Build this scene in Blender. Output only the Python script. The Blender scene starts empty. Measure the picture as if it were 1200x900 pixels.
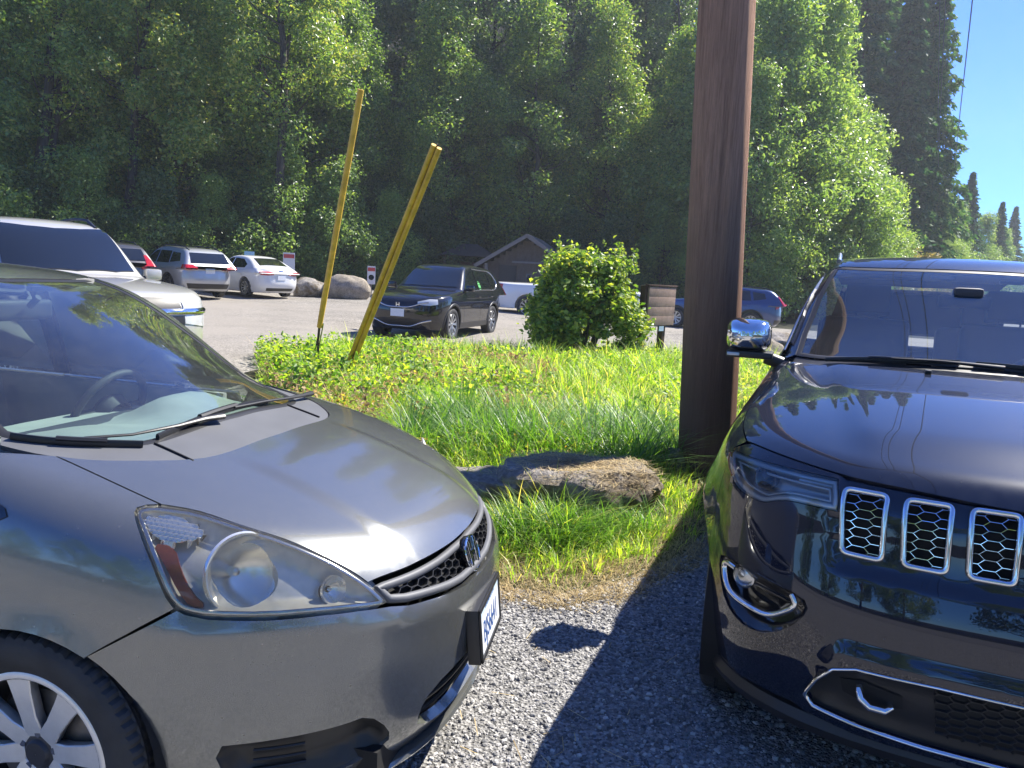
import bpy, bmesh, math, random
import numpy as np
from mathutils import Vector, Matrix
from mathutils.geometry import delaunay_2d_cdt

random.seed(7)
RNG = np.random.default_rng(7)
SC = bpy.context.scene
COL = SC.collection
PI = math.pi
R = math.radians

# ------------------------------------------------------------------ camera, sky, sun, exposure
cam_d = bpy.data.cameras.new('camera')
cam_d.sensor_width = 36.0
cam_d.lens = 27.0
cam_d.clip_start = 0.05
cam_d.clip_end = 3000.0
cam = bpy.data.objects.new('camera', cam_d)
COL.objects.link(cam)
# held at eye height, tipped 8 degrees down and rolled 3 degrees
cam.matrix_world = Matrix.Translation((0.0, 0.0, 1.57)) @ Matrix.Rotation(R(90.0 - 8.05), 4, 'X') @ Matrix.Rotation(R(3.0), 4, 'Z')
SC.camera = cam

SUN_EL = 50.0                      # degrees above the horizon
SUN_AZ = 53.5                      # degrees to the right of the view direction (+Y)
world = bpy.data.worlds.new('World')
SC.world = world
world.use_nodes = True
wn = world.node_tree
wn.nodes.clear()
w_out = wn.nodes.new('ShaderNodeOutputWorld')
w_bg = wn.nodes.new('ShaderNodeBackground')
w_sky = wn.nodes.new('ShaderNodeTexSky')
w_sky.sky_type = 'NISHITA'
w_sky.sun_disc = False
w_sky.sun_elevation = R(SUN_EL)
w_sky.sun_rotation = R(SUN_AZ)
w_sky.altitude = 1500.0
w_sky.air_density = 1.0
w_sky.dust_density = 0.0
w_sky.ozone_density = 3.0
w_bg.inputs['Strength'].default_value = 0.108
w_tint = wn.nodes.new('ShaderNodeMix')              # the clear, deep blue of a dry summer sky
w_tint.data_type = 'RGBA'; w_tint.blend_type = 'MULTIPLY'
w_tint.inputs[0].default_value = 1.0
w_tint.inputs[7].default_value = (0.27, 0.50, 0.98, 1.0)
wn.links.new(w_sky.outputs[0], w_tint.inputs[6])
wn.links.new(w_tint.outputs[2], w_bg.inputs[0])
wn.links.new(w_bg.outputs[0], w_out.inputs[0])

sun_d = bpy.data.lights.new('sun', 'SUN')
sun_d.energy = 4.8
sun_d.angle = R(0.53)
sun_d.color = (1.0, 0.95, 0.86)
sun = bpy.data.objects.new('sun', sun_d)
COL.objects.link(sun)
SUN_DIR = Vector((math.sin(R(SUN_AZ)) * math.cos(R(SUN_EL)), math.cos(R(SUN_AZ)) * math.cos(R(SUN_EL)), math.sin(R(SUN_EL))))
sun.rotation_euler = SUN_DIR.to_track_quat('Z', 'Y').to_euler()
sun.location = (20, 12, 40)

vs = SC.view_settings
vs.view_transform = 'Standard'
vs.look = 'None'
vs.exposure = 1.3
vs.gamma = 1.0
vs.use_curve_mapping = False
SC.cycles.use_denoising = True
SC.cycles.max_bounces = 8
SC.cycles.diffuse_bounces = 3
SC.cycles.glossy_bounces = 4
SC.cycles.transmission_bounces = 6
SC.cycles.transparent_max_bounces = 16
SC.cycles.caustics_reflective = False
SC.cycles.caustics_refractive = False
SC.cycles.sample_clamp_indirect = 6.0

# ------------------------------------------------------------------ object helpers
def link(name, mesh, mat=None, parent=None):
    o = bpy.data.objects.new(name, mesh)
    COL.objects.link(o)
    if mat is not None:
        mesh.materials.append(mat)
    if parent is not None:
        o.parent = parent
    return o

def tag(o, label=None, cat=None, group=None, kind=None):
    if label: o['label'] = label
    if cat: o['category'] = cat
    if group: o['group'] = group
    if kind: o['kind'] = kind
    return o

def empty(name, loc=(0, 0, 0), rz=0.0, label=None, cat=None, group=None):
    o = bpy.data.objects.new(name, None)
    COL.objects.link(o)
    o.location = loc
    o.rotation_euler = (0, 0, rz)
    o.empty_display_size = 0.2
    return tag(o, label, cat, group)

def copy_tree(o, parent=None):
    c = o.copy()
    COL.objects.link(c)
    c.parent = parent
    for ch in list(o.children):
        copy_tree(ch, c)
    return c

def raw_mesh(name, V, F, normals=None, smooth=True):
    """V (n,3), F (m,3) or (m,4) integer array, or a list of tuples."""
    me = bpy.data.meshes.new(name)
    V = np.asarray(V, dtype=np.float32)
    if isinstance(F, np.ndarray):
        k = F.shape[1]
        me.vertices.add(len(V))
        me.vertices.foreach_set('co', V.ravel())
        me.loops.add(F.size)
        me.loops.foreach_set('vertex_index', F.astype(np.int32).ravel())
        me.polygons.add(len(F))
        me.polygons.foreach_set('loop_start', np.arange(0, F.size, k, dtype=np.int32))
        me.polygons.foreach_set('loop_total', np.full(len(F), k, dtype=np.int32))
        me.update(calc_edges=True)
        me.validate()
    else:
        me.from_pydata([tuple(map(float, v)) for v in V], [], F)
        me.update()
    me.polygons.foreach_set('use_smooth', np.full(len(me.polygons), bool(smooth)))
    if normals is not None:
        me.normals_split_custom_set_from_vertices([tuple(map(float, n)) for n in normals])
    me.update()
    return me

class MB:
    """collects simple shapes into one mesh"""
    def __init__(s):
        s.v = []; s.f = []
    def add(s, V, F):
        o = len(s.v)
        s.v.extend([tuple(map(float, p)) for p in V])
        s.f.extend([tuple(o + i for i in f) for f in F])
        return s
    def box(s, c, d, rot=None):
        x, y, z = d[0] / 2, d[1] / 2, d[2] / 2
        P = [Vector((sx * x, sy * y, sz * z)) for sz in (-1, 1) for sx, sy in ((-1, -1), (1, -1), (1, 1), (-1, 1))]
        if rot is not None:
            M = rot if isinstance(rot, Matrix) else Matrix.Rotation(rot, 3, 'Z')
            P = [M @ p for p in P]
        P = [(p.x + c[0], p.y + c[1], p.z + c[2]) for p in P]
        return s.add(P, [(3, 2, 1, 0), (4, 5, 6, 7), (0, 1, 5, 4), (1, 2, 6, 5), (2, 3, 7, 6), (3, 0, 4, 7)])
    def tube(s, pts, rad, n=8, cap=True, flat=None):
        """sweep a circle (or an ellipse: flat = second radius factor) along pts"""
        pts = [Vector(p) for p in pts]
        rad = rad if isinstance(rad, (list, tuple, np.ndarray)) else [rad] * len(pts)
        V = []; up = None
        for i, p in enumerate(pts):
            a = pts[max(i - 1, 0)]; b = pts[min(i + 1, len(pts) - 1)]
            t = (b - a).normalized()
            if up is None:
                up = Vector((0, 0, 1)) if abs(t.z) < 0.9 else Vector((1, 0, 0))
            u = t.cross(up)
            u = u.normalized() if u.length > 1e-6 else t.orthogonal().normalized()
            w = u.cross(t).normalized()
            up = w
            for k in range(n):
                an = 2 * PI * k / n
                V.append(p + u * (math.cos(an) * rad[i]) + w * (math.sin(an) * rad[i] * (flat or 1.0)))
        F = []
        for i in range(len(pts) - 1):
            for k in range(n):
                k2 = (k + 1) % n
                F.append((i * n + k, i * n + k2, (i + 1) * n + k2, (i + 1) * n + k))
        if cap:
            F.append(tuple(range(n - 1, -1, -1)))
            F.append(tuple((len(pts) - 1) * n + k for k in range(n)))
        return s.add(V, F)
    def lathe(s, prof, M=None, n=32, a0=0.0, a1=2 * PI):
        """prof: list of (r, h) turned about local Z, then placed by matrix M"""
        M = M or Matrix.Identity(4)
        full = abs(a1 - a0 - 2 * PI) < 1e-6
        m = n if full else n + 1
        V = [M @ Vector((r * math.cos(a0 + (a1 - a0) * k / n), r * math.sin(a0 + (a1 - a0) * k / n), h)) for r, h in prof for k in range(m)]
        F = []
        for i in range(len(prof) - 1):
            for k in range(n):
                k2 = (k + 1) % m
                F.append((i * m + k, i * m + k2, (i + 1) * m + k2, (i + 1) * m + k))
        return s.add(V, F)
    def prism(s, poly, d0, d1, M=None):
        """2-D polygon (list of (x, y)) extruded from z = d0 to d1, then placed by M"""
        M = M or Matrix.Identity(4)
        n = len(poly)
        V = [M @ Vector((p[0], p[1], d)) for d in (d0, d1) for p in poly]
        F = [tuple(range(n - 1, -1, -1)), tuple(range(n, 2 * n))]
        F += [(i, (i + 1) % n, n + (i + 1) % n, n + i) for i in range(n)]
        return s.add(V, F)
    def build(s, name, mat, parent=None, smooth=False, bevel=0.0, seg=2, angle=40):
        me = bpy.data.meshes.new(name)
        me.from_pydata(s.v, [], s.f)
        me.update()
        bm = bmesh.new(); bm.from_mesh(me)
        bmesh.ops.recalc_face_normals(bm, faces=bm.faces)
        if bevel > 0:
            ed = [e for e in bm.edges if len(e.link_faces) == 2 and e.calc_face_angle(0) > R(30)]
            bmesh.ops.bevel(bm, geom=ed, offset=bevel, segments=seg, affect='EDGES', profile=0.6, clamp_overlap=True)
        bm.to_mesh(me); bm.free()
        if smooth or bevel > 0:
            me.polygons.foreach_set('use_smooth', np.full(len(me.polygons), True))
            me.set_sharp_from_angle(angle=R(angle))
        me.update()
        return link(name, me, mat, parent)

class Spl:
    """natural cubic spline"""
    def __init__(s, pts):
        p = sorted(pts)
        s.x = np.array([a[0] for a in p], float); s.y = np.array([a[1] for a in p], float)
        n = len(p); h = np.diff(s.x); A = np.zeros((n, n)); b = np.zeros(n)
        A[0, 0] = A[-1, -1] = 1
        for i in range(1, n - 1):
            A[i, i - 1] = h[i - 1]; A[i, i] = 2 * (h[i - 1] + h[i]); A[i, i + 1] = h[i]
            b[i] = 6 * ((s.y[i + 1] - s.y[i]) / h[i] - (s.y[i] - s.y[i - 1]) / h[i - 1])
        s.m = np.linalg.solve(A, b); s.h = h
    def __call__(s, q):
        q = np.asarray(q, float)
        c = np.clip(q, s.x[0], s.x[-1])
        i = np.clip(np.searchsorted(s.x, c) - 1, 0, len(s.h) - 1)
        h = s.h[i]; a = (s.x[i + 1] - c) / h; b = (c - s.x[i]) / h
        v = a * s.y[i] + b * s.y[i + 1] + ((a ** 3 - a) * s.m[i] + (b ** 3 - b) * s.m[i + 1]) * h * h / 6
        s0 = (s.y[1] - s.y[0]) / s.h[0] - s.h[0] * (2 * s.m[0] + s.m[1]) / 6
        s1 = (s.y[-1] - s.y[-2]) / s.h[-1] + s.h[-1] * (s.m[-2] + 2 * s.m[-1]) / 6
        return v + np.where(q < s.x[0], (q - s.x[0]) * s0, 0) + np.where(q > s.x[-1], (q - s.x[-1]) * s1, 0)

def smax(a, b, k):
    h = np.maximum(k - np.abs(a - b), 0)
    return np.maximum(a, b) + h * h / (4 * k)

def smin(a, b, k):
    h = np.maximum(k - np.abs(a - b), 0)
    return np.minimum(a, b) - h * h / (4 * k)

def sstep(a, b, x):
    t = np.clip((x - a) / (b - a), 0, 1)
    return t * t * (3 - 2 * t)

# ------------------------------------------------------------------ body surfaces given by an implicit function
def cast(Fn, O, D, t0=0.0, t1=3.0, n=90):
    """first crossing of Fn = 0 along O + t D, coming from t0 (outside)"""
    O = np.asarray(O, float); D = np.asarray(D, float)
    ts = np.linspace(t0, t1, n)
    lo = np.full(len(O), np.nan); hi = np.full(len(O), np.nan)
    prev = None
    for t in ts:
        P = O + D * t
        f = Fn(P[:, 0], P[:, 1], P[:, 2])
        if prev is not None:
            hit = np.isnan(lo) & (prev > 0) & (f <= 0)
            lo[hit] = tp; hi[hit] = t
        prev = f; tp = t
    miss = np.isnan(lo)
    lo[miss] = t1; hi[miss] = t1
    for _ in range(26):
        m = (lo + hi) / 2
        P = O + D * m[:, None]
        f = Fn(P[:, 0], P[:, 1], P[:, 2])
        lo = np.where(f > 0, m, lo); hi = np.where(f > 0, hi, m)
    return O + D * ((lo + hi) / 2)[:, None], miss

def grad(Fn, P, e=2e-3):
    x, y, z = P[:, 0], P[:, 1], P[:, 2]
    g = np.stack([Fn(x + e, y, z) - Fn(x - e, y, z), Fn(x, y + e, z) - Fn(x, y - e, z), Fn(x, y, z + e) - Fn(x, y, z - e)], -1)
    return g / np.maximum(np.linalg.norm(g, axis=1, keepdims=True), 1e-9)

def pip(P, poly):
    """points in polygon"""
    x, y = P[:, 0], P[:, 1]
    inside = np.zeros(len(P), bool)
    n = len(poly)
    for i in range(n):
        x0, y0 = poly[i]; x1, y1 = poly[(i + 1) % n]
        c = ((y0 > y) != (y1 > y)) & (x < (x1 - x0) * (y - y0) / (y1 - y0 + 1e-15) + x0)
        inside ^= c
    return inside

def seg_dist(P, poly):
    d = np.full(len(P), 1e9)
    n = len(poly)
    for i in range(n):
        a = np.array(poly[i]); b = np.array(poly[(i + 1) % n]); ab = b - a
        t = np.clip(((P - a) @ ab) / max(ab @ ab, 1e-12), 0, 1)
        d = np.minimum(d, np.linalg.norm(P - a - t[:, None] * ab, axis=1))
    return d

def resample(poly, step, closed=True):
    poly = [np.array(p, float) for p in poly]
    out = []
    n = len(poly)
    for i in range(n if closed else n - 1):
        a = poly[i]; b = poly[(i + 1) % n]
        k = max(1, int(math.ceil(np.linalg.norm(b - a) / step)))
        for j in range(k):
            out.append(a + (b - a) * j / k)
    if not closed:
        out.append(poly[-1])
    return np.array(out)

def round_poly(poly, it=2):
    """Chaikin corner cutting; points given as (x, y, 1) stay sharp"""
    P = [(np.array(p[:2], float), len(p) > 2 and bool(p[2])) for p in poly]
    for _ in range(it):
        Q = []
        n = len(P)
        for i in range(n):
            a, sa = P[i]; b, sb = P[(i + 1) % n]
            if sa: Q.append((a, True))
            if not sa: Q.append((a * .75 + b * .25, False))
            if not sb: Q.append((a * .25 + b * .75, False))
        P = Q
    return [p for p, _ in P]

def curve(pts, step=0.03):
    """smooth open curve through points of any dimension"""
    P = np.array(pts, float)
    d = np.r_[0, np.cumsum(np.linalg.norm(np.diff(P, axis=0), axis=1))]
    n = max(2, int(d[-1] / step) + 1)
    q = np.linspace(0, d[-1], n)
    return np.stack([Spl(list(zip(d, P[:, k])))(q) for k in range(P.shape[1])], -1)

def inset(poly, d):
    """move a polygon's edges inwards by d"""
    P = np.array(poly, float); n = len(P)
    A = 0.5 * np.sum(P[:, 0] * np.roll(P[:, 1], -1) - np.roll(P[:, 0], -1) * P[:, 1])
    s = 1.0 if A > 0 else -1.0
    out = []
    for i in range(n):
        a, b, c = P[i - 1], P[i], P[(i + 1) % n]
        e0 = (b - a) / max(np.linalg.norm(b - a), 1e-9); e1 = (c - b) / max(np.linalg.norm(c - b), 1e-9)
        n0 = np.array([-e0[1], e0[0]]) * s; n1 = np.array([-e1[1], e1[0]]) * s
        m = n0 + n1; l = m @ m
        m = m / l * 2 if l > 0.35 else m / math.sqrt(max(l, 1e-9)) * 1.2
        out.append(b + m * d * (1.0 if l > 0.35 else 1.0))
    return np.array(out)

class Planar:
    """rays travelling along -d; 2-D coordinates are taken in the plane normal to d"""
    def __init__(s, d, up=(0, 0, 1), off=3.0):
        s.d = np.array(d, float) / np.linalg.norm(d)
        u = np.cross(up, s.d); s.u = u / np.linalg.norm(u); s.v = np.cross(s.d, s.u); s.off = off
    def rays(s, Q):
        O = Q[:, :1] * s.u + Q[:, 1:2] * s.v + s.d * s.off
        return O, np.broadcast_to(-s.d, O.shape), 0.0, 2 * s.off
    def inv(s, P):
        P = np.asarray(P, float)
        return np.stack([P @ s.u, P @ s.v], -1)

class Cyl:
    """rays towards a vertical axis; coordinates (angle * r0, z)"""
    def __init__(s, xa, ya=0.0, r0=0.9, off=3.0):
        s.xa, s.ya, s.r0, s.off = xa, ya, r0, off
    def rays(s, Q):
        t = Q[:, 0] / s.r0
        D = np.stack([np.cos(t), np.sin(t), 0 * t], -1)
        O = D * s.off + np.array([s.xa, s.ya, 0]) + np.stack([0 * t, 0 * t, Q[:, 1]], -1)
        return O, -D, 0.0, s.off
    def inv(s, P):
        P = np.asarray(P, float)
        return np.stack([np.arctan2(P[:, 1] - s.ya, P[:, 0] - s.xa) * s.r0, P[:, 2]], -1)

def panel_geo(Fn, mp, poly, step=0.03, holes=(), off=0.0, skirt=0.015, gap=0.0, flip_y=False, rise=None):
    """surface patch over a 2-D polygon, laid on Fn = 0; returns verts, tris, normals"""
    poly = np.array([p[:2] for p in poly], float)
    if gap: poly = inset(poly, gap)
    loops = [resample(poly, step)] + [resample(np.array([p[:2] for p in h], float), step) for h in holes]
    lo = poly.min(0); hi = poly.max(0)
    gx, gy = np.meshgrid(np.arange(lo[0] + step / 2, hi[0], step), np.arange(lo[1] + step / 2, hi[1], step * 0.9))
    gx[1::2] += step / 2
    G = np.stack([gx.ravel(), gy.ravel()], -1)
    ok = pip(G, loops[0]) & (seg_dist(G, loops[0]) > step * 0.45)
    for h in loops[1:]:
        ok &= ~pip(G, h) & (seg_dist(G, h) > step * 0.45)
    G = G[ok]
    pts = []; edges = []
    for L in loops:
        o = len(pts); n = len(L)
        pts.extend([Vector((float(a), float(b))) for a, b in L])
        edges += [(o + i, o + (i + 1) % n) for i in range(n)]
    pts.extend([Vector((float(a), float(b))) for a, b in G])
    v2, _, f2, ov, _, _ = delaunay_2d_cdt(pts, edges, [], 0, 1e-6)
    Q = np.array([(v.x, v.y) for v in v2]); T = np.array([f for f in f2 if len(f) == 3], int)
    C = Q[T].mean(1)
    ok = pip(C, loops[0])
    for h in loops[1:]:
        ok &= ~pip(C, h)
    T = T[ok]
    O, D, t0, t1 = mp.rays(Q)
    V, miss = cast(Fn, O, D, t0, t1)
    T = T[~miss[T].any(1)]
    N = grad(Fn, V)
    o = off if rise is None else off + rise(Q, V)
    V = V + N * (o if np.isscalar(o) else o[:, None])
    fn = np.cross(V[T[:, 1]] - V[T[:, 0]], V[T[:, 2]] - V[T[:, 0]])
    bad = (fn * N[T].mean(1)).sum(1) < 0
    T[bad] = T[bad][:, ::-1]
    if rise is not None:
        fn = np.cross(V[T[:, 1]] - V[T[:, 0]], V[T[:, 2]] - V[T[:, 0]])
        M = np.zeros_like(V)
        for k in range(3): np.add.at(M, T[:, k], fn)
        M /= np.maximum(np.linalg.norm(M, axis=1, keepdims=True), 1e-12)
        # keep the exact surface normal where the patch is not displaced
        w = np.clip(np.linalg.norm(M - N, axis=1) / 0.03, 0, 1)[:, None]
        N = N * (1 - w) + M * w; N /= np.maximum(np.linalg.norm(N, axis=1, keepdims=True), 1e-9)
    if skirt:
        # boundary edges: those used once
        E = np.concatenate([T[:, [0, 1]], T[:, [1, 2]], T[:, [2, 0]]])
        key = np.sort(E, 1)
        _, inv_, cnt = np.unique(key, axis=0, return_inverse=True, return_counts=True)
        B = E[cnt[inv_.ravel()] == 1]
        n0 = len(V)
        A = V[B[:, 0]]; Bv = V[B[:, 1]]; NA = N[B[:, 0]]; NB = N[B[:, 1]]
        en = np.cross(Bv - A, NA); en /= np.maximum(np.linalg.norm(en, axis=1, keepdims=True), 1e-9)
        m = len(B)
        SV = np.concatenate([A, Bv, Bv - NB * skirt, A - NA * skirt])
        i = np.arange(m) + n0
        ST = np.concatenate([np.stack([i + m, i, i + 3 * m], -1), np.stack([i + m, i + 3 * m, i + 2 * m], -1)])
        V = np.concatenate([V, SV]); N = np.concatenate([N, np.tile(en, (4, 1))]); T = np.concatenate([T, ST])
    if flip_y:
        V = V * [1, -1, 1]; N = N * [1, -1, 1]; T = T[:, ::-1]
    return V, T.copy(), N

def panel(name, Fn, mp, poly, mat, parent, **kw):
    V, T, N = panel_geo(Fn, mp, poly, **kw)
    return link(name, raw_mesh(name, V, T, N), mat, parent)

def strip_on(Fn, mp, pts2, w, h, closed=False, off=0.0, flip_y=False, prof=6):
    """a bead of width w and height h that follows a 2-D path on the surface (trim, seams, mouldings)"""
    L = np.array([p[:2] for p in pts2], float)
    O, D, t0, t1 = mp.rays(L)
    V, _ = cast(Fn, O, D, t0, t1)
    N = grad(Fn, V)
    V = V + N * off
    n = len(V)
    if closed:
        Tn = np.roll(V, -1, 0) - np.roll(V, 1, 0)
    else:
        Tn = np.gradient(V, axis=0)
    Tn /= np.maximum(np.linalg.norm(Tn, axis=1, keepdims=True), 1e-9)
    S = np.cross(Tn, N); S /= np.maximum(np.linalg.norm(S, axis=1, keepdims=True), 1e-9)
    rows = []
    for k in range(prof + 1):
        a = PI * k / prof
        rows.append(V + S * (math.cos(a) * w / 2) + N * (math.sin(a) * h))
    VV = np.concatenate(rows); F = []
    for k in range(prof):
        for i in range(n if closed else n - 1):
            j = (i + 1) % n
            F.append((k * n + i, k * n + j, (k + 1) * n + j, (k + 1) * n + i))
    if flip_y:
        VV = VV * [1, -1, 1]
    return VV, F

def surface_net(Fn, lo, hi, h):
    """closed mesh of Fn = 0 on a grid, vertices pulled onto the surface"""
    ax = [np.arange(lo[k], hi[k] + h, h) for k in range(3)]
    X, Y, Z = np.meshgrid(*ax, indexing='ij')
    S = Fn(X.ravel(), Y.ravel(), Z.ravel()).reshape(X.shape)
    n = np.array(S.shape) - 1
    inside = S < 0
    cell_in = np.zeros(tuple(n), int); acc = np.zeros(tuple(n) + (3,)); cnt = np.zeros(tuple(n))
    c = [(i, j, k) for i in (0, 1) for j in (0, 1) for k in (0, 1)]
    def sub(A, o): return A[o[0]:o[0] + n[0], o[1]:o[1] + n[1], o[2]:o[2] + n[2]]
    for o in c: cell_in += sub(inside, o)
    for a in c:
        for d in range(3):
            if a[d] == 0:
                b = list(a); b[d] = 1
                fa = sub(S, a); fb = sub(S, tuple(b))
                cr = (fa < 0) != (fb < 0)
                t = np.where(cr, fa / np.where(cr, fa - fb, 1), 0)
                p = np.zeros(tuple(n) + (3,)); p[:] = a
                p[..., d] += t
                acc += p * cr[..., None]; cnt += cr
    act = (cell_in > 0) & (cell_in < 8)
    idx = np.full(tuple(n), -1); idx[act] = np.arange(act.sum())
    ii = np.argwhere(act)
    V = (ii + acc[act] / cnt[act][:, None]) * h + np.array([a[0] for a in ax])
    for _ in range(3):
        f = Fn(V[:, 0], V[:, 1], V[:, 2]); g = grad(Fn, V)
        V = V - g * np.clip(f, -h / 2, h / 2)[:, None]
    F = []
    for d in range(3):
        e = [0, 0, 0]; e[d] = 1
        sl0 = tuple(slice(0, S.shape[k] - e[k]) for k in range(3)); sl1 = tuple(slice(e[k], None) for k in range(3))
        A = inside[sl0]; B = inside[sl1]
        P = np.argwhere(A != B)
        u, w = [k for k in range(3) if k != d]
        P = P[(P[:, u] > 0) & (P[:, w] > 0) & (P[:, u] < n[u]) & (P[:, w] < n[w])]
        def at(du, dw):
            q = P.copy(); q[:, u] -= du; q[:, w] -= dw
            return idx[q[:, 0], q[:, 1], q[:, 2]]
        Q = np.stack([at(0, 0), at(1, 0), at(1, 1), at(0, 1)], -1)
        F.append(Q)
    F = np.concatenate(F); F = F[(F >= 0).all(1)]
    N = grad(Fn, V)
    fn = np.cross(V[F[:, 1]] - V[F[:, 0]], V[F[:, 2]] - V[F[:, 0]])
    bad = (fn * N[F].mean(1)).sum(1) < 0
    F[bad] = F[bad][:, ::-1]
    return V, F, N
# ------------------------------------------------------------------ materials
MATS = {}
def nmat(name):
    m = bpy.data.materials.new(name)
    m.use_nodes = True
    nt = m.node_tree
    b = nt.nodes['Principled BSDF']
    MATS[name] = m
    return m, nt, b

def setin(b, **kw):
    for k, v in kw.items():
        k = k.replace('_', ' ')
        for key in b.inputs.keys():
            if key.lower() == k.lower():
                b.inputs[key].default_value = v
                break
        else:
            raise KeyError(k)

def node(nt, t, **kw):
    n = nt.nodes.new(t)
    for k, v in kw.items():
        setattr(n, k, v)
    return n

def ramp(nt, stops, fac=None):
    r = nt.nodes.new('ShaderNodeValToRGB')
    e = r.color_ramp.elements
    while len(e) < len(stops):
        e.new(0.5)
    for el, (p, c) in zip(e, stops):
        el.position = p
        el.color = (*c, 1) if len(c) == 3 else c
    if fac is not None:
        nt.links.new(fac, r.inputs[0])
    return r

def noise(nt, scale, detail=4, rough=0.55, coord='Object', vec=None, dist=0.0):
    n = nt.nodes.new('ShaderNodeTexNoise')
    n.inputs['Scale'].default_value = scale
    n.inputs['Detail'].default_value = detail
    n.inputs['Roughness'].default_value = rough
    n.inputs['Distortion'].default_value = dist
    if vec is None:
        tc = nt.nodes.new('ShaderNodeTexCoord')
        vec = tc.outputs[coord]
    nt.links.new(vec, n.inputs['Vector'])
    return n

def bump(nt, b, height, strength=0.3, dist=0.01):
    n = nt.nodes.new('ShaderNodeBump')
    n.inputs['Strength'].default_value = strength
    n.inputs['Distance'].default_value = dist
    nt.links.new(height, n.inputs['Height'])
    nt.links.new(n.outputs[0], b.inputs['Normal'])
    return n

def plain(name, c, rough=0.5, metal=0.0, var=0.0, vscale=8.0, bmp=0.0, bscale=60.0, **kw):
    """principled colour with optional blotchy variation and fine relief"""
    m, nt, b = nmat(name)
    setin(b, Base_Color=(*c, 1), Roughness=rough, Metallic=metal, **kw)
    if var > 0:
        n = noise(nt, vscale, 5)
        lo = tuple(x * (1 - var) for x in c); hi = tuple(min(1, x * (1 + var)) for x in c)
        r = ramp(nt, [(0.3, lo), (0.7, hi)], n.outputs['Fac'])
        nt.links.new(r.outputs[0], b.inputs['Base Color'])
    if bmp > 0:
        n2 = noise(nt, bscale, 4)
        bump(nt, b, n2.outputs['Fac'], bmp, 0.01)
    return m

def paint(name, c, metal=0.0, rough=0.35, dust=0.06, dustc=(0.42, 0.38, 0.32), flake=0.0, coat_rough=0.02, spec=None):
    """car paint: base coat under clear coat, with fine dust on it"""
    m, nt, b = nmat(name)
    spec = (0.5 if metal > 0.2 else 0.05) if spec is None else spec
    setin(b, Base_Color=(*c, 1), Metallic=metal, Roughness=rough, Coat_Weight=1.0, Coat_Roughness=coat_rough, Coat_IOR=1.62, Specular_IOR_Level=spec)
    n = noise(nt, 3.0, 6, 0.7)
    n2 = noise(nt, 160.0, 2, 0.6)
    mul = node(nt, 'ShaderNodeMath', operation='MULTIPLY')
    nt.links.new(n.outputs['Fac'], mul.inputs[0]); nt.links.new(n2.outputs['Fac'], mul.inputs[1])
    mr = node(nt, 'ShaderNodeMapRange')
    mr.inputs['From Min'].default_value = 0.18; mr.inputs['From Max'].default_value = 0.40
    mr.inputs['To Min'].default_value = dust * 0.25; mr.inputs['To Max'].default_value = dust
    nt.links.new(mul.outputs[0], mr.inputs['Value'])
    # dried drops and bug specks
    vo = node(nt, 'ShaderNodeTexVoronoi'); vo.inputs['Scale'].default_value = 26.0
    tcv = nt.nodes.new('ShaderNodeTexCoord'); nt.links.new(tcv.outputs['Object'], vo.inputs['Vector'])
    sp_ = node(nt, 'ShaderNodeMapRange'); sp_.inputs['From Min'].default_value = 0.085; sp_.inputs['From Max'].default_value = 0.06
    sp_.inputs['To Min'].default_value = 0.0; sp_.inputs['To Max'].default_value = dust * 1.6
    nt.links.new(vo.outputs['Distance'], sp_.inputs['Value'])
    sm_ = node(nt, 'ShaderNodeMath', operation='ADD'); nt.links.new(mr.outputs[0], sm_.inputs[0]); nt.links.new(sp_.outputs[0], sm_.inputs[1])
    mr = sm_
    mx = node(nt, 'ShaderNodeMix', data_type='RGBA')
    mx.inputs['A'].default_value = (*c, 1)
    nt.links.new(mr.outputs[0], mx.inputs['Factor'])
    # RGBA sockets of the mix node
    cols = [s for s in mx.inputs if s.type == 'RGBA']
    cols[0].default_value = (*c, 1); cols[1].default_value = (*dustc, 1)
    out = [s for s in mx.outputs if s.type == 'RGBA'][0]
    fac = [s for s in mx.inputs if s.type == 'VALUE'][0]
    nt.links.new(mr.outputs[0], fac)
    nt.links.new(out, b.inputs['Base Color'])
    if flake > 0:
        v = node(nt, 'ShaderNodeTexVoronoi')
        v.inputs['Scale'].default_value = 900
        tc = nt.nodes.new('ShaderNodeTexCoord')
        nt.links.new(tc.outputs['Object'], v.inputs['Vector'])
        bump(nt, b, v.outputs['Distance'], flake, 0.0006)
    cr = node(nt, 'ShaderNodeMath', operation='MULTIPLY_ADD')
    nt.links.new(mr.outputs[0], cr.inputs[0]); cr.inputs[1].default_value = 0.6; cr.inputs[2].default_value = coat_rough
    nt.links.new(cr.outputs[0], b.inputs['Coat Roughness'])
    return m

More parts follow.
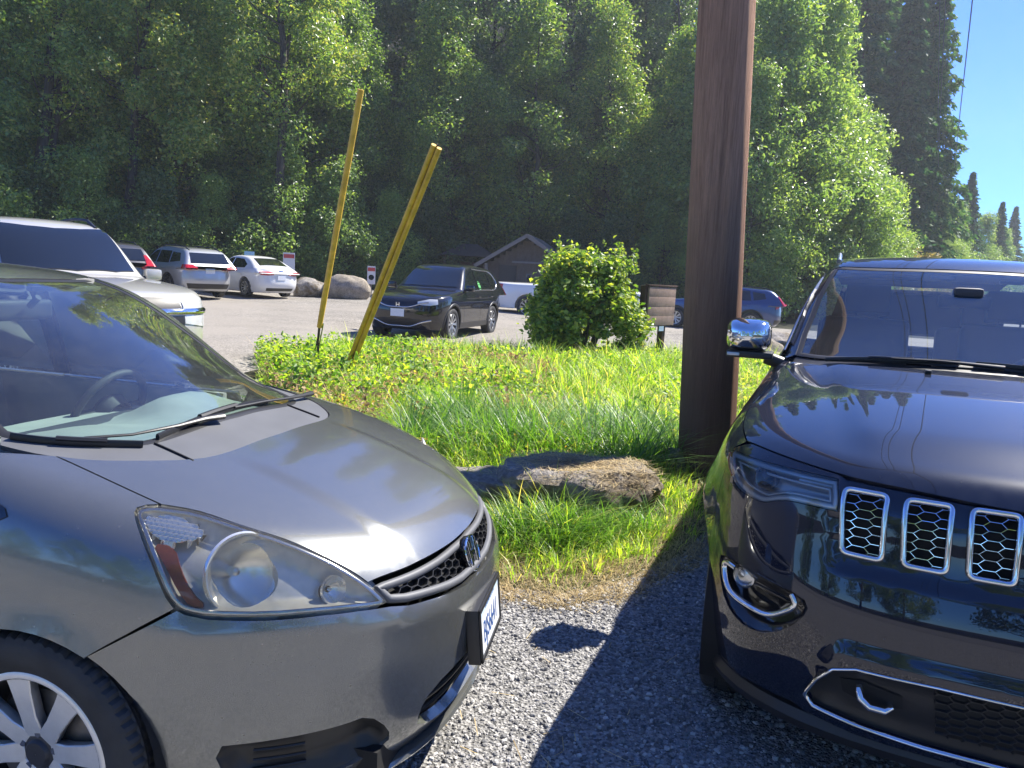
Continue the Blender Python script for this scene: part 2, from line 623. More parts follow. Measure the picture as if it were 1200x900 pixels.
def glass(name, tint=(0.78, 0.86, 0.82), refl=1.0, haze=0.0, hazec=(0.5, 0.5, 0.48), ior=1.5):
    """thin pane: clear, tinted, mirror-like at grazing angles, with a film of dust"""
    m = bpy.data.materials.new(name); m.use_nodes = True
    nt = m.node_tree; nt.nodes.clear()
    MATS[name] = m
    out = nt.nodes.new('ShaderNodeOutputMaterial')
    tr = nt.nodes.new('ShaderNodeBsdfTransparent'); tr.inputs[0].default_value = (*tint, 1)
    gl = nt.nodes.new('ShaderNodeBsdfGlossy'); gl.inputs['Roughness'].default_value = 0.0
    fr = nt.nodes.new('ShaderNodeFresnel'); fr.inputs[0].default_value = ior
    mr = node(nt, 'ShaderNodeMath', operation='MULTIPLY'); mr.inputs[1].default_value = 1.75 * refl; mr.use_clamp = True
    nt.links.new(fr.outputs[0], mr.inputs[0])
    mx = nt.nodes.new('ShaderNodeMixShader')
    nt.links.new(mr.outputs[0], mx.inputs[0]); nt.links.new(tr.outputs[0], mx.inputs[1]); nt.links.new(gl.outputs[0], mx.inputs[2])
    last = mx
    if haze > 0:
        df = nt.nodes.new('ShaderNodeBsdfDiffuse'); df.inputs[0].default_value = (*hazec, 1)
        n = noise(nt, 9.0, 6, 0.7)
        h = node(nt, 'ShaderNodeMath', operation='MULTIPLY'); h.inputs[1].default_value = haze * 2
        nt.links.new(n.outputs['Fac'], h.inputs[0])
        m2 = nt.nodes.new('ShaderNodeMixShader')
        nt.links.new(h.outputs[0], m2.inputs[0]); nt.links.new(mx.outputs[0], m2.inputs[1]); nt.links.new(df.outputs[0], m2.inputs[2])
        last = m2
    nt.links.new(last.outputs[0], out.inputs[0])
    return m

M_CHROME = plain('chrome', (0.78, 0.79, 0.80), 0.07, 1.0)
M_CHROMEDK = plain('satin_chrome', (0.50, 0.51, 0.53), 0.22, 1.0)
M_BLACK = plain('black_plastic', (0.018, 0.018, 0.019), 0.42, bmp=0.05, bscale=300)
M_GLOSSBLK = plain('gloss_black', (0.008, 0.008, 0.010), 0.12, Coat_Weight=0.6)
M_DARK = plain('dark_cavity', (0.006, 0.006, 0.006), 0.8)
M_RUBBER = plain('rubber', (0.016, 0.016, 0.017), 0.75, var=0.25, vscale=14, bmp=0.12, bscale=180)
M_TYRE = plain('tyre_rubber', (0.032, 0.031, 0.030), 0.68, var=0.35, vscale=10, bmp=0.15, bscale=120)
M_MACHINED = plain('machined_alloy', (0.80, 0.77, 0.72), 0.38, 0.5, var=0.06, vscale=30)
M_ALLOY = plain('silver_alloy', (0.45, 0.46, 0.47), 0.32, 0.85)
M_ALLOYDK = plain('dark_alloy', (0.05, 0.05, 0.055), 0.45, 0.3)
M_STEEL = plain('brake_steel', (0.22, 0.21, 0.20), 0.42, 0.9, var=0.2, vscale=20)
M_COWL = plain('weathered_plastic', (0.105, 0.108, 0.115), 0.55, var=0.10, vscale=6, bmp=0.05, bscale=200)
M_CABIN = plain('cabin_grey', (0.36, 0.37, 0.35), 0.7, var=0.08, vscale=10, bmp=0.15, bscale=200)
M_CABINDK = plain('cabin_black', (0.050, 0.050, 0.053), 0.62, bmp=0.1, bscale=200)
M_CABINLT = plain('cabin_beige', (0.34, 0.33, 0.30), 0.7, var=0.06, vscale=8)
M_LAMPRED = plain('tail_lamp_red', (0.42, 0.012, 0.015), 0.12, Coat_Weight=0.8)
M_LAMPWHITE = plain('lamp_clear', (0.62, 0.63, 0.62), 0.16, 0.2, Coat_Weight=0.8)
M_AMBER = plain('amber_reflector', (0.30, 0.055, 0.022), 0.28, var=0.12, vscale=120)
M_REFLECTOR = plain('lamp_reflector', (0.94, 0.91, 0.84), 0.24, 0.75)
M_HOUSING = plain('lamp_housing', (0.72, 0.70, 0.63), 0.30, 0.25, var=0.1, vscale=25)
M_HOUSINGDK = plain('lamp_housing_dark', (0.34, 0.345, 0.35), 0.28, 0.3)
M_GLASS = glass('windshield_glass', (0.70, 0.84, 0.80), 1.35, haze=0.03)
M_GLASSJ = glass('tinted_windshield_glass', (0.74, 0.82, 0.84), 1.45, haze=0.025, hazec=(0.55, 0.62, 0.66))
M_GLASSSIDE = glass('side_window_glass', (0.60, 0.68, 0.64), 1.0, haze=0.01)
M_PRIVACY = glass('privacy_glass', (0.10, 0.11, 0.12), 1.1)
M_LENS = glass('headlight_lens', (0.90, 0.90, 0.86), 0.40, haze=0.04, hazec=(0.74, 0.69, 0.54))
M_LENSJ = glass('clear_headlight_lens', (0.93, 0.94, 0.95), 0.9, haze=0.015)
M_DGLASS = plain('dark_window', (0.010, 0.012, 0.013), 0.03, Specular_IOR_Level=0.9, Coat_Weight=0.3)
M_PLATE = plain('plate_white', (0.72, 0.74, 0.76), 0.4, var=0.05, vscale=20)
M_PLATEBLUE = plain('plate_blue', (0.03, 0.09, 0.28), 0.4)
M_PLATEPALE = plain('plate_pale_blue', (0.50, 0.62, 0.72), 0.4)
# ------------------------------------------------------------------ parts shared by the cars
def wheel(parent, c, r, w, rim, side, spokes=8, ws=(0.05, 0.06), face=None, back=None, n=96, blocks=48, steer=0.0, twin=False, hub=0.055, grooves=True, detail=True):
    face = face or M_ALLOY; back = back or M_ALLOYDK
    Mx = Matrix.Translation(c) @ Matrix.Rotation(steer, 4, 'Z') @ Matrix.Rotation(-side * PI / 2, 4, 'X')
    # rim barrel and lip
    d = w / 2
    m = MB()
    m.lathe([(rim - 0.012, -d * 0.8), (rim - 0.03, -d * 0.3), (rim - 0.022, d * 0.35), (rim - 0.014, d * 0.72), (rim - 0.013, d * 0.80), (rim + 0.004, d * 0.82), (rim + 0.006, d * 0.70)], Mx, 48)
    m.lathe([(0.001, -d * 0.05), (hub * 1.6, -d * 0.05), (rim - 0.02, -d * 0.2)], Mx, 32)
    wh = m.build('wheel', back, parent, smooth=True, angle=50)
    lip = MB().lathe([(rim - 0.014, d * 0.70), (rim - 0.011, d * 0.815), (rim + 0.004, d * 0.835), (rim + 0.007, d * 0.80)], Mx, 64)
    lip.build('rim_lip', face, wh, smooth=True, angle=60)
    sp = MB()
    for k in range(spokes):
        for off in ((-1, 1) if twin else (0,)):
            a = 2 * PI * (k + 0.25) / spokes
            r0, r1 = hub * 0.75, rim - 0.010
            w0, w1 = ws
            ca, sa = math.cos(a), math.sin(a)
            V = []
            st = [(r0, w0, d * 0.60), (r0 + (r1 - r0) * 0.35, w0 * 0.86, d * 0.70), (r0 + (r1 - r0) * 0.75, w1 * 0.92, d * 0.76), (r1, w1 * 1.15, d * 0.77)]
            for (rr, ww, zz) in st:
                t = (rr - r0) / (r1 - r0)
                o = off * (w0 * 0.35 + t * w1 * 0.95)
                for (q, zq) in ((o - ww / 2, zz), (o + ww / 2, zz), (o + ww / 2 * 0.7, zz - 0.035), (o - ww / 2 * 0.7, zz - 0.035)):
                    V.append(Mx @ Vector((rr * ca - q * sa, rr * sa + q * ca, zq)))
            F = []
            for i in range(len(st) - 1):
                for j in range(4):
                    F.append((i * 4 + j, i * 4 + (j + 1) % 4, (i + 1) * 4 + (j + 1) % 4, (i + 1) * 4 + j))
            F += [(3, 2, 1, 0), tuple(len(st) * 4 - 4 + j for j in range(4))]
            sp.add(V, F)
    sp.build('spokes', face, wh, bevel=0.003 if detail else 0.0, smooth=True, seg=1)
    hb = MB().lathe([(0.001, d * 0.70), (hub * 0.55, d * 0.70), (hub * 0.62, d * 0.66), (hub * 0.66, d * 0.60), (hub * 1.05, d * 0.56), (hub * 1.15, d * 0.35)], Mx, 32)
    hb.build('hub_cap', M_ALLOYDK if face is M_MACHINED else face, wh, smooth=True, angle=40)
    if detail:
        ds = MB().lathe([(hub, -0.002), (rim * 0.72, -0.002), (rim * 0.72, 0.018), (hub, 0.018)], Mx @ Matrix.Translation((0, 0, d * 0.1)), 48)
        ds.build('brake_disc', M_STEEL, wh, smooth=True, angle=40)
        for k in range(5):
            a = 2 * PI * k / 5 + 0.3
            nt_ = MB().lathe([(0.0001, d * 0.62), (0.009, d * 0.62), (0.010, d * 0.60), (0.010, d * 0.5)], Mx @ Matrix.Translation((math.cos(a) * hub * 0.92, math.sin(a) * hub * 0.92, 0)), 10)
            nt_.build('lug_nut', M_CHROMEDK, wh, smooth=True)
    # tyre
    prof = [(rim + 0.002, d * 0.78, 0), (rim + 0.018, d * 0.90, 0), (rim + (r - rim) * 0.45, d * 1.02, 0), (rim + (r - rim) * 0.72, d * 0.99, 0), (r - 0.022, d * 0.95, 0.2), (r - 0.010, d * 0.89, 1), (r - 0.003, d * 0.78, 1), (r - 0.001, d * 0.60, 1)]
    g = 0.008 if grooves else 0.0
    half = prof + [(r - 0.0005, d * 0.56, 0.0), (r - g, d * 0.55, 0), (r - g, d * 0.49, 0), (r, d * 0.48, 0.6), (r, d * 0.22, 0.6), (r - g, d * 0.21, 0), (r - g, d * 0.14, 0), (r, d * 0.13, 0.0)]
    full = half + [(a, -b, e) for a, b, e in reversed(half)]
    V = []
    N = n * 2
    for (rr, zz, e) in full:
        for k in range(N):
            per = N / blocks
            ph = (k + (0.5 * per if zz < 0 else 0)) % per
            dep = 0.007 * e if (ph < per * 0.26 and grooves) else 0.0
            a = 2 * PI * k / N
            V.append(Mx @ Vector(((rr - dep) * math.cos(a), (rr - dep) * math.sin(a), zz)))
    F = []
    for i in range(len(full) - 1):
        for k in range(N):
            k2 = (k + 1) % N
            F.append((i * N + k, i * N + k2, (i + 1) * N + k2, (i + 1) * N + k))
    t = MB().add(V, F)
    t.build('tyre', M_TYRE, wh, smooth=True, angle=28)
    return wh

def arch_liner(parent, x, z, r, y0, y1, mat=None):
    """dark wheel housing: half tube with a back wall"""
    s = 1 if y1 > y0 else -1
    m = MB()
    n = 24
    V = []; F = []
    for yy in (y0, y1):
        for k in range(n + 1):
            a = R(-25) + R(230) * k / n
            V.append((x + r * math.cos(a), yy, z + r * math.sin(a)))
    for k in range(n):
        F.append((k, k + 1, n + 2 + k, n + 1 + k))
    m.add(V, F)
    m.add([(x + (r - 0.0) * math.cos(R(-25) + R(230) * k / n), y0, z + r * math.sin(R(-25) + R(230) * k / n)) for k in range(n + 1)], [tuple(range(n + 1))])
    return m.build('wheel_housing', mat or M_DARK, parent)

def text_mesh(name, s, size, mat, parent, M, depth=0.002, align='CENTER'):
    c = bpy.data.curves.new(name, 'FONT')
    c.body = s; c.size = size; c.extrude = depth; c.align_x = align; c.align_y = 'CENTER'
    o = bpy.data.objects.new(name + '_tmp', c)
    COL.objects.link(o)
    dg = bpy.context.evaluated_depsgraph_get()
    me = bpy.data.meshes.new_from_object(o.evaluated_get(dg))
    bpy.data.objects.remove(o)
    bpy.data.curves.remove(c)
    me.transform(M)
    me.name = name
    me.materials.clear()
    return link(name, me, mat, parent)

def seat(parent, x, y, z, mat, w=0.50, h=0.62, rest=True, name='seat'):
    """car seat facing +X with its cushion at z"""
    m = MB()
    m.box((x + 0.05, y, z), (0.52, w, 0.16))
    M = Matrix.Rotation(R(-14), 3, 'Y')
    m.box((x - 0.26, y, z + h / 2 + 0.02), (0.15, w * 0.96, h), M)
    s = m.build(name, mat, parent, bevel=0.05, seg=3)
    if rest:
        hr = MB().box((x - 0.36, y, z + h + 0.13), (0.10, 0.26, 0.18), M)
        hr.box((x - 0.345, y - 0.06, z + h + 0.02), (0.012, 0.012, 0.10)).box((x - 0.345, y + 0.06, z + h + 0.02), (0.012, 0.012, 0.10))
        hr.build('headrest', mat, s, bevel=0.03, seg=3)
    return s

def steering_wheel(parent, c, rad, tilt, mat):
    M = Matrix.Translation(c) @ Matrix.Rotation(tilt, 4, 'Y')
    m = MB()
    n = 40
    m.tube([M @ Vector((0, rad * math.cos(2 * PI * k / n), rad * math.sin(2 * PI * k / n))) for k in range(n + 1)], 0.016, 10, cap=False)
    st = m.build('steering_wheel', mat, parent, smooth=True, angle=60)
    h = MB()
    h.lathe([(0.001, 0.035), (0.06, 0.03), (0.085, 0.0), (0.07, -0.05)], M @ Matrix.Rotation(-PI / 2, 4, 'Y'), 24)
    for a in (0, PI, -PI / 2):
        h.tube([M @ Vector((0, 0.06 * math.cos(a), 0.06 * math.sin(a))), M @ Vector((0, rad * math.cos(a), rad * math.sin(a)))], 0.016, 8, flat=1.6)
    h.build('steering_hub', mat, st, smooth=True, angle=50)
    return st

def wiper(parent, pts_arm, pts_blade, name='wiper'):
    m = MB()
    m.tube(pts_arm, [0.016, 0.012, 0.008] + [0.006] * (len(pts_arm) - 3) if len(pts_arm) > 3 else 0.008, 8, flat=0.7)
    o = m.build(name, M_BLACK, parent, smooth=True, angle=50)
    b = MB()
    b.tube(pts_blade, 0.007, 6, flat=1.6)
    b.tube([Vector(p) + Vector((0, 0, 0.008)) for p in pts_blade[len(pts_blade) // 3:2 * len(pts_blade) // 3 + 1]], 0.010, 6, flat=0.8)
    b.build('wiper_blade', M_BLACK, o, smooth=True, angle=50)
    return o

def hexmesh(Fn, mp, poly, w, h, off, wd, ht, mat, parent, name, flip=False):
    """honeycomb of thin bars that fills a 2-D outline on the surface"""
    poly = np.array([p[:2] for p in poly], float)
    lo = poly.min(0) - [w, h]; hi = poly.max(0) + [w, h]
    done = set(); m = MB()
    nx = int((hi[0] - lo[0]) / (0.75 * w)) + 2; ny = int((hi[1] - lo[1]) / h) + 2
    cx0 = (lo[0] + hi[0]) / 2; cy0 = (lo[1] + hi[1]) / 2
    segs = []
    for i in range(-nx // 2 - 1, nx // 2 + 2):
        for j in range(-ny // 2 - 1, ny // 2 + 2):
            cx = cx0 + i * 0.75 * w; cz = cy0 + j * h + (h / 2 if i % 2 else 0)
            hx = [(cx + w / 2 * (1, 0.5, -0.5, -1, -0.5, 0.5)[k], cz + h / 2 * (0, 1, 1, 0, -1, -1)[k]) for k in range(6)]
            for k in range(6):
                a, b = hx[k], hx[(k + 1) % 6]
                key = (round((a[0] + b[0]) * 500), round((a[1] + b[1]) * 500))
                if key in done: continue
                done.add(key)
                n = 5
                P = np.array([(a[0] + (b[0] - a[0]) * t / n, a[1] + (b[1] - a[1]) * t / n) for t in range(n + 1)])
                ok = pip(P, poly)
                if ok.sum() < 2: continue
                segs.append(P[ok])
    allp = np.concatenate(segs)
    O, D, t0, t1 = mp.rays(allp)
    Vv, _ = cast(Fn, O, D, t0, t1); Nn = grad(Fn, Vv); Vv = Vv + Nn * off
    i = 0
    for S in segs:
        n = len(S); A = Vv[i]; B = Vv[i + n - 1]; N = Nn[i]
        i += n
        T = (B - A); L = np.linalg.norm(T)
        if L < 1e-5: continue
        T /= L; Sd = np.cross(T, N) * wd / 2; E = T * wd * 0.25
        A = A - E; B = B + E
        m.add([A + Sd, A - Sd, B - Sd, B + Sd, A + Sd * 0.3 + N * ht, A - Sd * 0.3 + N * ht, B - Sd * 0.3 + N * ht, B + Sd * 0.3 + N * ht], [(0, 1, 5, 4), (2, 3, 7, 6), (1, 2, 6, 5), (3, 0, 4, 7), (4, 5, 6, 7)])
    if flip: m.v = [(a, -b, c) for a, b, c in m.v]
    return m.build(name, mat, parent)

def ring_on(Fn, mp, poly, w, h, off, mat, parent, name, flip=False, prof=6, step=0.012):
    V, F = strip_on(Fn, mp, resample(poly, step), w, h, closed=True, off=off, flip_y=flip, prof=prof)
    return MB().add(V, F).build(name, mat, parent, smooth=True, angle=60)

# ------------------------------------------------------------------ ground
def terrain(x, y):
    x = np.asarray(x, float); y = np.asarray(y, float)
    t = 0.019 * np.maximum(0, y - 18) * sstep(6, -2, x) * (y < 200)
    # the planted island swells a little
    cx = -1.0 + 0.22 * (y - 8)
    m = 0.14 * np.exp(-((x - cx) / 2.9) ** 4) * sstep(3.9, 6.0, y) * sstep(14.5, 11.5, y)
    l = 0.14 * sstep(-3.2, -4.4, x) * sstep(5.0, 7.5, y)
    return t + m + l

def sheet(name, poly, step, mat, off=0.0, noise_amp=0.0, kind='structure', relax=None):
    """ground patch over a polygon, lying on the terrain"""
    P = np.array(poly, float)
    L = resample(P, step)
    lo, hi = P.min(0), P.max(0)
    gx, gy = np.meshgrid(np.arange(lo[0] + step / 2, hi[0], step), np.arange(lo[1] + step / 2, hi[1], step))
    G = np.stack([gx.ravel(), gy.ravel()], -1)
    G = G[pip(G, L)]
    G = G[seg_dist(G, L) > step * 0.4]
    pts = [Vector((float(a), float(b))) for a, b in np.concatenate([L, G])]
    n = len(L)
    v2, _, f2, *_ = delaunay_2d_cdt(pts, [(i, (i + 1) % n) for i in range(n)], [], 0, 1e-6)
    Q = np.array([(v.x, v.y) for v in v2]); T = np.array([f for f in f2], int)
    T = T[pip(Q[T].mean(1), L)]
    z = terrain(Q[:, 0], Q[:, 1]) + off
    V = np.c_[Q, z]
    a = V[T]
    flip = np.cross(a[:, 1] - a[:, 0], a[:, 2] - a[:, 0])[:, 2] < 0
    T[flip] = T[flip][:, ::-1]
    o = link(name, raw_mesh(name, V, T.copy()), mat)
    return tag(o, kind=kind)

def ground_mat(name, stops, scale, rough=0.95, bscale=120, bstr=0.6, bdist=0.02, patch=None, patch_scale=0.25, vor=None):
    m, nt, b = nmat(name)
    tc = nt.nodes.new('ShaderNodeTexCoord')
    n1 = noise(nt, scale, 8, 0.65, vec=tc.outputs['Object'])
    r = ramp(nt, stops, n1.outputs['Fac'])
    col = r.outputs[0]
    if vor:
        v = node(nt, 'ShaderNodeTexVoronoi'); v.inputs['Scale'].default_value = vor
        nt.links.new(tc.outputs['Object'], v.inputs['Vector'])
        hs = nt.nodes.new('ShaderNodeSeparateColor'); nt.links.new(v.outputs['Color'], hs.inputs[0])
        r2 = ramp(nt, [(0.0, (0.45,) * 3), (0.5, (0.95,) * 3), (1.0, (1.5,) * 3)], hs.outputs[0])
        mx = node(nt, 'ShaderNodeMix', data_type='RGBA', blend_type='MULTIPLY')
        fac = [s for s in mx.inputs if s.type == 'VALUE'][0]; fac.default_value = 1.0
        cs = [s for s in mx.inputs if s.type == 'RGBA']
        nt.links.new(col, cs[0]); nt.links.new(r2.outputs[0], cs[1])
        col = [s for s in mx.outputs if s.type == 'RGBA'][0]
        bump(nt, b, v.outputs['Distance'], bstr, bdist)
    else:
        n2 = noise(nt, bscale, 6, 0.7, vec=tc.outputs['Object'])
        bump(nt, b, n2.outputs['Fac'], bstr, bdist)
    if patch:
        n3 = noise(nt, patch_scale, 4, 0.6, vec=tc.outputs['Object'])
        r3 = ramp(nt, [(0.40, (0, 0, 0)), (0.62, (1, 1, 1))], n3.outputs['Fac'])
        mx = node(nt, 'ShaderNodeMix', data_type='RGBA')
        cs = [s for s in mx.inputs if s.type == 'RGBA']; fac = [s for s in mx.inputs if s.type == 'VALUE'][0]
        nt.links.new(r3.outputs[0], fac); nt.links.new(col, cs[0]); cs[1].default_value = (*patch, 1)
        col = [s for s in mx.outputs if s.type == 'RGBA'][0]
    nt.links.new(col, b.inputs['Base Color'])
    setin(b, Roughness=rough, Specular_IOR_Level=0.25)
    return m

M_GRAVEL = ground_mat('gravel_bed', [(0.3, (0.20, 0.197, 0.19)), (0.7, (0.32, 0.31, 0.295))], 30, vor=85, bstr=0.9, bdist=0.012)
M_LOT = ground_mat('gravel_lot', [(0.25, (0.15, 0.138, 0.122)), (0.50, (0.235, 0.217, 0.19)), (0.75, (0.30, 0.277, 0.245))], 1.1, vor=38, bstr=0.6, bdist=0.012, patch=(0.27, 0.245, 0.21), patch_scale=0.16)
M_SOIL = ground_mat('forest_floor', [(0.3, (0.014, 0.017, 0.008)), (0.7, (0.040, 0.038, 0.020))], 1.5, bscale=9, bstr=1.0, bdist=0.08)
M_TURF = ground_mat('turf_soil', [(0.3, (0.035, 0.045, 0.014)), (0.55, (0.07, 0.075, 0.026)), (0.75, (0.16, 0.125, 0.060))], 3.0, bscale=40, bstr=0.9, bdist=0.04)
M_ASPHALT = ground_mat('asphalt', [(0.3, (0.15, 0.146, 0.14)), (0.7, (0.21, 0.205, 0.197))], 6.0, bscale=260, bstr=0.35, bdist=0.006, patch=(0.18, 0.175, 0.168))

# one sheet to the horizon, then the patches that lie on it
g_ = np.concatenate([-np.geomspace(900, 12, 14), np.linspace(-9, 9, 7), np.geomspace(12, 900, 14)])
gy_ = np.concatenate([-np.geomspace(600, 8, 10), np.linspace(-5, 60, 40), np.geomspace(64, 1200, 12)])
GX, GY = np.meshgrid(g_, gy_)
V = np.stack([GX.ravel(), GY.ravel(), terrain(GX.ravel(), GY.ravel()) - 0.012], -1)
nx = len(g_)
F = np.array([(j * nx + i, j * nx + i + 1, (j + 1) * nx + i + 1, (j + 1) * nx + i) for j in range(len(gy_) - 1) for i in range(nx - 1)])
tag(link('ground', raw_mesh('ground', V, F), M_SOIL), kind='structure')
LOT = [(-26, 7), (-3.6, 7.0), (-1.9, 4.6), (-1.5, 3.4), (-16, 3.0), (-26, 4.0)]
tag_lot = sheet('parking_lot', [(-30, 2.0), (-1.0, 3.4), (0.4, 3.9), (-0.9, 5.2), (-2.0, 8.6), (-3.3, 11.8), (-1.0, 14.0), (3.0, 16.5), (6.0, 17.0), (14, 22), (16, 29), (6, 33), (-2, 37.5), (-11, 37.5), (-19, 32), (-30, 27)], 0.9, M_LOT, 0.0)
sheet('gravel_shoulder', [(-30, 1.9), (-3.0, 3.1), (-0.6, 3.75), (0.35, 3.85), (1.0, 4.35), (1.45, 5.2), (2.6, 8.5), (9.5, 24.0), (14.5, 23.5), (5.5, 2.0), (1.5, -4.0), (-30, -4.0)], 0.5, M_GRAVEL, 0.004)
sheet('road', [(-40, -4.1), (1.6, -4.1), (5.6, 1.9), (14.6, 23.4), (60, 130), (68, 128), (22, 22), (13, 0), (8, -11), (-40, -11)], 3.0, M_ASPHALT, 0.008)
ISLAND = ISL0 = [(-1.35, 5.0), (-0.55, 4.05), (-0.05, 3.72), (0.30, 3.66), (0.62, 3.86), (1.05, 4.30), (1.40, 4.95), (2.3, 7.2), (3.6, 10.5), (6.6, 16.6), (3.0, 16.4), (-1.0, 14.5), (-4.1, 12.3), (-2.7, 8.4)]
sheet('planted_island', ISLAND, 0.35, M_TURF, 0.012)
def ragged(poly, step, amp, seed):
    rng = np.random.default_rng(seed)
    L = resample(poly, step)
    k = rng.normal(size=(len(L), 2)) * amp
    return [tuple(p) for p in L + k * 0.6 + np.roll(k, 1, 0) * 0.4]
sheet('island_verge', ragged([(-0.62, 3.95), (-0.05, 3.56), (0.30, 3.48), (0.68, 3.70), (1.10, 4.15), (1.5, 4.95), (1.30, 5.0), (0.95, 4.60), (0.5, 4.25), (0.1, 4.1), (-0.3, 4.35)], 0.045, 0.035, 4), 0.12, ground_mat('dry_verge', [(0.3, (0.15, 0.12, 0.075)), (0.7, (0.30, 0.25, 0.165))], 14, bscale=90, bstr=1.0, bdist=0.02, vor=110), 0.0085)

# ------------------------------------------------------------------ loose stones
ICO_V = None
def ico():
    p = (1 + 5 ** 0.5) / 2
    v = np.array([(-1, p, 0), (1, p, 0), (-1, -p, 0), (1, -p, 0), (0, -1, p), (0, 1, p), (0, -1, -p), (0, 1, -p), (p, 0, -1), (p, 0, 1), (-p, 0, -1), (-p, 0, 1)], float)
    v /= np.linalg.norm(v[0])
    f = np.array([(0, 11, 5), (0, 5, 1), (0, 1, 7), (0, 7, 10), (0, 10, 11), (1, 5, 9), (5, 11, 4), (11, 10, 2), (10, 7, 6), (7, 1, 8), (3, 9, 4), (3, 4, 2), (3, 2, 6), (3, 6, 8), (3, 8, 9), (4, 9, 5), (2, 4, 11), (6, 2, 10), (8, 6, 7), (9, 8, 1)])
    return v, f

def island_var(name, ramp_stops, rough, extra=None):
    """colour picked per loose piece"""
    m, nt, b = nmat(name)
    g = nt.nodes.new('ShaderNodeNewGeometry')
    r = ramp(nt, ramp_stops, g.outputs['Random Per Island'])
    nt.links.new(r.outputs[0], b.inputs['Base Color'])
    setin(b, Roughness=rough, Specular_IOR_Level=0.3)
    return m, nt, b

def scatter_stones(name, poly, n, smin_, smax_, mat, holes=(), bias=None):
    v, f = ico()
    P = np.array(poly, float); lo, hi = P.min(0), P.max(0)
    Q = np.zeros((0, 2))
    while len(Q) < n:
        c = RNG.uniform(lo, hi, (n * 2, 2))
        c = c[pip(c, P)]
        if bias is not None:
            c = c[RNG.random(len(c)) < bias(c)]
        Q = np.concatenate([Q, c])
    Q = Q[:n]
    s = smin_ * (smax_ / smin_) ** (RNG.random(n) ** 2.2)
    V = v[None] * RNG.uniform(0.68, 1.25, (n, 12, 1)) * s[:, None, None]
    V = V * RNG.uniform(0.7, 1.25, (n, 1, 3)) * [1, 1, 0.72]
    a = RNG.uniform(0, 2 * PI, n); c_, s_ = np.cos(a), np.sin(a)
    X = V[..., 0] * c_[:, None] - V[..., 1] * s_[:, None]; Y = V[..., 0] * s_[:, None] + V[..., 1] * c_[:, None]
    z = terrain(Q[:, 0], Q[:, 1]) + 0.004 + s * 0.22
    V = np.stack([X + Q[:, :1], Y + Q[:, 1:2], V[..., 2] + z[:, None]], -1).reshape(-1, 3)
    F = (f[None] + (np.arange(n) * 12)[:, None, None]).reshape(-1, 3)
    return tag(link(name, raw_mesh(name, V, F, smooth=False), mat), kind='stuff')

M_STONES = island_var('gravel_stones', [(0.0, (0.10, 0.10, 0.103)), (0.35, (0.21, 0.207, 0.203)), (0.7, (0.34, 0.33, 0.315)), (0.93, (0.48, 0.465, 0.44)), (1.0, (0.60, 0.58, 0.55))], 0.85)[0]
scatter_stones('gravel', [(-1.4, 1.3), (1.6, 1.3), (2.6, 2.6), (1.6, 4.4), (1.05, 4.4), (0.6, 3.95), (0.1, 3.75), (-0.6, 4.1), (-1.4, 3.6)], 42000, 0.0034, 0.0125, M_STONES)
scatter_stones('gravel', [(-0.7, 4.1), (-0.1, 3.5), (0.3, 3.4), (0.75, 3.6), (1.5, 4.6), (1.2, 4.8), (0.6, 4.15), (0.1, 4.0)], 4200, 0.0035, 0.013, M_STONES)
scatter_stones('gravel', [(-4.0, 3.6), (-1.2, 3.9), (-2.4, 6.5), (-4.5, 8.0)], 1500, 0.008, 0.02, M_STONES)
# ------------------------------------------------------------------ foliage
def leaf_mat(name, stops, trans=0.45, rough=0.42, spec=0.45, tcol=(1.15, 1.15, 0.55)):
    m = bpy.data.materials.new(name); m.use_nodes = True
    nt = m.node_tree; nt.nodes.clear(); MATS[name] = m
    out = nt.nodes.new('ShaderNodeOutputMaterial')
    g = nt.nodes.new('ShaderNodeNewGeometry')
    oi = nt.nodes.new('ShaderNodeObjectInfo')
    ad = node(nt, 'ShaderNodeMath', operation='MULTIPLY_ADD'); ad.inputs[1].default_value = 0.30; ad.inputs[2].default_value = -0.15
    nt.links.new(oi.outputs['Random'], ad.inputs[0])
    sm = node(nt, 'ShaderNodeMath', operation='ADD'); sm.use_clamp = True
    nt.links.new(g.outputs['Random Per Island'], sm.inputs[0]); nt.links.new(ad.outputs[0], sm.inputs[1])
    r = ramp(nt, stops, sm.outputs[0])
    b = nt.nodes.new('ShaderNodeBsdfPrincipled')
    nt.links.new(r.outputs[0], b.inputs['Base Color'])
    setin(b, Roughness=rough, Specular_IOR_Level=spec, Coat_Weight=0.0)
    t = nt.nodes.new('ShaderNodeBsdfTranslucent')
    mu = node(nt, 'ShaderNodeMix', data_type='RGBA', blend_type='MULTIPLY')
    cs = [s for s in mu.inputs if s.type == 'RGBA']; fac = [s for s in mu.inputs if s.type == 'VALUE'][0]; fac.default_value = 1
    nt.links.new(r.outputs[0], cs[0]); cs[1].default_value = (*(trans * 3.0 * c for c in tcol), 1)
    nt.links.new([s for s in mu.outputs if s.type == 'RGBA'][0], t.inputs[0])
    # light comes back from the lit side and through the blade
    mx = nt.nodes.new('ShaderNodeAddShader')
    nt.links.new(b.outputs[0], mx.inputs[0]); nt.links.new(t.outputs[0], mx.inputs[1])
    nt.links.new(mx.outputs[0], out.inputs[0])
    return m

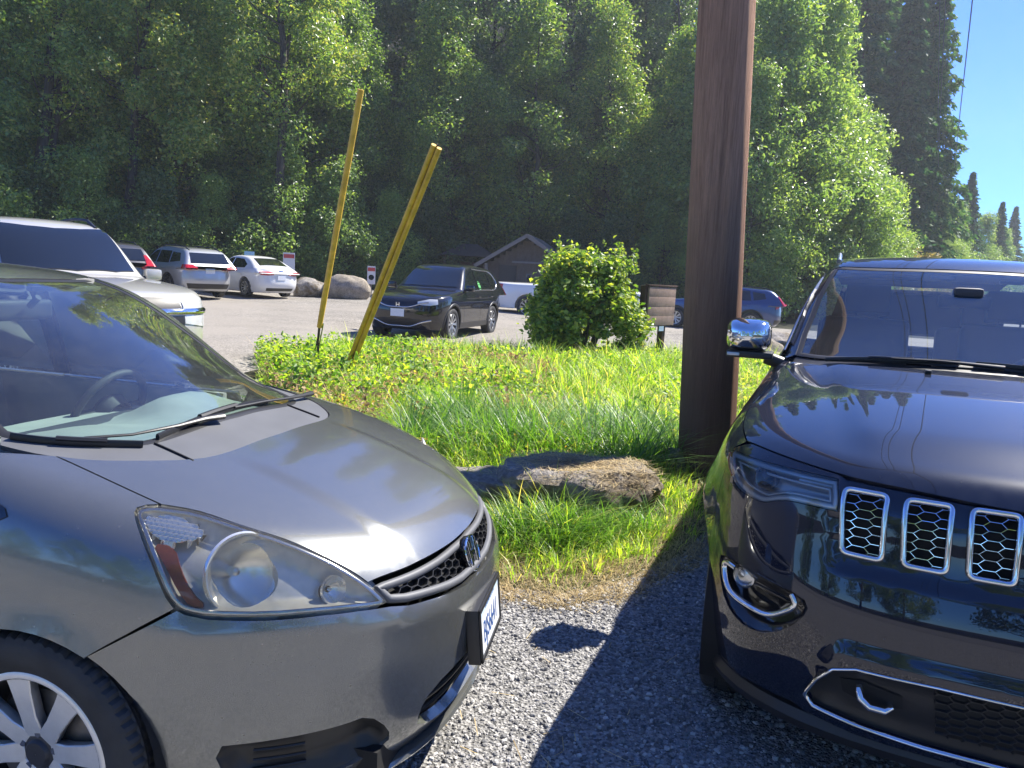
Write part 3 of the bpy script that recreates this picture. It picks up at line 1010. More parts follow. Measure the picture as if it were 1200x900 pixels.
def bark_mat(name, a, b_, scale=6.0, stretch=0.12, strength=0.8):
    m, nt, b = nmat(name)
    tc = nt.nodes.new('ShaderNodeTexCoord'); mp = nt.nodes.new('ShaderNodeMapping')
    mp.inputs['Scale'].default_value = (1, 1, stretch)
    nt.links.new(tc.outputs['Object'], mp.inputs[0])
    n = noise(nt, scale, 8, 0.7, vec=mp.outputs[0])
    r = ramp(nt, [(0.35, a), (0.65, b_)], n.outputs['Fac'])
    nt.links.new(r.outputs[0], b.inputs['Base Color'])
    setin(b, Roughness=0.9, Specular_IOR_Level=0.2)
    bump(nt, b, n.outputs['Fac'], strength, 0.05)
    return m

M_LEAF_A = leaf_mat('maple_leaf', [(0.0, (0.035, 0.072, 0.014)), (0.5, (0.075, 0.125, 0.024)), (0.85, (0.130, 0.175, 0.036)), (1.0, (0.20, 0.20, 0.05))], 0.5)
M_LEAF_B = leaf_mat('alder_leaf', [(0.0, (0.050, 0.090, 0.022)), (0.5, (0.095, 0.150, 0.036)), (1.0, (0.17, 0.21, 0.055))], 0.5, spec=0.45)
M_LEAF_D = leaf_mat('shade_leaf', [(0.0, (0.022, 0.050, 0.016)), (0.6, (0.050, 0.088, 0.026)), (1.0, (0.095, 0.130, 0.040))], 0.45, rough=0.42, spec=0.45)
M_NEEDLE = leaf_mat('fir_needle', [(0.0, (0.016, 0.052, 0.022)), (0.6, (0.036, 0.092, 0.036)), (1.0, (0.080, 0.140, 0.050))], 0.30, rough=0.7, spec=0.15)
M_LEAF_BUSH = leaf_mat('bush_leaf', [(0.0, (0.030, 0.070, 0.012)), (0.45, (0.085, 0.140, 0.024)), (0.85, (0.185, 0.220, 0.045)), (0.95, (0.28, 0.26, 0.07)), (1.0, (0.26, 0.15, 0.06))], 0.48, rough=0.5, spec=0.35, tcol=(1.5, 1.35, 0.45))
M_LEAF_DRY = leaf_mat('tan_leaf', [(0.0, (0.07, 0.085, 0.02)), (0.5, (0.14, 0.135, 0.035)), (1.0, (0.26, 0.17, 0.06))], 0.40)
M_BARK = bark_mat('bark', (0.030, 0.026, 0.022), (0.095, 0.085, 0.072))
M_BARKPALE = bark_mat('pale_bark', (0.10, 0.095, 0.085), (0.26, 0.245, 0.22))

def leaves(C, size, aspect=0.55, up=0.35, rng=None, jitter=0.35, out=None):
    """one rhombus leaf at every centre"""
    rng = rng or RNG
    n = len(C)
    d = rng.normal(size=(n, 3)); d[:, 2] += up * 2
    if out is not None: d += out * 0.9
    d /= np.linalg.norm(d, axis=1, keepdims=True)
    a = rng.normal(size=(n, 3)); u = np.cross(d, a); u /= np.linalg.norm(u, axis=1, keepdims=True)
    v = np.cross(d, u)
    s = size * rng.uniform(1 - jitter, 1 + jitter, (n, 1))
    f = d * s * 0.12
    V = np.stack([C - u * s * 0.5, C + v * s * aspect * 0.5 + f - u * s * 0.08, C + u * s * 0.5, C - v * s * aspect * 0.5 + f - u * s * 0.08], 1).reshape(-1, 3)
    F = np.arange(4 * n).reshape(n, 4)
    return V, F

def clump_points(centres, radii, n, rng, squash=0.75, shell=0.25):
    k = len(centres)
    w = radii ** 2; w = w / w.sum()
    idx = rng.choice(k, n, p=w)
    d = rng.normal(size=(n, 3)); d /= np.linalg.norm(d, axis=1, keepdims=True)
    r = radii[idx] * (shell + (1 - shell) * np.sqrt(rng.random(n))) * (1 + 0.35 * np.abs(rng.normal(size=n)))
    # uneven outline
    P = d * r[:, None] * [1, 1, squash]
    return centres[idx] + P, d

def tree_mesh(seed, H, base, rad, n_clump, n_leaf, leaf, r0=0.22, lean=0.0, clump=(0.55, 1.15), top_taper=0.75, bias=0.0):
    """returns (trunk MB, leaf verts, leaf faces) for a broadleaf tree standing at the origin"""
    rng = np.random.default_rng(seed)
    tr = MB()
    k = 9
    ang = rng.uniform(0, 2 * PI)
    pts = []; rr = []
    for i in range(k):
        t = i / (k - 1)
        wob = rng.normal(size=2) * 0.10 * H / 12 * (t > 0)
        pts.append(Vector((math.cos(ang) * lean * H * t + wob[0], math.sin(ang) * lean * H * t + wob[1], H * 0.92 * t)))
        rr.append(r0 * (1 - 0.88 * t) + (0.10 * r0 if i == 0 else 0))
    tr.tube(pts, rr, 9)
    n_clump = int(n_clump * 1.7); clump = (clump[0] * 0.55, clump[1] * 0.85)
    cs = []; rs = []
    def axis(z):
        f = np.clip(z / (H * 0.92), 0, 1) * (k - 1); i = int(min(f, k - 2)); return np.array(pts[i]) * (1 - (f - i)) + np.array(pts[i + 1]) * (f - i)
    for j in range(n_clump):
        t = (j + rng.random()) / n_clump
        z = base + (H - base) * t
        # widest at about a third of the crown
        prof = (0.55 + 0.45 * math.sin(PI * min(1, t * 1.4))) * (1 - top_taper * max(0, t - 0.35) / 0.65)
        a = j * 2.399 + rng.normal() * 0.5
        d = rad * prof * (0.35 + 0.65 * rng.random() ** 0.6)
        c = axis(z * 0.97) + np.array([math.cos(a) * d, math.sin(a) * d, rng.normal() * 0.3])
        c[2] = z
        cs.append(c); rs.append(rng.uniform(*clump) * (0.75 + 0.35 * prof))
        if j % 3 == 0 and d > rad * 0.25:
            p0 = Vector(axis(max(z - d * 0.55, base * 0.6))); p1 = Vector(c)
            mid = (p0 + p1) / 2 + Vector((0, 0, -0.1 * d))
            rb = r0 * (1 - 0.85 * min(1, z / H)) * 0.42
            tr.tube([p0, mid, p1], [rb, rb * 0.6, rb * 0.15], 6)
    cs = np.array(cs); rs = np.array(rs)
    P, d = clump_points(cs, rs, n_leaf, rng)
    P[:, 2] = np.maximum(P[:, 2], 0.05)
    V, F = leaves(P, leaf, rng=rng, out=d)
    return tr, V, F

def fir_mesh(seed, H, rad, base, n_br, leaf=0.34, r0=0.3, per=26):
    """conifer: irregular drooping boughs, each a fan of small hanging sprays"""
    rng = np.random.default_rng(seed)
    tr = MB(); tr.tube([(0, 0, 0), (rng.normal() * 0.1, rng.normal() * 0.1, H * 0.5), (0, 0, H)], [r0, r0 * 0.6, 0.02], 9)
    C = []; U = []
    for j in range(n_br):
        t = ((j + rng.random()) / n_br) ** 1.08
        z = base + (H - base) * t
        L = rad * (1 - t) ** 0.95 * rng.uniform(0.40, 1.25) + 0.15
        a = j * 2.399 + rng.normal() * 0.5
        d = np.array([math.cos(a), math.sin(a)])
        m = max(10, int(per * (0.25 + 0.75 * L / rad)))
        s = (0.10 + 0.90 * np.sqrt(rng.random(m))) * L
        tilt = rng.uniform(-0.05, 0.22)
        axis = tilt * s - 0.42 * s ** 2 / (L + 0.5)
        w = 0.42 * s * (1 - 0.75 * s / L) + 0.10
        side = rng.normal(size=m) * w
        hang = -rng.random(m) ** 1.5 * 0.45 * np.minimum(1, L / 2)
        P = np.stack([d[0] * s - d[1] * side, d[1] * s + d[0] * side, z + axis + hang - np.abs(side) * 0.22], -1)
        C.append(P)
        U.append(np.stack([d[0] * 0.7 - np.sign(side) * d[1] * 0.7, d[1] * 0.7 + np.sign(side) * d[0] * 0.7, np.full(m, -0.65)], -1))
        if j % 3 == 0 and L > 0.8:
            tr.tube([(0, 0, z), (d[0] * L * 0.5, d[1] * L * 0.5, z + tilt * L * 0.5 - 0.1 * L), (d[0] * L * 0.9, d[1] * L * 0.9, z + tilt * L * 0.9 - 0.34 * L)], [0.05, 0.03, 0.01], 5)
    C = np.concatenate(C); U = np.concatenate(U); n = len(C)
    U += rng.normal(size=U.shape) * 0.45; U /= np.linalg.norm(U, axis=1, keepdims=True)
    W = np.cross(U, rng.normal(size=(n, 3))); W /= np.linalg.norm(W, axis=1, keepdims=True)
    s = leaf * rng.uniform(0.5, 1.5, (n, 1))
    V = np.stack([C - U * s * 0.5, C + W * s * 0.22, C + U * s * 0.5, C - W * s * 0.22], 1).reshape(-1, 3)
    return tr, V, np.arange(4 * n).reshape(n, 4)

def make_tree(name, geo, leaf_m, bark_m=None, label=None, cat='tree', group=None):
    tr, V, F = geo
    root = empty(name, label=label, cat=cat, group=group)
    tr.build('trunk', bark_m or M_BARK, root, smooth=True, angle=60)
    link('crown', raw_mesh('crown', V, F, smooth=False), leaf_m, root)
    return root

PROTO = {}
def plant(key, x, y, s=1.0, rz=None, label=None, z=None, name=None, sz=None, group=None, tilt=0.0, cat=None):
    p = PROTO[key]
    o = copy_tree(p['root'])
    rz = random.uniform(0, 2 * PI) if rz is None else rz
    o.location = (x, y, float(terrain(x, y)) - 0.03 if z is None else z)
    o.rotation_euler = (tilt, 0, rz)
    o.scale = (s, s, sz or s)
    o['label'] = label or p['label']
    o['category'] = cat or p['cat']
    g = group or p['group']
    if g: o['group'] = g
    p['used'] = True
    return o
def proto(key, name, geo, leaf_m, label, group, bark_m=None, cat='tree'):
    r = make_tree(name, geo, leaf_m, bark_m, label, cat, group)
    PROTO[key] = dict(root=r, label=label, group=group, cat=cat)
def drop_protos():
    for p in PROTO.values():
        for c in list(p['root'].children):
            bpy.data.objects.remove(c)
        bpy.data.objects.remove(p['root'])
# ------------------------------------------------------------------ the wood round the lot
HB = [(-75, 40), (-40, 52), (-20, 60), (0, 64), (14, 66), (22, 72)]
hv = []; hf = []
for i, (x, y) in enumerate(resample(HB, 4.0, closed=False)):
    for j in range(7):
        t = j / 6
        hv.append((x * (1 + 0.28 * t) + RNG.normal() * 0.6 * t, y + 26 * t + RNG.normal() * 0.6 * t, -0.2 + 36 * t ** 1.1 * sstep(24, 8, x) + RNG.normal() * 0.35 * t))
m_ = 7; n_ = len(hv) // m_
for i in range(n_ - 1):
    for j in range(m_ - 1):
        hf.append((i * m_ + j, (i + 1) * m_ + j, (i + 1) * m_ + j + 1, i * m_ + j + 1))
tag(link('sky_block_slope', raw_mesh('sky_block_slope', hv, hf), M_SOIL), kind='structure')  # dark slope added to block sky showing between the trees

proto('maple1', 'maple_tree', tree_mesh(11, 16, 2.2, 4.3, 70, 27000, 0.19), M_LEAF_A, 'sunlit broadleaf tree with a bare lower trunk at the wood edge', 'broadleaf trees along the wood edge')
proto('maple2', 'maple_tree', tree_mesh(12, 17, 3.5, 4.0, 64, 25000, 0.18, lean=0.05), M_LEAF_A, 'sunlit broadleaf tree with a bare lower trunk at the wood edge', 'broadleaf trees along the wood edge')
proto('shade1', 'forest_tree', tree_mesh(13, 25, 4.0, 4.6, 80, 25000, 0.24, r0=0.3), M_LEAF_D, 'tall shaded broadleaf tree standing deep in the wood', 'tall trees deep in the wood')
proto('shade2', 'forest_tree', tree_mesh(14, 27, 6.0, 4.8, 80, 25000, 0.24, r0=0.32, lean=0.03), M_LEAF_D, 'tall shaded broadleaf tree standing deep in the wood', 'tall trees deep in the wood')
proto('alder1', 'alder_tree', tree_mesh(15, 12.5, 0.6, 3.3, 80, 27000, 0.17, r0=0.16, clump=(0.45, 1.0)), M_LEAF_B, 'light green bushy alder leafed down to the ground right of the utility pole', 'alders right of the pole')
proto('alder2', 'alder_tree', tree_mesh(16, 11, 0.4, 3.6, 80, 27000, 0.16, r0=0.15, clump=(0.45, 1.0)), M_LEAF_B, 'light green bushy alder leafed down to the ground right of the utility pole', 'alders right of the pole')
proto('under1', 'understory_tree', tree_mesh(17, 6.5, 0.3, 2.6, 46, 14000, 0.16, r0=0.09, clump=(0.45, 0.95)), M_LEAF_B, 'small leafy tree growing at the edge of the parking lot', 'small trees at the lot edge')
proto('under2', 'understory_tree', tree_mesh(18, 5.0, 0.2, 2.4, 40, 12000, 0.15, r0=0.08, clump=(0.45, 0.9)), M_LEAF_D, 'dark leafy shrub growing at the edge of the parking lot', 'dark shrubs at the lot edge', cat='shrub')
proto('fir1', 'fir_tree', fir_mesh(19, 32, 4.8, 1.0, 520, 0.42, per=165), M_NEEDLE, 'towering dark fir tree beside the open sky', 'tall firs beside the open sky')
proto('fir2', 'fir_tree', fir_mesh(20, 27, 4.4, 0.8, 460, 0.40, per=155), M_NEEDLE, 'towering dark fir tree beside the open sky', 'tall firs beside the open sky')
proto('dry1', 'tan_shrub', tree_mesh(21, 5.5, 0.2, 2.8, 40, 12000, 0.15, r0=0.07, clump=(0.45, 0.95)), M_LEAF_DRY, 'yellowing shrub at the foot of the firs', 'yellowing shrubs under the firs', cat='shrub')

proto('bare1', 'bare_trunk_tree', tree_mesh(22, 25, 9.0, 4.4, 60, 20000, 0.20, r0=0.27), M_LEAF_A, 'tall tree with a thick bare trunk rising over the parked cars', 'bare-trunked trees over the parked cars', bark_m=M_BARK)
proto('lean1', 'leaning_tree', tree_mesh(24, 22, 8.5, 4.0, 60, 20000, 0.20, r0=0.30, lean=0.20), M_LEAF_A, 'leaning tree with a dark bare trunk over the parked cars', 'leaning trees over the parked cars')
plant('bare1', -11.6, 38.2, 1.0)
plant('lean1', -21.5, 33.5, 1.0, rz=R(-40))
plant('lean1', -17.6, 34.5, 0.9, rz=R(-25))
# tall trees at the back (x, y, scale)
for i, (x, y, s) in enumerate([(-44, 47, 1.0), (-38, 52, 1.1), (-33, 46, 1.0), (-29, 52, 1.1), (-24, 46, 1.0), (-20, 52, 1.12), (-15.5, 47, 0.95), (-11.5, 54, 1.1), (-6.5, 50, 0.98), (-2.5, 56, 1.1), (2.0, 51, 0.98), (6.0, 57, 1.06), (9.5, 52, 0.92), (13.5, 58, 0.95), (-48, 40, 1.0), (-40, 40, 1.0), (17.5, 63, 0.9), (22, 66, 0.85), (-26, 58, 1.15), (-17, 60, 1.2), (-8.5, 61, 1.2), (-0.5, 63, 0.95), (4.5, 62, 0.95), (10, 64, 0.95), (-35, 58, 1.15), (-13.5, 50, 1.05), (-4.6, 52, 1.1), (-22, 42.5, 0.9), (4.0, 57, 1.25), (8.2, 58, 1.25), (11.2, 57, 1.2)]):
    plant('shade1' if i % 2 else 'shade2', x, y, s)
# the sunlit edge
for i, (x, y, s) in enumerate([(-30, 34.5, 1.0), (-25.5, 36.5, 1.1), (-21.0, 35.5, 1.0), (-17.2, 39.0, 1.08), (-12.4, 40.5, 1.12), (-9.6, 44.0, 0.95), (-4.0, 45.0, 1.0), (0.5, 45.5, 1.05), (5.0, 46.5, 1.0), (8.6, 44.0, 0.95), (-34, 33, 1.05), (11.5, 48, 1.05)]):
    plant('maple1' if i % 2 else 'maple2', x, y, s)
for i, (x, y, s) in enumerate([(-22.5, 32.2, 1.0), (-18.5, 33.4, 0.8), (-14.4, 36.6, 0.75), (-9.0, 39.3, 0.95), (-6.8, 40.8, 0.75), (-11.7, 38.6, 1.05), (-26.5, 31.5, 1.05), (7.6, 41.5, 0.9)]):
    plant('under1', x, y, s)
for i, (x, y, s) in enumerate([(-20.5, 33.0, 0.9), (-16.4, 35.2, 0.95), (-13.0, 38.0, 0.9), (-4.8, 42.5, 0.95), (2.8, 43.0, 1.0), (5.2, 42.0, 1.0), (-24.5, 32.5, 0.9), (-29, 31.5, 1.0), (-7.8, 42.5, 1.1), (9.8, 41.0, 1.05), (-3.2, 46.5, 1.25), (-0.6, 47.5, 1.3), (1.2, 44.5, 1.0), (-5.8, 47, 1.3), (3.8, 48, 1.3), (-15.0, 39.5, 1.2), (-18.8, 37, 1.2)]):
    plant('under2', x, y, s)
for i, (x, y, s) in enumerate([(13.0, 41.0, 1.5), (15.8, 43.0, 1.38), (18.6, 46.0, 1.15), (21.2, 49.0, 0.98), (14.6, 46.5, 1.5), (11.2, 38.2, 0.95), (24.0, 52.0, 0.80), (10.6, 43.5, 1.4), (17.8, 41.0, 0.7)]):
    plant('alder1' if i % 2 else 'alder2', x, y, s)
for i, (x, y, s) in enumerate([(21.6, 57, 1.0), (24.6, 60, 1.02), (27.6, 59, 0.95), (30.3, 61, 0.92), (19.0, 60, 1.05), (26.0, 66, 1.15), (32.6, 66, 0.80), (29.3, 67, 1.0), (16.0, 58, 1.05)]):
    plant('fir1' if i % 2 else 'fir2', x, y, s)
for i, (x, y, s) in enumerate([(23.8, 51.5, 0.95), (26.4, 53.5, 0.9), (29.5, 56.0, 0.85), (33.0, 60.5, 0.8)]):
    plant('dry1', x, y, s)
for (x, y, s) in [(46.5, 82, 0.54), (58.5, 96, 0.50), (74.0, 118, 0.58), (43.0, 80, 0.48)]:
    plant('fir2', x, y, s * 1.35, sz=s, label='distant pointed fir standing clear against the blue sky', group='distant firs down the road')
for (x, y, s) in [(42.0, 76, 0.95), (52.0, 88, 1.0), (64, 104, 1.0), (82, 125, 1.1), (92, 138, 1.1), (37.5, 70, 0.9)]:
    plant('alder2', x, y, s, label='distant round leafy tree lining the road', group='distant leafy trees down the road')
# trees across the road, behind the camera (they show in the paint and the glass)
for i, (x, y, s) in enumerate([(-24, -17, 0.8), (-17, -20, 0.95), (-9, -18, 0.85), (-2, -21, 1.0), (6, -19, 0.85), (14, -20, 1.0), (22, -14, 0.9), (27, -4, 0.9), (-31, -12, 0.9), (32, 8, 0.85), (38, 18, 0.95), (46, 29, 0.9), (55, 40, 1.0), (64, 52, 1.0), (43, 12, 1.0), (58, 30, 1.1)]):
    plant('maple1' if i % 2 else 'alder1', x, y, s, label='leafy tree on the far side of the road', group='trees across the road')
drop_protos()
# ------------------------------------------------------------------ grey hatchback: body surface
FIT_POS = (-0.908, 2.536); FIT_HD = R(-14.5)
fit_W = Spl([(0.10, 0.790), (0.22, 0.815), (0.40, 0.838), (0.55, 0.8475), (0.68, 0.846), (0.80, 0.834), (0.92, 0.808), (1.03, 0.775), (1.2, 0.72)])
fit_L = Spl([(0.12, 0.98), (0.20, 1.04), (0.30, 1.11), (0.42, 1.135), (0.55, 1.135), (0.64, 1.118), (0.72, 1.095), (0.80, 1.06), (0.9, 1.02), (1.1, 0.97)])
fit_hood = Spl([(-0.6, 1.12), (-0.3, 1.095), (-0.1, 1.065), (0.15, 1.015), (0.40, 0.945), (0.60, 0.870), (0.75, 0.795), (0.85, 0.725), (0.95, 0.64)])
fit_roof = Spl([(-3.45, 0.95), (-3.25, 1.25), (-3.05, 1.425), (-2.6, 1.49), (-2.0, 1.52), (-1.5, 1.525), (-1.15, 1.505), (-0.95, 1.462), (-0.70, 1.365), (-0.35, 1.205), (0.0, 1.045), (0.3, 0.91)])
fit_Wg = Spl([(0.9, 0.80), (1.05, 0.755), (1.2, 0.71), (1.35, 0.66), (1.5, 0.60), (1.6, 0.56)])
FIT_XC = -0.25; FIT_XR = -2.55
def fit_lower(x, y, z):
    ay = np.abs(y)
    W = fit_W(z); L = fit_L(z)
    u = np.maximum(x - FIT_XC, 0) / L
    ur = np.maximum(FIT_XR - x, 0) / (0.72 + 0.03 * z)
    p = 2.45
    r = (u ** p + (ay / W) ** p + ur ** 3.2) ** (1 / p)
    side = (r - 1) * W
    crown = 0.055 * (ay / 0.7) ** 2.4
    top = (z - fit_hood(x) + crown) * 0.95
    return smax(side, top, 0.10)
def fit_green(x, y, z):
    ay = np.abs(y)
    gs = ay - fit_Wg(z)
    gt = (z - fit_roof(x + 0.22 * (ay / 0.62) ** 2.2 * sstep(-1.0, -0.3, x)) + 0.035 * (ay / 0.6) ** 2.2) * 0.9
    return np.maximum(smax(gs, gt, 0.10), 0.93 - z)
def fit_F(x, y, z):
    lo = fit_lower(x, y, z)
    lo = np.maximum(lo, np.where(x < -0.45, z - 1.0, -1))
    return np.minimum(smin(lo, fit_green(x, y, z), 0.03), 9)
#BUILD
M_FIT = paint('grey_metallic_paint', (0.172, 0.180, 0.174), 0.65, 0.26, dust=0.17, flake=0.10, coat_rough=0.03)
fit = empty('hatchback_car', (FIT_POS[0], FIT_POS[1], 0), FIT_HD, 'grey metallic hatchback with hazed headlights, its nose reaching towards the dark blue off-roader', 'car')
TOPM = Planar((0, 0, 1), (0, 1, 0)); SIDER = Planar((0, -1, 0)); SIDEL = Planar((0, 1, 0))
def onto(Fn, mp, pts):
    O, D, a, b = mp.rays(np.array(pts, float))
    return cast(Fn, O, D, a, b)[0]
def arcpts(cx, cz, r, a0, a1, n=14):
    return [(cx + r * math.cos(R(a0 + (a1 - a0) * k / n)), cz + r * math.sin(R(a0 + (a1 - a0) * k / n))) for k in range(n + 1)]
def mirror2(P):
    """close a half outline (y <= 0 half, first and last point on y = 0) by its mirror image"""
    P = [tuple(p) for p in P]
    return P + [(a, -b) for a, b in reversed(P) if abs(b) > 1e-6]
def build_fit():
    root = fit
    FW = (-0.03, 0.325)                                  # front wheel centre (x, z)
    RW = (-2.53, 0.325)
    # ---- hood
    rear = curve([(0.158, 0.0), (0.155, -0.143), (0.125, -0.385), (0.04, -0.49), (-0.076, -0.58), (-0.145, -0.608)], 0.03)
    sidee = curve([(-0.145, -0.608), (-0.036, -0.622), (0.052, -0.632), (0.136, -0.639), (0.211, -0.642)], 0.03)
    hltop = curve([(0.211, -0.644), (0.289, -0.609), (0.384, -0.588), (0.51, -0.543), (0.585, -0.516), (0.635, -0.495), (0.70, -0.467)], 0.03)
    front = curve([(0.700, -0.466), (0.733, -0.387), (0.764, -0.285), (0.782, -0.183), (0.792, -0.069), (0.793, 0.0)], 0.03)
    half = list(rear) + list(sidee[1:]) + list(hltop[1:]) + list(front[1:])
    half[0] = (0.158, 0.0); half[-1] = (0.793, 0.0)
    def hood_rise(Q, V):
        # the pressed line that runs from the cowl towards the grille
        ay = np.abs(V[:, 1])
        return 0.009 * sstep(0.335, 0.275, ay) * sstep(0.14, 0.34, V[:, 0])
    panel('hood', fit_F, TOPM, mirror2(half), M_FIT, root, step=0.016, gap=0.0022, skirt=0.02, rise=hood_rise)
    # ---- cowl panel under the wipers
    gl = curve([(-0.005, 0.0), (-0.008, -0.09), (-0.013, -0.298), (-0.037, -0.413), (-0.134, -0.518), (-0.271, -0.585), (-0.330, -0.605)], 0.03)
    cw = [(0.158, 0.0)] + [tuple(p) for p in rear[1:]] + [(-0.20, -0.622), (-0.30, -0.635)] + [tuple(p) for p in gl[::-1]]
    cw[-1] = (-0.005, 0.0)
    cp = panel('cowl_panel', fit_F, TOPM, mirror2(cw), M_COWL, root, step=0.03, gap=0.002, off=-0.004)
    for yy in (-0.385, 0.33):
        sm = MB()
        P = onto(fit_F, TOPM, [(-0.02 + 0.145 * t, yy - 0.02 * t) for t in np.linspace(0, 1, 6)])
        sm.tube([p + [0, 0, -0.0015] for p in P], 0.0035, 6)
        sm.build('cowl_joint', M_DARK, cp)
    # ---- windshield
    top = curve([(-0.955, 0.0), (-0.965, -0.20), (-1.0, -0.38), (-1.045, -0.475)], 0.04)
    ws = [tuple(p) for p in gl] + [(-0.60, -0.565), (-0.85, -0.518)] + [tuple(p) for p in top[::-1]]
    ws[0] = (-0.005, 0.0); ws[-1] = (-0.955, 0.0)
    wsm = mirror2(ws)
    wg = panel('windshield', fit_F, TOPM, wsm, M_GLASS, root, step=0.035, off=-0.004, skirt=0)
    V, F = strip_on(fit_F, TOPM, resample(inset(wsm, 0.010), 0.03), 0.028, 0.003, closed=True, off=-0.003, prof=2)
    MB().add(V, F).build('windshield_seal', M_BLACK, wg, smooth=True)
    # ---- roof with the visor header
    rl = [(-0.958, 0.0)] + [(a - 0.006, b) for a, b in top[1:]] + [(-1.10, -0.52), (-1.5, -0.545), (-2.2, -0.545), (-2.8, -0.52), (-3.08, -0.48), (-3.12, 0.0)]
    panel('roof', fit_F, TOPM, mirror2(rl), M_FIT, root, step=0.06, gap=0.0015)
    MB().box((-2.0, 0, 1.455), (2.0, 0.9, 0.02)).build('headliner', M_CABINLT, root)
    obl = Planar((0.30, -0.62, 0.72)); OB = {1: obl}
    for s, flip in ((-1, False), (1, True)):
        # ---- fender
        hs3 = onto(fit_F, TOPM, sidee); hl3 = np.array([(0.211, -0.645, 0.954), (0.187, -0.662, 0.955), (0.176, -0.682, 0.953), (0.181, -0.697, 0.946), (0.198, -0.712, 0.933), (0.275, -0.753, 0.85), (0.319, -0.76, 0.775), (0.341, -0.758, 0.748)])
        gp3 = np.array([(0.345, -0.757, 0.744), (0.241, -0.796, 0.684), (0.142, -0.822, 0.624)])
        ar = [(x, z) for x, z in arcpts(*FW, 0.345, 60, 205, 20)]
        ar3 = onto(fit_F, SIDER, ar)
        lo3 = onto(fit_F, SIDER, [(-0.50, 0.19), (-0.52, 0.4), (-0.53, 0.7), (-0.53, 0.93)])
        up3 = onto(fit_F, obl, obl.inv(np.array([(-0.45, -0.74, 1.03), (-0.30, -0.69, 1.05), (-0.22, -0.645, 1.04)])))
        loop3 = np.concatenate([hs3, hl3[1:], gp3[1:], ar3, lo3, up3])
        fo = Planar((0.12, -0.78, 0.62))
        def fender_rise(Q, V):
            rr = np.hypot(V[:, 0] - FW[0], V[:, 2] - FW[1])
            return 0.012 * np.exp(-((rr - 0.352) / 0.032) ** 2) * sstep(0.40, 0.50, V[:, 2])
        fe = panel('fender', fit_F, fo, fo.inv(loop3), M_FIT, root, step=0.03, gap=0.0022, skirt=0.022, flip_y=flip, rise=fender_rise)
        arch_liner(root, FW[0], FW[1], 0.348, s * 0.50, s * 0.80)
        arch_liner(root, RW[0], RW[1], 0.348, s * 0.50, s * 0.80)
        # ---- pillar between the glass and the door
        we = onto(fit_F, TOPM, [(-0.330, -0.605), (-0.60, -0.565), (-0.85, -0.518), (-1.045, -0.475)])
        wo = onto(fit_green, SIDER, [(-1.13, 1.42), (-0.95, 1.365), (-0.72, 1.25), (-0.50, 1.13), (-0.40, 1.06)])
        pl = np.concatenate([we, onto(fit_F, TOPM, [(-1.10, -0.52)]), wo])
        panel('windshield_pillar', fit_F, obl, obl.inv(pl), M_FIT, root, step=0.035, gap=0.001, flip_y=flip)
        # ---- quarter window and its base
        qw = [(-0.16, 0.985), (-0.105, 0.945), (-0.115, 0.915), (-0.45, 0.985), (-0.50, 1.10)]
        # ---- doors
        for nm, xa, xb in (('door', -0.535, -1.50), ('door', -1.505, -2.40)):
            if nm == 'door' and xb < -2:
                dl = [(xa, 0.24), (xa, 0.98)] + [(xb - 0.25, 0.98), (xb - 0.22, 0.70)] + arcpts(*RW, 0.36, 60, 8, 8) + [(xb + 0.25, 0.24)]
                dl = [(xa, 0.24), (xa, 0.99), (-2.62, 0.99), (-2.60, 0.75)] + [p for p in arcpts(*RW, 0.36, 85, 15, 8)] + [(-2.16, 0.24)]
            else:
                dl = [(xa, 0.24), (xa, 0.99), (xb, 0.99), (xb, 0.24)]
            d = panel('door', fit_F, SIDER, dl, M_FIT, root, step=0.06, gap=0.003, flip_y=flip)
            h = MB().tube([(xb + 0.22, s * 0.845, 0.86), (xb + 0.20, s * 0.875, 0.865), (xb + 0.08, s * 0.875, 0.865), (xb + 0.06, s * 0.845, 0.86)], 0.013, 8)
            h.build('door_handle', M_FIT, d, smooth=True)
        panel('sill', fit_F, SIDER, [(-0.45, 0.17), (-0.50, 0.235), (-2.15, 0.235), (-2.17, 0.17)], M_BLACK, root, step=0.08, flip_y=flip)
        q = [(-2.63, 0.99), (-2.61, 0.76)] + arcpts(*RW, 0.35, 100, 195, 10) + [(-2.95, 0.22), (-3.20, 0.40), (-3.22, 0.80), (-3.20, 0.99)]
        panel('rear_quarter', fit_F, SIDER, q, M_FIT, root, step=0.06, gap=0.002, flip_y=flip)
        # ---- side glass
        belt = 1.0
        for nm, poly in (('side_window', [(-0.56, 1.005), (-0.56, 1.10), (-0.80, 1.245), (-1.10, 1.385), (-1.45, 1.43), (-1.45, 1.005)]),
                         ('side_window', [(-1.53, 1.005), (-1.53, 1.435), (-2.3, 1.42), (-2.42, 1.005)]),
                         ('side_window', [(-2.5, 1.02), (-2.40, 1.40), (-2.85, 1.36), (-2.95, 1.05)])):
            panel(nm, fit_green, SIDER, poly, M_GLASSSIDE, root, step=0.07, skirt=0, off=-0.004, flip_y=flip)
        qp = panel('quarter_window', fit_F, SIDER, [(-0.115, 0.945), (-0.100, 0.928), (-0.125, 0.915), (-0.50, 0.99), (-0.50, 1.075), (-0.40, 1.045)], M_DGLASS, root, step=0.03, skirt=0, off=0.003, flip_y=flip)
        fr = [(-0.60, 1.10), (-0.80, 1.245), (-1.10, 1.385), (-1.45, 1.43), (-2.3, 1.42), (-2.85, 1.36), (-3.1, 1.30)]
        up = [(-3.15, 1.36), (-2.8, 1.43), (-2.2, 1.47), (-1.5, 1.475), (-1.12, 1.425), (-0.95, 1.37), (-0.72, 1.255), (-0.58, 1.18)]
        panel('window_frame', fit_green, SIDER, fr + up, M_FIT, root, step=0.06, gap=0.001, flip_y=flip)
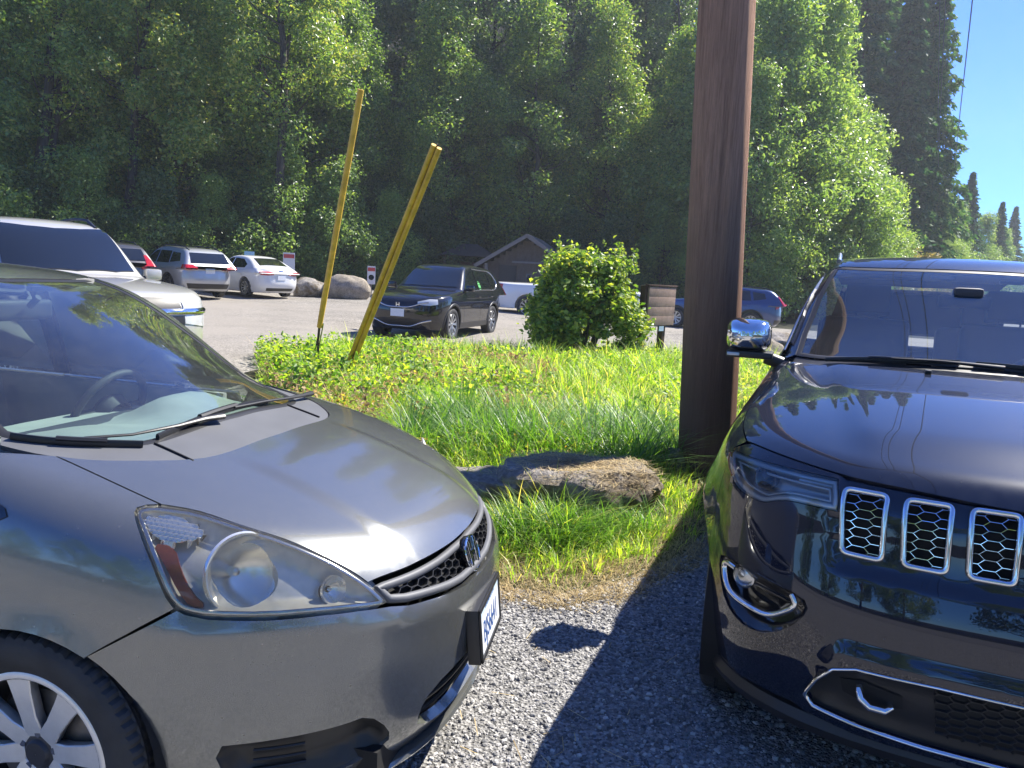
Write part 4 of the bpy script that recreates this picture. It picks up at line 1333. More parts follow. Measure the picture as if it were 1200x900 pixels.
        for xs in ((-1.45, -1.53), (-2.42, -2.5)):
            panel('door_pillar', fit_green, SIDER, [(xs[0], 1.0), (xs[0], 1.435), (xs[1], 1.435), (xs[1], 1.0)], M_GLOSSBLK, root, step=0.08, flip_y=flip)
        panel('rear_pillar', fit_green, SIDER, [(-2.95, 1.0), (-2.85, 1.37), (-3.12, 1.32), (-3.26, 1.0)], M_FIT, root, step=0.06, flip_y=flip)
        # ---- side mirror
        mb = MB().box((-0.86, s * 0.90, 1.00), (0.11, 0.18, 0.13))
        mr = mb.build('side_mirror', M_FIT, root, bevel=0.035, seg=3)
        MB().tube([(-0.82, s * 0.74, 0.97), (-0.84, s * 0.84, 0.985)], 0.03, 8).build('mirror_foot', M_BLACK, mr, smooth=True)
        MB().box((-0.918, s * 0.90, 1.00), (0.004, 0.15, 0.10)).build('mirror_glass', M_CHROME, mr)
        # ---- wheels
        for (wx, wz) in (FW, RW):
            wheel(root, (wx, s * 0.745, wz), 0.325, 0.185, 0.216, s, 8, (0.058, 0.066), M_MACHINED, M_ALLOYDK, blocks=64)
        # ---- headlight
        hlp = np.concatenate([hl3[:-1], [(0.344, -0.756, 0.748), (0.365, -0.75, 0.738), (0.412, -0.731, 0.727), (0.527, -0.67, 0.718), (0.63, -0.591, 0.714), (0.698, -0.519, 0.706), (0.752, -0.443, 0.695)],
                              [(0.735, -0.452, 0.722), (0.70, -0.466, 0.757), (0.635, -0.493, 0.806), (0.585, -0.514, 0.836), (0.51, -0.541, 0.871), (0.384, -0.587, 0.913), (0.289, -0.607, 0.94)]])
        hm = Planar((0.62, -0.62, 0.48))
        hq = hm.inv(hlp)
        hq = np.array(round_poly([tuple(p) for p in hq], 1))
        lens = panel('headlight', fit_F, hm, hq, M_LENS, root, step=0.022, gap=0.003, skirt=0.03, flip_y=flip, off=0.002)
        def depth(Q, V):
            e = seg_dist(Q, hq)
            return -0.010 - 0.040 * sstep(0.004, 0.040, e)
        b1 = hm.inv(np.array([(0.435, -0.628, 0.803)]))[0]; b2 = hm.inv(np.array([(0.630, -0.522, 0.748)]))[0]
        hol = [[(b[0] + r_ * 0.90 * math.cos(2 * PI * k / 28), b[1] + r_ * 0.98 * math.sin(2 * PI * k / 28)) for k in range(28)] for b, r_ in ((b1, 0.094), (b2, 0.036))]
        panel('lamp_housing', fit_F, hm, hq, M_HOUSING, lens, step=0.018, gap=0.004, skirt=0.05, flip_y=flip, rise=depth, holes=hol)
        V, F = strip_on(fit_F, hm, resample(inset(hq, 0.009), 0.02), 0.011, 0.004, closed=True, off=-0.006, flip_y=flip, prof=4)
        MB().add(V, F).build('lamp_edge', M_CHROMEDK, lens, smooth=True)
        def bowl(c3, nrm, rad, dep, nm, mat):
            z = Vector(nrm).normalized()
            if flip: z.y *= -1
            cc = Vector(c3)
            if flip: cc.y *= -1
            M = Matrix.Translation(cc) @ z.to_track_quat('Z', 'Y').to_matrix().to_4x4()
            b = MB().lathe([(0.010, -dep)] + [(rad * t, -dep * (1 - t * t)) for t in (0.25, 0.45, 0.65, 0.82, 0.94, 1.0)] + [(rad * 1.06, 0.003), (rad * 1.10, -0.004)], M, 40)
            ob = b.build(nm, mat, lens, smooth=True, angle=50)
            k = MB().lathe([(0.001, -dep * 0.50), (rad * 0.10, -dep * 0.52), (rad * 0.13, -dep * 0.62), (rad * 0.13, -dep)], M, 20)
            k.build('bulb_shield', M_CHROMEDK, lens, smooth=True, angle=50)
            return M
        bowl((0.438, -0.628, 0.803), (0.86, -0.45, 0.20), 0.094, 0.070, 'main_reflector', M_REFLECTOR)
        bowl((0.630, -0.522, 0.748), (0.88, -0.42, 0.20), 0.035, 0.028, 'side_lamp_reflector', M_REFLECTOR)
        tq = hm.inv(np.array([(0.191, -0.69, 0.947), (0.229, -0.714, 0.92), (0.274, -0.717, 0.897), (0.311, -0.697, 0.896), (0.339, -0.671, 0.90), (0.345, -0.645, 0.91), (0.296, -0.636, 0.932), (0.243, -0.647, 0.945)]))
        tq = round_poly([tuple(p) for p in tq], 2)
        def ribs(Q, V):
            a = (Q @ np.array([0.35, 0.94])) * 2 * PI / 0.0125
            return -0.016 + 0.0045 * np.sin(a)
        panel('turn_signal', fit_F, hm, tq, M_REFLECTOR, lens, step=0.005, skirt=0.02, flip_y=flip, rise=ribs)
        aq = hm.inv(np.array([(0.250, -0.728, 0.893), (0.305, -0.712, 0.886), (0.334, -0.733, 0.838), (0.365, -0.740, 0.785), (0.405, -0.730, 0.748), (0.371, -0.745, 0.747), (0.338, -0.750, 0.785), (0.296, -0.744, 0.85)]))
        panel('amber_reflector', fit_F, hm, round_poly([tuple(p) for p in aq], 1), M_AMBER, lens, step=0.015, skirt=0.01, flip_y=flip, off=-0.013)
        # ---- fog lamp insert in the bumper
    # ---- front bumper
    cy = Cyl(-0.10)
    ar3 = onto(fit_F, SIDER, arcpts(*FW, 0.345, -24, 60, 12))
    top3 = [(0.142, -0.822, 0.624), (0.241, -0.796, 0.684), (0.344, -0.756, 0.746), (0.365, -0.75, 0.736), (0.412, -0.731, 0.725), (0.527, -0.67, 0.716), (0.63, -0.591, 0.712), (0.698, -0.519, 0.704), (0.752, -0.443, 0.693),
            (0.785, -0.395, 0.680), (0.815, -0.326, 0.671), (0.845, -0.208, 0.655), (0.862, -0.127, 0.647), (0.875, 0.0, 0.643)]
    hb = [tuple(p) for p in cy.inv(np.concatenate([ar3, np.array(top3)[1:]]))]
    hb = [p for p in hb]
    hb[-1] = (0.0, 0.643)
    outl = hb + [(-a, b) for a, b in reversed(hb[:-1])]
    outl = outl[::-1]
    # close along the bottom
    z0 = hb[0][1]
    fogq = cy.inv(np.array([(0.42, -0.735, 0.398), (0.515, -0.689, 0.403), (0.60, -0.635, 0.407), (0.682, -0.567, 0.411), (0.732, -0.512, 0.418), (0.765, -0.455, 0.355), (0.765, -0.44, 0.300), (0.671, -0.541, 0.255), (0.55, -0.65, 0.245), (0.46, -0.71, 0.27)]))
    fogq = round_poly([tuple(p) for p in fogq], 1)
    fogl = [(-a, b) for a, b in reversed(fogq)]
    ink = [(-0.33, 0.30), (-0.345, 0.36), (-0.30, 0.415), (-0.16, 0.445), (0.16, 0.445), (0.30, 0.415), (0.345, 0.36), (0.33, 0.30), (0.16, 0.265), (-0.16, 0.265)]
    ink = round_poly(ink, 1)
    def brise(Q, V):
        # a shelf that swells out below the lamps and the grille
        ay = np.abs(V[:, 1])
        d = V[:, 2] - (0.648 + 0.055 * sstep(0.25, 0.65, ay))
        return 0.010 * np.exp(-(np.maximum(-d, 0) / 0.06) ** 2) * sstep(0.03, -0.01, d) * sstep(0.84, 0.74, ay)
    bp = panel('front_bumper', fit_F, cy, outl, M_FIT, root, step=0.026, holes=[fogq, fogl, ink], skirt=0.03, rise=brise, gap=0.0022)
    def sink(Q, V):
        return -0.008 - 0.042 * sstep(0.0, 0.035, np.minimum(seg_dist(Q, fogq), seg_dist(Q, fogl)))
    for fq, sgn in ((fogq, -1), (fogl, 1)):
        ins = panel('fog_lamp_insert', fit_F, cy, inset(fq, -0.002), M_BLACK, bp, step=0.02, skirt=0.0, rise=sink)
        rb = MB()
        for k in range(4):
            za = 0.385 - k * 0.03
            P = onto(fit_F, cy, [(sgn * t, za) for t in np.linspace(0.64 - 0.004 * k, 0.76, 7)])
            rb.tube([p * [0.955, 0.955, 1] for p in P], 0.004, 6)
        rb.build('insert_rib', M_BLACK, ins, smooth=True)
    def sink2(Q, V):
        return np.full(len(Q), -0.075)
    it = panel('lower_intake', fit_F, cy, inset(ink, -0.01), M_DARK, bp, step=0.05, skirt=0, off=-0.075)
    bars = MB()
    for za in (0.315, 0.355, 0.395):
        P = onto(fit_F, cy, [(t, za) for t in np.linspace(-0.33, 0.33, 17)])
        bars.tube([p + [-0.045, 0, 0] for p in P], 0.007, 6, flat=1.4)
    bars.build('intake_bar', M_BLACK, it, smooth=True)
    lip = onto(fit_F, cy, [(t, 0.215) for t in np.linspace(-0.62, 0.62, 25)])
    MB().tube([p + [0.012, 0, -0.01] for p in lip], 0.022, 8, flat=0.6).build('lower_lip', M_FIT, bp, smooth=True)
    # ---- grille
    gt = cy.inv(np.array([(0.700, -0.462, 0.751), (0.733, -0.387, 0.750), (0.764, -0.285, 0.747), (0.782, -0.183, 0.745), (0.792, -0.069, 0.745)]))
    gb = cy.inv(np.array([(0.752, -0.440, 0.700), (0.785, -0.395, 0.688), (0.815, -0.326, 0.679), (0.845, -0.208, 0.663), (0.862, -0.127, 0.655)]))
    gh = [tuple(p) for p in gt] + [(0.0, 0.744)]
    gl_ = [(0.0, 0.652)] + [tuple(p) for p in gb[::-1]]
    gpoly = gh + [(-a, b) for a, b in reversed(gh[:-1])] + [(-a, b) for a, b in gl_[::-1]][:-1] + gl_
    back = panel('grille', fit_F, cy, gpoly, M_DARK, root, step=0.03, off=-0.045, skirt=0)
    gpa = np.array(gpoly)
    V, F = strip_on(fit_F, cy, resample(inset(gpa, 0.010), 0.02), 0.024, 0.012, closed=True, off=-0.010, prof=5)
    MB().add(V, F).build('grille_frame', M_COWL, back, smooth=True)
    inn = inset(gpa, 0.014)
    for sg in (-1, 1):
        side_ = [tuple(q) for q in resample(inn, 0.02)]
        side_ = [(a, b) for a, b in side_ if a * sg > 0.052]
        hexmesh(fit_F, cy, side_, 0.050, 0.0215, -0.030, 0.0075, 0.016, M_BLACK, back, 'grille_mesh')
    # emblem
    ez = Vector((0.93, 0, 0.30)).normalized()
    EM = Matrix.Translation((0.835, 0, 0.698)) @ ez.to_track_quat('Z', 'Y').to_matrix().to_4x4()
    up = EM.to_3x3() @ Vector((0, 1, 0))
    if abs(up.z) < 0.5:
        EM = EM @ Matrix.Rotation(PI / 2, 4, 'Z')
    up = EM.to_3x3() @ Vector((0, 1, 0))
    if up.z < 0: EM = EM @ Matrix.Rotation(PI, 4, 'Z')
    em = MB().prism(round_poly([(-0.062, 0.052), (0.062, 0.052), (0.052, -0.056), (-0.052, -0.056)], 2), -0.02, 0.002, EM).build('emblem', M_GLOSSBLK, back, bevel=0.002)
    outer = np.array(round_poly([(-0.060, 0.050), (0.060, 0.050), (0.048, -0.054), (-0.048, -0.054)], 2))
    ring = MB(); ring.tube([EM @ Vector((p[0], p[1], 0.003)) for p in list(outer) + [outer[0]]], 0.0045, 8, cap=False)
    ring.build('emblem_ring', M_CHROME, em, smooth=True)
    hm_ = MB()
    for sx in (-1, 1):
        hm_.prism([(sx * 0.036, 0.044), (sx * 0.020, 0.044), (sx * 0.018, -0.046), (sx * 0.032, -0.046)], 0.0, 0.008, EM)
    hm_.prism([(-0.02, 0.010), (0.02, 0.010), (0.02, -0.008), (-0.02, -0.008)], 0.0, 0.007, EM)
    hm_.build('emblem_letter', M_CHROME, em, bevel=0.002)
    # ---- licence plate on its bracket
    PM = Matrix.Translation((0.900, 0, 0.500)) @ Matrix.Rotation(R(6), 4, 'Z') @ Matrix(((0, 0, 1, 0), (1, 0, 0, 0), (0, 1, 0, 0), (0, 0, 0, 1))) @ Matrix.Rotation(R(-6), 4, 'X')
    pb = MB().prism([(-0.163, -0.086), (0.163, -0.086), (0.163, 0.084), (-0.163, 0.084)], -0.035, 0.004, PM).build('license_plate', M_BLACK, root, bevel=0.004)
    MB().prism(round_poly([(-0.152, -0.076), (0.152, -0.076), (0.152, 0.076), (-0.152, 0.076)], 0), 0.004, 0.006, PM).build('plate_sheet', M_PLATE, pb)
    MB().prism([(-0.152, 0.046), (0.152, 0.046), (0.152, 0.076), (-0.152, 0.076)], 0.006, 0.0064, PM).build('plate_band', M_PLATEPALE, pb)
    text_mesh('plate_number', 'BJS6641', 0.088, M_PLATEBLUE, pb, PM @ Matrix.Translation((0, -0.014, 0.0068)) @ Matrix.Diagonal((0.76, 1.12, 1, 1)), 0.0004)
    text_mesh('plate_state', 'WASHINGTON', 0.022, M_PLATEBLUE, pb, PM @ Matrix.Translation((0, 0.060, 0.0068)), 0.0003)
    fr = MB()
    for (a, b, c, d) in ((-0.160, 0.068, 0.160, 0.082), (-0.160, -0.083, 0.160, -0.069), (-0.160, -0.083, -0.150, 0.082), (0.150, -0.083, 0.160, 0.082)):
        fr.prism([(a, b), (c, b), (c, d), (a, d)], 0.005, 0.0105, PM)
    fr.build('plate_frame', M_BLACK, pb)
    # ---- rear end
    cr = Cyl(-2.6)
    a0 = 0.9 * R(112)
    rb = [(t, z) for t, z in [(a0, 0.25)] + [(a0 + (0.9 * R(248) - a0) * k / 20, 0.25) for k in range(1, 20)] + [(0.9 * R(248), 0.25), (0.9 * R(248), 0.62)] + [(0.9 * R(248) - (0.9 * R(136)) * k / 20, 0.62) for k in range(1, 20)] + [(a0, 0.62)]]
    panel('rear_bumper', fit_F, cr, rb, M_FIT, root, step=0.08)
    hb2 = [(0.9 * R(122), 0.625), (0.9 * R(238), 0.625), (0.9 * R(232), 0.98), (0.9 * R(128), 0.98)]
    panel('hatch', fit_F, cr, hb2, M_FIT, root, step=0.08)
    panel('rear_window', fit_green, Planar((-1, 0, 0.4), off=6.0), [(q[0], q[1]) for q in Planar((-1, 0, 0.4), off=6.0).inv(np.array([(-3.3, -0.52, 1.03), (-3.3, 0.52, 1.03), (-3.1, 0.45, 1.36), (-3.1, -0.45, 1.36)]))], M_DGLASS, root, step=0.08, skirt=0)
    for s in (-1, 1):
        panel('tail_lamp', fit_F, cr, [(0.9 * PI + s * 0.95, 0.66), (0.9 * PI + s * 0.76, 0.66), (0.9 * PI + s * 0.78, 0.97), (0.9 * PI + s * 0.92, 0.97)], M_LAMPRED, root, step=0.06, off=0.006)
    # ---- floor and engine bay
    MB().box((-1.2, 0, 0.24), (3.9, 0.98, 0.12)).box((-1.35, 0, 0.26), (1.7, 1.5, 0.10)).box((0.30, 0, 0.50), (0.55, 0.86, 0.36)).box((-0.22, 0, 0.62), (0.10, 1.3, 0.62)).build('underbody', M_DARK, root)
    # ---- cabin
    V, T, N = panel_geo(fit_F, TOPM, mirror2([(-0.06, 0.0), (-0.06, -0.33), (-0.16, -0.48), (-0.34, -0.58), (-0.62, -0.60), (-0.72, -0.5), (-0.74, 0.0)]), step=0.05, skirt=0,
                        rise=lambda Q, V: -(V[:, 2] - (1.005 - 0.05 * sstep(-0.35, -0.75, V[:, 0]) + 0.05 * np.exp(-((V[:, 0] + 0.55) / 0.12) ** 2) * np.exp(-((V[:, 1] - 0.36) / 0.16) ** 4))) / 1.0)
    V[:, 2] = 0.985 - 0.045 * sstep(-0.35, -0.75, V[:, 0]) + 0.07 * np.exp(-((V[:, 0] + 0.52) / 0.13) ** 2) * np.exp(-((V[:, 1] - 0.36) / 0.18) ** 4) + 0.03 * np.exp(-((V[:, 0] + 0.5) / 0.2) ** 2) * np.exp(-((V[:, 1] + 0.30) / 0.26) ** 4)
    das = link('dashboard', raw_mesh('dashboard', V, T), M_CABIN, root)
    MB().box((-0.70, 0, 0.80), (0.16, 1.24, 0.30)).box((-0.78, 0, 0.62), (0.25, 0.22, 0.5)).build('dashboard_face', M_CABINDK, das, bevel=0.03)
    steering_wheel(root, (-0.86, 0.36, 0.93), 0.18, R(24), M_CABINDK)
    for yy in (-0.36, 0.36):
        seat(root, -1.45, yy, 0.56, M_CABIN)
        seat(root, -2.25, yy, 0.56, M_CABIN)
    mir = MB().box((-0.90, 0.0, 1.355), (0.045, 0.25, 0.075)).build('rear_view_mirror', M_CABINDK, root, bevel=0.02, seg=3)
    MB().tube([(-0.86, 0, 1.37), (-0.82, 0, 1.405)], 0.012, 8).build('mirror_stalk', M_CABINDK, mir)
    for s in (-1, 1):
        MB().box((-0.99, s * 0.30, 1.425), (0.03, 0.36, 0.02)).build('sun_visor', M_CABINLT, root, bevel=0.008)
        MB().box((-1.4, s * 0.70, 0.78), (1.7, 0.03, 0.42)).build('door_trim', M_CABIN, root, bevel=0.01)
    # ---- wipers
    B1 = onto(fit_F, TOPM, [(-0.300 + 0.275 * t, -0.600 + 0.175 * t - 0.02 * math.sin(PI * t)) for t in np.linspace(0, 1, 9)])
    A1 = onto(fit_F, TOPM, [(0.005, -0.10), (-0.015, -0.17), (-0.03, -0.27), (-0.075, -0.41), (-0.150, -0.505)])
    wiper(root, [p + [0, 0, 0.020 - 0.002 * i] for i, p in enumerate(A1)], [p + [0, 0, 0.006] for p in B1])
    B2 = onto(fit_F, TOPM, [(-0.03 - 0.02 * t, -0.36 + 0.60 * t) for t in np.linspace(0, 1, 10)])
    A2 = onto(fit_F, TOPM, [(-0.075, 0.60), (-0.055, 0.50), (-0.04, 0.36), (-0.035, 0.20), (-0.036, 0.02)])
    wiper(root, [p + [0, 0, 0.020 - 0.002 * i] for i, p in enumerate(A2)], [p + [0, 0, 0.006] for p in B2])
build_fit()
# ------------------------------------------------------------------ dark blue off-roader: body surface
JEEP_POS = (1.751, 2.645); JEEP_HD = R(-111.84)
jeep_W = Spl([(0.2, 0.925), (0.4, 0.955), (0.6, 0.968), (0.8, 0.968), (0.95, 0.955), (1.08, 0.925), (1.2, 0.88), (1.3, 0.85)])
jeep_L = Spl([(0.22, 0.84), (0.30, 0.90), (0.40, 0.945), (0.55, 0.960), (0.68, 0.955), (0.78, 0.935), (0.88, 0.915), (1.02, 0.89), (1.10, 0.86), (1.3, 0.80)])
jeep_hood = Spl([(-1.2, 1.31), (-0.8, 1.285), (-0.6, 1.270), (-0.3, 1.250), (0.0, 1.222), (0.3, 1.180), (0.5, 1.142), (0.65, 1.105), (0.75, 1.07), (0.85, 1.0)])
jeep_roof = Spl([(-4.1, 1.15), (-3.85, 1.55), (-3.6, 1.76), (-3.0, 1.815), (-2.4, 1.825), (-1.95, 1.815), (-1.65, 1.785), (-1.45, 1.72), (-1.2, 1.58), (-0.9, 1.405), (-0.65, 1.275), (-0.4, 1.14)])
jeep_Wg = Spl([(1.1, 0.875), (1.25, 0.835), (1.4, 0.785), (1.55, 0.725), (1.7, 0.66), (1.8, 0.62)])
JEEP_XC = -0.12; JEEP_XR = -3.3
def jeep_lower(x, y, z):
    ay = np.abs(y)
    W = jeep_W(z); L = jeep_L(z)
    u = np.maximum(x - JEEP_XC, 0) / L
    ur = np.maximum(JEEP_XR - x, 0) / 0.62
    p = 3.3
    W = W + 0.03 * np.exp(-((x - 0.0) / 0.42) ** 4) * np.exp(-((z - 0.72) / 0.30) ** 4)
    r = (u ** p + (ay / W) ** p + ur ** 3.3) ** (1 / p)
    side = (r - 1) * W
    crown = 0.06 * (ay / 0.85) ** 3
    top = (z - jeep_hood(x) + crown) * 0.95
    return smax(side, top, 0.09)
def jeep_green(x, y, z):
    ay = np.abs(y)
    gs = ay - jeep_Wg(z)
    gt = (z - jeep_roof(x + 0.13 * (ay / 0.7) ** 2.2 * sstep(-1.8, -0.9, x)) + 0.03 * (ay / 0.65) ** 2.4) * 0.9
    return np.maximum(smax(gs, gt, 0.08), 1.08 - z)
def jeep_F(x, y, z):
    z = z + 0.02
    lo = jeep_lower(x, y, z)
    lo = np.maximum(lo, np.where(x < -0.95, z - 1.2, -1))
    return smin(lo, jeep_green(x, y, z), 0.03)
#BUILD
M_JEEP = paint('dark_blue_paint', (0.0035, 0.0075, 0.021), 0.0, 0.35, dust=0.015, coat_rough=0.012)
jeep = empty('off_road_car', (JEEP_POS[0], JEEP_POS[1], 0), JEEP_HD, 'glossy dark blue off-roader with seven chrome honeycomb grille slots parked by the utility pole', 'car')
def build_jeep():
    root = jeep; Fn = jeep_F
    FW = (0.05, 0.385); RW = (-2.86, 0.385)
    cy = Cyl(-0.15, r0=0.95)
    # ---- hood
    rear = curve([(-0.600, 0.0), (-0.608, -0.169), (-0.640, -0.503), (-0.74, -0.68), (-0.83, -0.775)], 0.04)
    sd = curve([(-0.83, -0.775), (-0.55, -0.842), (-0.2, -0.872), (0.10, -0.880), (0.30, -0.872), (0.42, -0.846)], 0.04)
    fr = curve([(0.42, -0.846), (0.523, -0.77), (0.636, -0.637), (0.694, -0.518), (0.725, -0.386), (0.744, -0.239), (0.752, -0.101), (0.754, 0.0)], 0.03)
    hp = [tuple(p) for p in rear] + [tuple(p) for p in sd[1:]] + [tuple(p) for p in fr[1:]]
    hp[0] = (-0.600, 0.0); hp[-1] = (0.754, 0.0)
    def dome(Q, V):
        # raised centre of the hood
        ay = np.abs(V[:, 1])
        edge = 0.60 - 0.10 * np.clip((V[:, 0] + 0.6) / 1.2, 0, 1)
        return 0.012 * sstep(edge + 0.05, edge - 0.05, ay) * sstep(0.66, 0.40, V[:, 0])
    hood = panel('hood', Fn, TOPM, mirror2(hp), M_JEEP, root, step=0.026, gap=0.0022, skirt=0.02, rise=dome)
    for yy in (-0.222, 0.222):
        p = onto(Fn, TOPM, [(-0.50, yy)])[0]
        MB().box((p[0], p[1], p[2] + 0.020), (0.030, 0.024, 0.014)).build('washer_nozzle', M_BLACK, hood, bevel=0.004)
    # ---- cowl, windshield, roof
    gl = curve([(-0.700, 0.0), (-0.700, -0.162), (-0.765, -0.502), (-0.825, -0.66), (-0.894, -0.758)], 0.04)
    cw = [tuple(p) for p in rear] + [tuple(p) for p in gl[::-1]]
    cw[0] = (-0.600, 0.0); cw[-1] = (-0.700, 0.0)
    panel('cowl_panel', Fn, TOPM, mirror2(cw), M_BLACK, root, step=0.04, gap=0.002, off=-0.010)
    top = curve([(-1.485, 0.0), (-1.495, -0.32), (-1.525, -0.50), (-1.565, -0.622)], 0.04)
    ws = [tuple(p) for p in gl] + [(-1.05, -0.742), (-1.30, -0.695)] + [tuple(p) for p in top[::-1]]
    ws[0] = (-0.700, 0.0); ws[-1] = (-1.485, 0.0)
    wsm = mirror2(ws)
    wg = panel('windshield', Fn, TOPM, wsm, M_GLASSJ, root, step=0.04, off=-0.004, skirt=0)
    ring_on(Fn, TOPM, inset(wsm, 0.012), 0.030, 0.003, -0.003, M_BLACK, wg, 'windshield_seal', prof=2, step=0.03)
    rl = [(-1.489, 0.0)] + [(a - 0.006, b) for a, b in top[1:]] + [(-1.70, -0.665), (-2.2, -0.68), (-3.0, -0.665), (-3.55, -0.62), (-3.72, -0.55), (-3.74, 0.0)]
    panel('roof', Fn, TOPM, mirror2(rl), M_JEEP, root, step=0.07, gap=0.0015)
    MB().box((-2.6, 0, 1.70), (2.1, 1.1, 0.02)).build('headliner', M_CABINDK, root)
    ff = Planar((0.10, -0.80, 0.60))
    for s, flip in ((-1, False), (1, True)):
        sgn = s
        # ---- fender
        hs3 = onto(Fn, TOPM, sd)
        dn3 = onto(Fn, cy, cy.inv(np.array([(0.40, -0.876, 1.028), (0.38, -0.890, 1.012), (0.40, -0.897, 0.96), (0.40, -0.915, 0.80), (0.385, -0.92, 0.66)])))
        ar3 = onto(Fn, SIDER, arcpts(*FW, 0.435, 38, 208, 22))
        lo3 = onto(Fn, SIDER, [(-0.62, 0.26), (-0.64, 0.6), (-0.66, 0.95), (-0.66, 1.13)])
        up3 = onto(Fn, ff, ff.inv(np.array([(-0.80, -0.86, 1.20), (-0.86, -0.82, 1.235)])))
        loop3 = np.concatenate([hs3, dn3, ar3, lo3, up3])
        def flare(Q, V):
            rr = np.hypot(V[:, 0] - FW[0], V[:, 2] - FW[1])
            return 0.018 * np.exp(-((rr - 0.45) / 0.05) ** 2) * sstep(0.30, 0.5, V[:, 2]) * sstep(0.40, 0.18, V[:, 0])
        panel('fender', Fn, ff, ff.inv(loop3), M_JEEP, root, step=0.035, gap=0.0022, skirt=0.03, flip_y=flip, rise=flare)
        arch_liner(root, FW[0], FW[1], 0.44, s * 0.55, s * 0.93)
        arch_liner(root, RW[0], RW[1], 0.44, s * 0.55, s * 0.93)
        # ---- pillar
        we = onto(Fn, TOPM, [(-0.894, -0.758), (-1.05, -0.742), (-1.30, -0.695), (-1.565, -0.622)])
        wo = onto(jeep_green, SIDER, [(-1.72, 1.655), (-1.45, 1.58), (-1.20, 1.44), (-0.99, 1.30), (-0.90, 1.22)])
        pb = Planar((0.30, -0.62, 0.72))
        pl = np.concatenate([we, onto(Fn, TOPM, [(-1.68, -0.655)]), wo])
        panel('windshield_pillar', Fn, pb, pb.inv(pl), M_JEEP, root, step=0.04, gap=0.001, flip_y=flip)
        V, F = strip_on(jeep_green, SIDER, curve([(-0.97, 1.265), (-1.20, 1.415), (-1.45, 1.555), (-1.72, 1.635)], 0.04), 0.022, 0.006, flip_y=flip)
        MB().add(V, F).build('pillar_highlight', M_CHROMEDK, root, smooth=True)  # bright bead added in place of the highlight along the pillar
        # ---- doors
        for dl, hx in (([(-0.665, 0.32), (-0.665, 1.17), (-1.78, 1.17), (-1.78, 0.32)], -1.62), ([(-1.785, 0.32), (-1.785, 1.17), (-2.80, 1.17), (-2.74, 0.86)] + arcpts(*RW, 0.45, 78, 12, 8) + [(-2.36, 0.32)], -2.62)):
            d = panel('door', Fn, SIDER, dl, M_JEEP, root, step=0.07, gap=0.003, flip_y=flip)
            MB().tube([(hx + 0.10, s * 0.940, 0.97), (hx + 0.08, s * 0.958, 0.975), (hx - 0.08, s * 0.958, 0.975), (hx - 0.10, s * 0.940, 0.97)], 0.014, 8).build('door_handle', M_CHROME, d, smooth=True)
        panel('sill', Fn, SIDER, [(-0.50, 0.23), (-0.60, 0.315), (-2.36, 0.315), (-2.40, 0.23)], M_BLACK, root, step=0.1, flip_y=flip)
        q = [(-2.805, 1.17), (-2.745, 0.87)] + arcpts(*RW, 0.44, 90, 195, 10) + [(-3.45, 0.30), (-3.78, 0.45), (-3.80, 1.0), (-3.78, 1.17)]
        panel('rear_quarter', Fn, SIDER, q, M_JEEP, root, step=0.07, gap=0.002, flip_y=flip)
        for k, poly in enumerate(([(-0.98, 1.19), (-1.02, 1.29), (-1.22, 1.42), (-1.45, 1.535), (-1.74, 1.60), (-1.74, 1.19)], [(-1.82, 1.19), (-1.82, 1.61), (-2.65, 1.60), (-2.72, 1.19)], [(-2.80, 1.19), (-2.72, 1.60), (-3.35, 1.56), (-3.50, 1.22)])):
            panel('side_window', jeep_green, SIDER, poly, M_GLASSSIDE if k == 0 else M_PRIVACY, root, step=0.08, skirt=0, off=-0.004, flip_y=flip)
        panel('window_frame', jeep_green, SIDER, [(-1.03, 1.30), (-1.22, 1.425), (-1.45, 1.54), (-1.74, 1.605), (-2.65, 1.605), (-3.35, 1.565), (-3.60, 1.50), (-3.66, 1.56), (-3.4, 1.63), (-2.6, 1.68), (-1.9, 1.68), (-1.70, 1.655), (-1.45, 1.585), (-1.20, 1.445), (-1.0, 1.31)], M_JEEP, root, step=0.07, gap=0.001, flip_y=flip)
        for a, b in ((-1.74, -1.82), (-2.72, -2.80)):
            panel('door_pillar', jeep_green, SIDER, [(a, 1.185), (a, 1.605), (b, 1.605), (b, 1.185)], M_GLOSSBLK, root, step=0.09, flip_y=flip)
        panel('rear_pillar', jeep_green, SIDER, [(-3.50, 1.19), (-3.35, 1.565), (-3.66, 1.50), (-3.86, 1.19)], M_JEEP, root, step=0.07, flip_y=flip)
        rail = onto(Fn, TOPM, [(-1.75 - 1.6 * t, s * (0.60 - 0.01 * t)) for t in np.linspace(0, 1, 9)])
        MB().tube([rail[0] + [0, 0, 0.0]] + [p + [0, 0, 0.035] for p in rail[1:-1]] + [rail[-1]], 0.014, 8).build('roof_rail', M_CHROMEDK, root, smooth=True)
        # ---- door mirror with a chrome cap
        hs = MB()
        st = [(-0.99, 0.085, 0.060), (-0.96, 0.100, 0.075), (-0.90, 0.108, 0.082), (-0.84, 0.100, 0.074), (-0.80, 0.072, 0.050), (-0.785, 0.030, 0.022)]
        n = 28; Vv = []; Ff = []
        for (xx, hy, hz) in st:
            for k in range(n):
                a = 2 * PI * k / n
                cc = abs(math.cos(a)) ** 0.55 * (1 if math.cos(a) >= 0 else -1); ss = abs(math.sin(a)) ** 0.55 * (1 if math.sin(a) >= 0 else -1)
                Vv.append((xx, s * (0.985 - hy * cc * (1 if True else 1)), 1.338 + hz * ss))
        for i in range(len(st) - 1):
            for k in range(n):
                Ff.append((i * n + k, i * n + (k + 1) % n, (i + 1) * n + (k + 1) % n, (i + 1) * n + k))
        Ff += [tuple(range(n)), tuple((len(st) - 1) * n + k for k in range(n))]
        mir = hs.add(Vv, Ff).build('side_mirror', M_CHROME, root, smooth=True, angle=35)
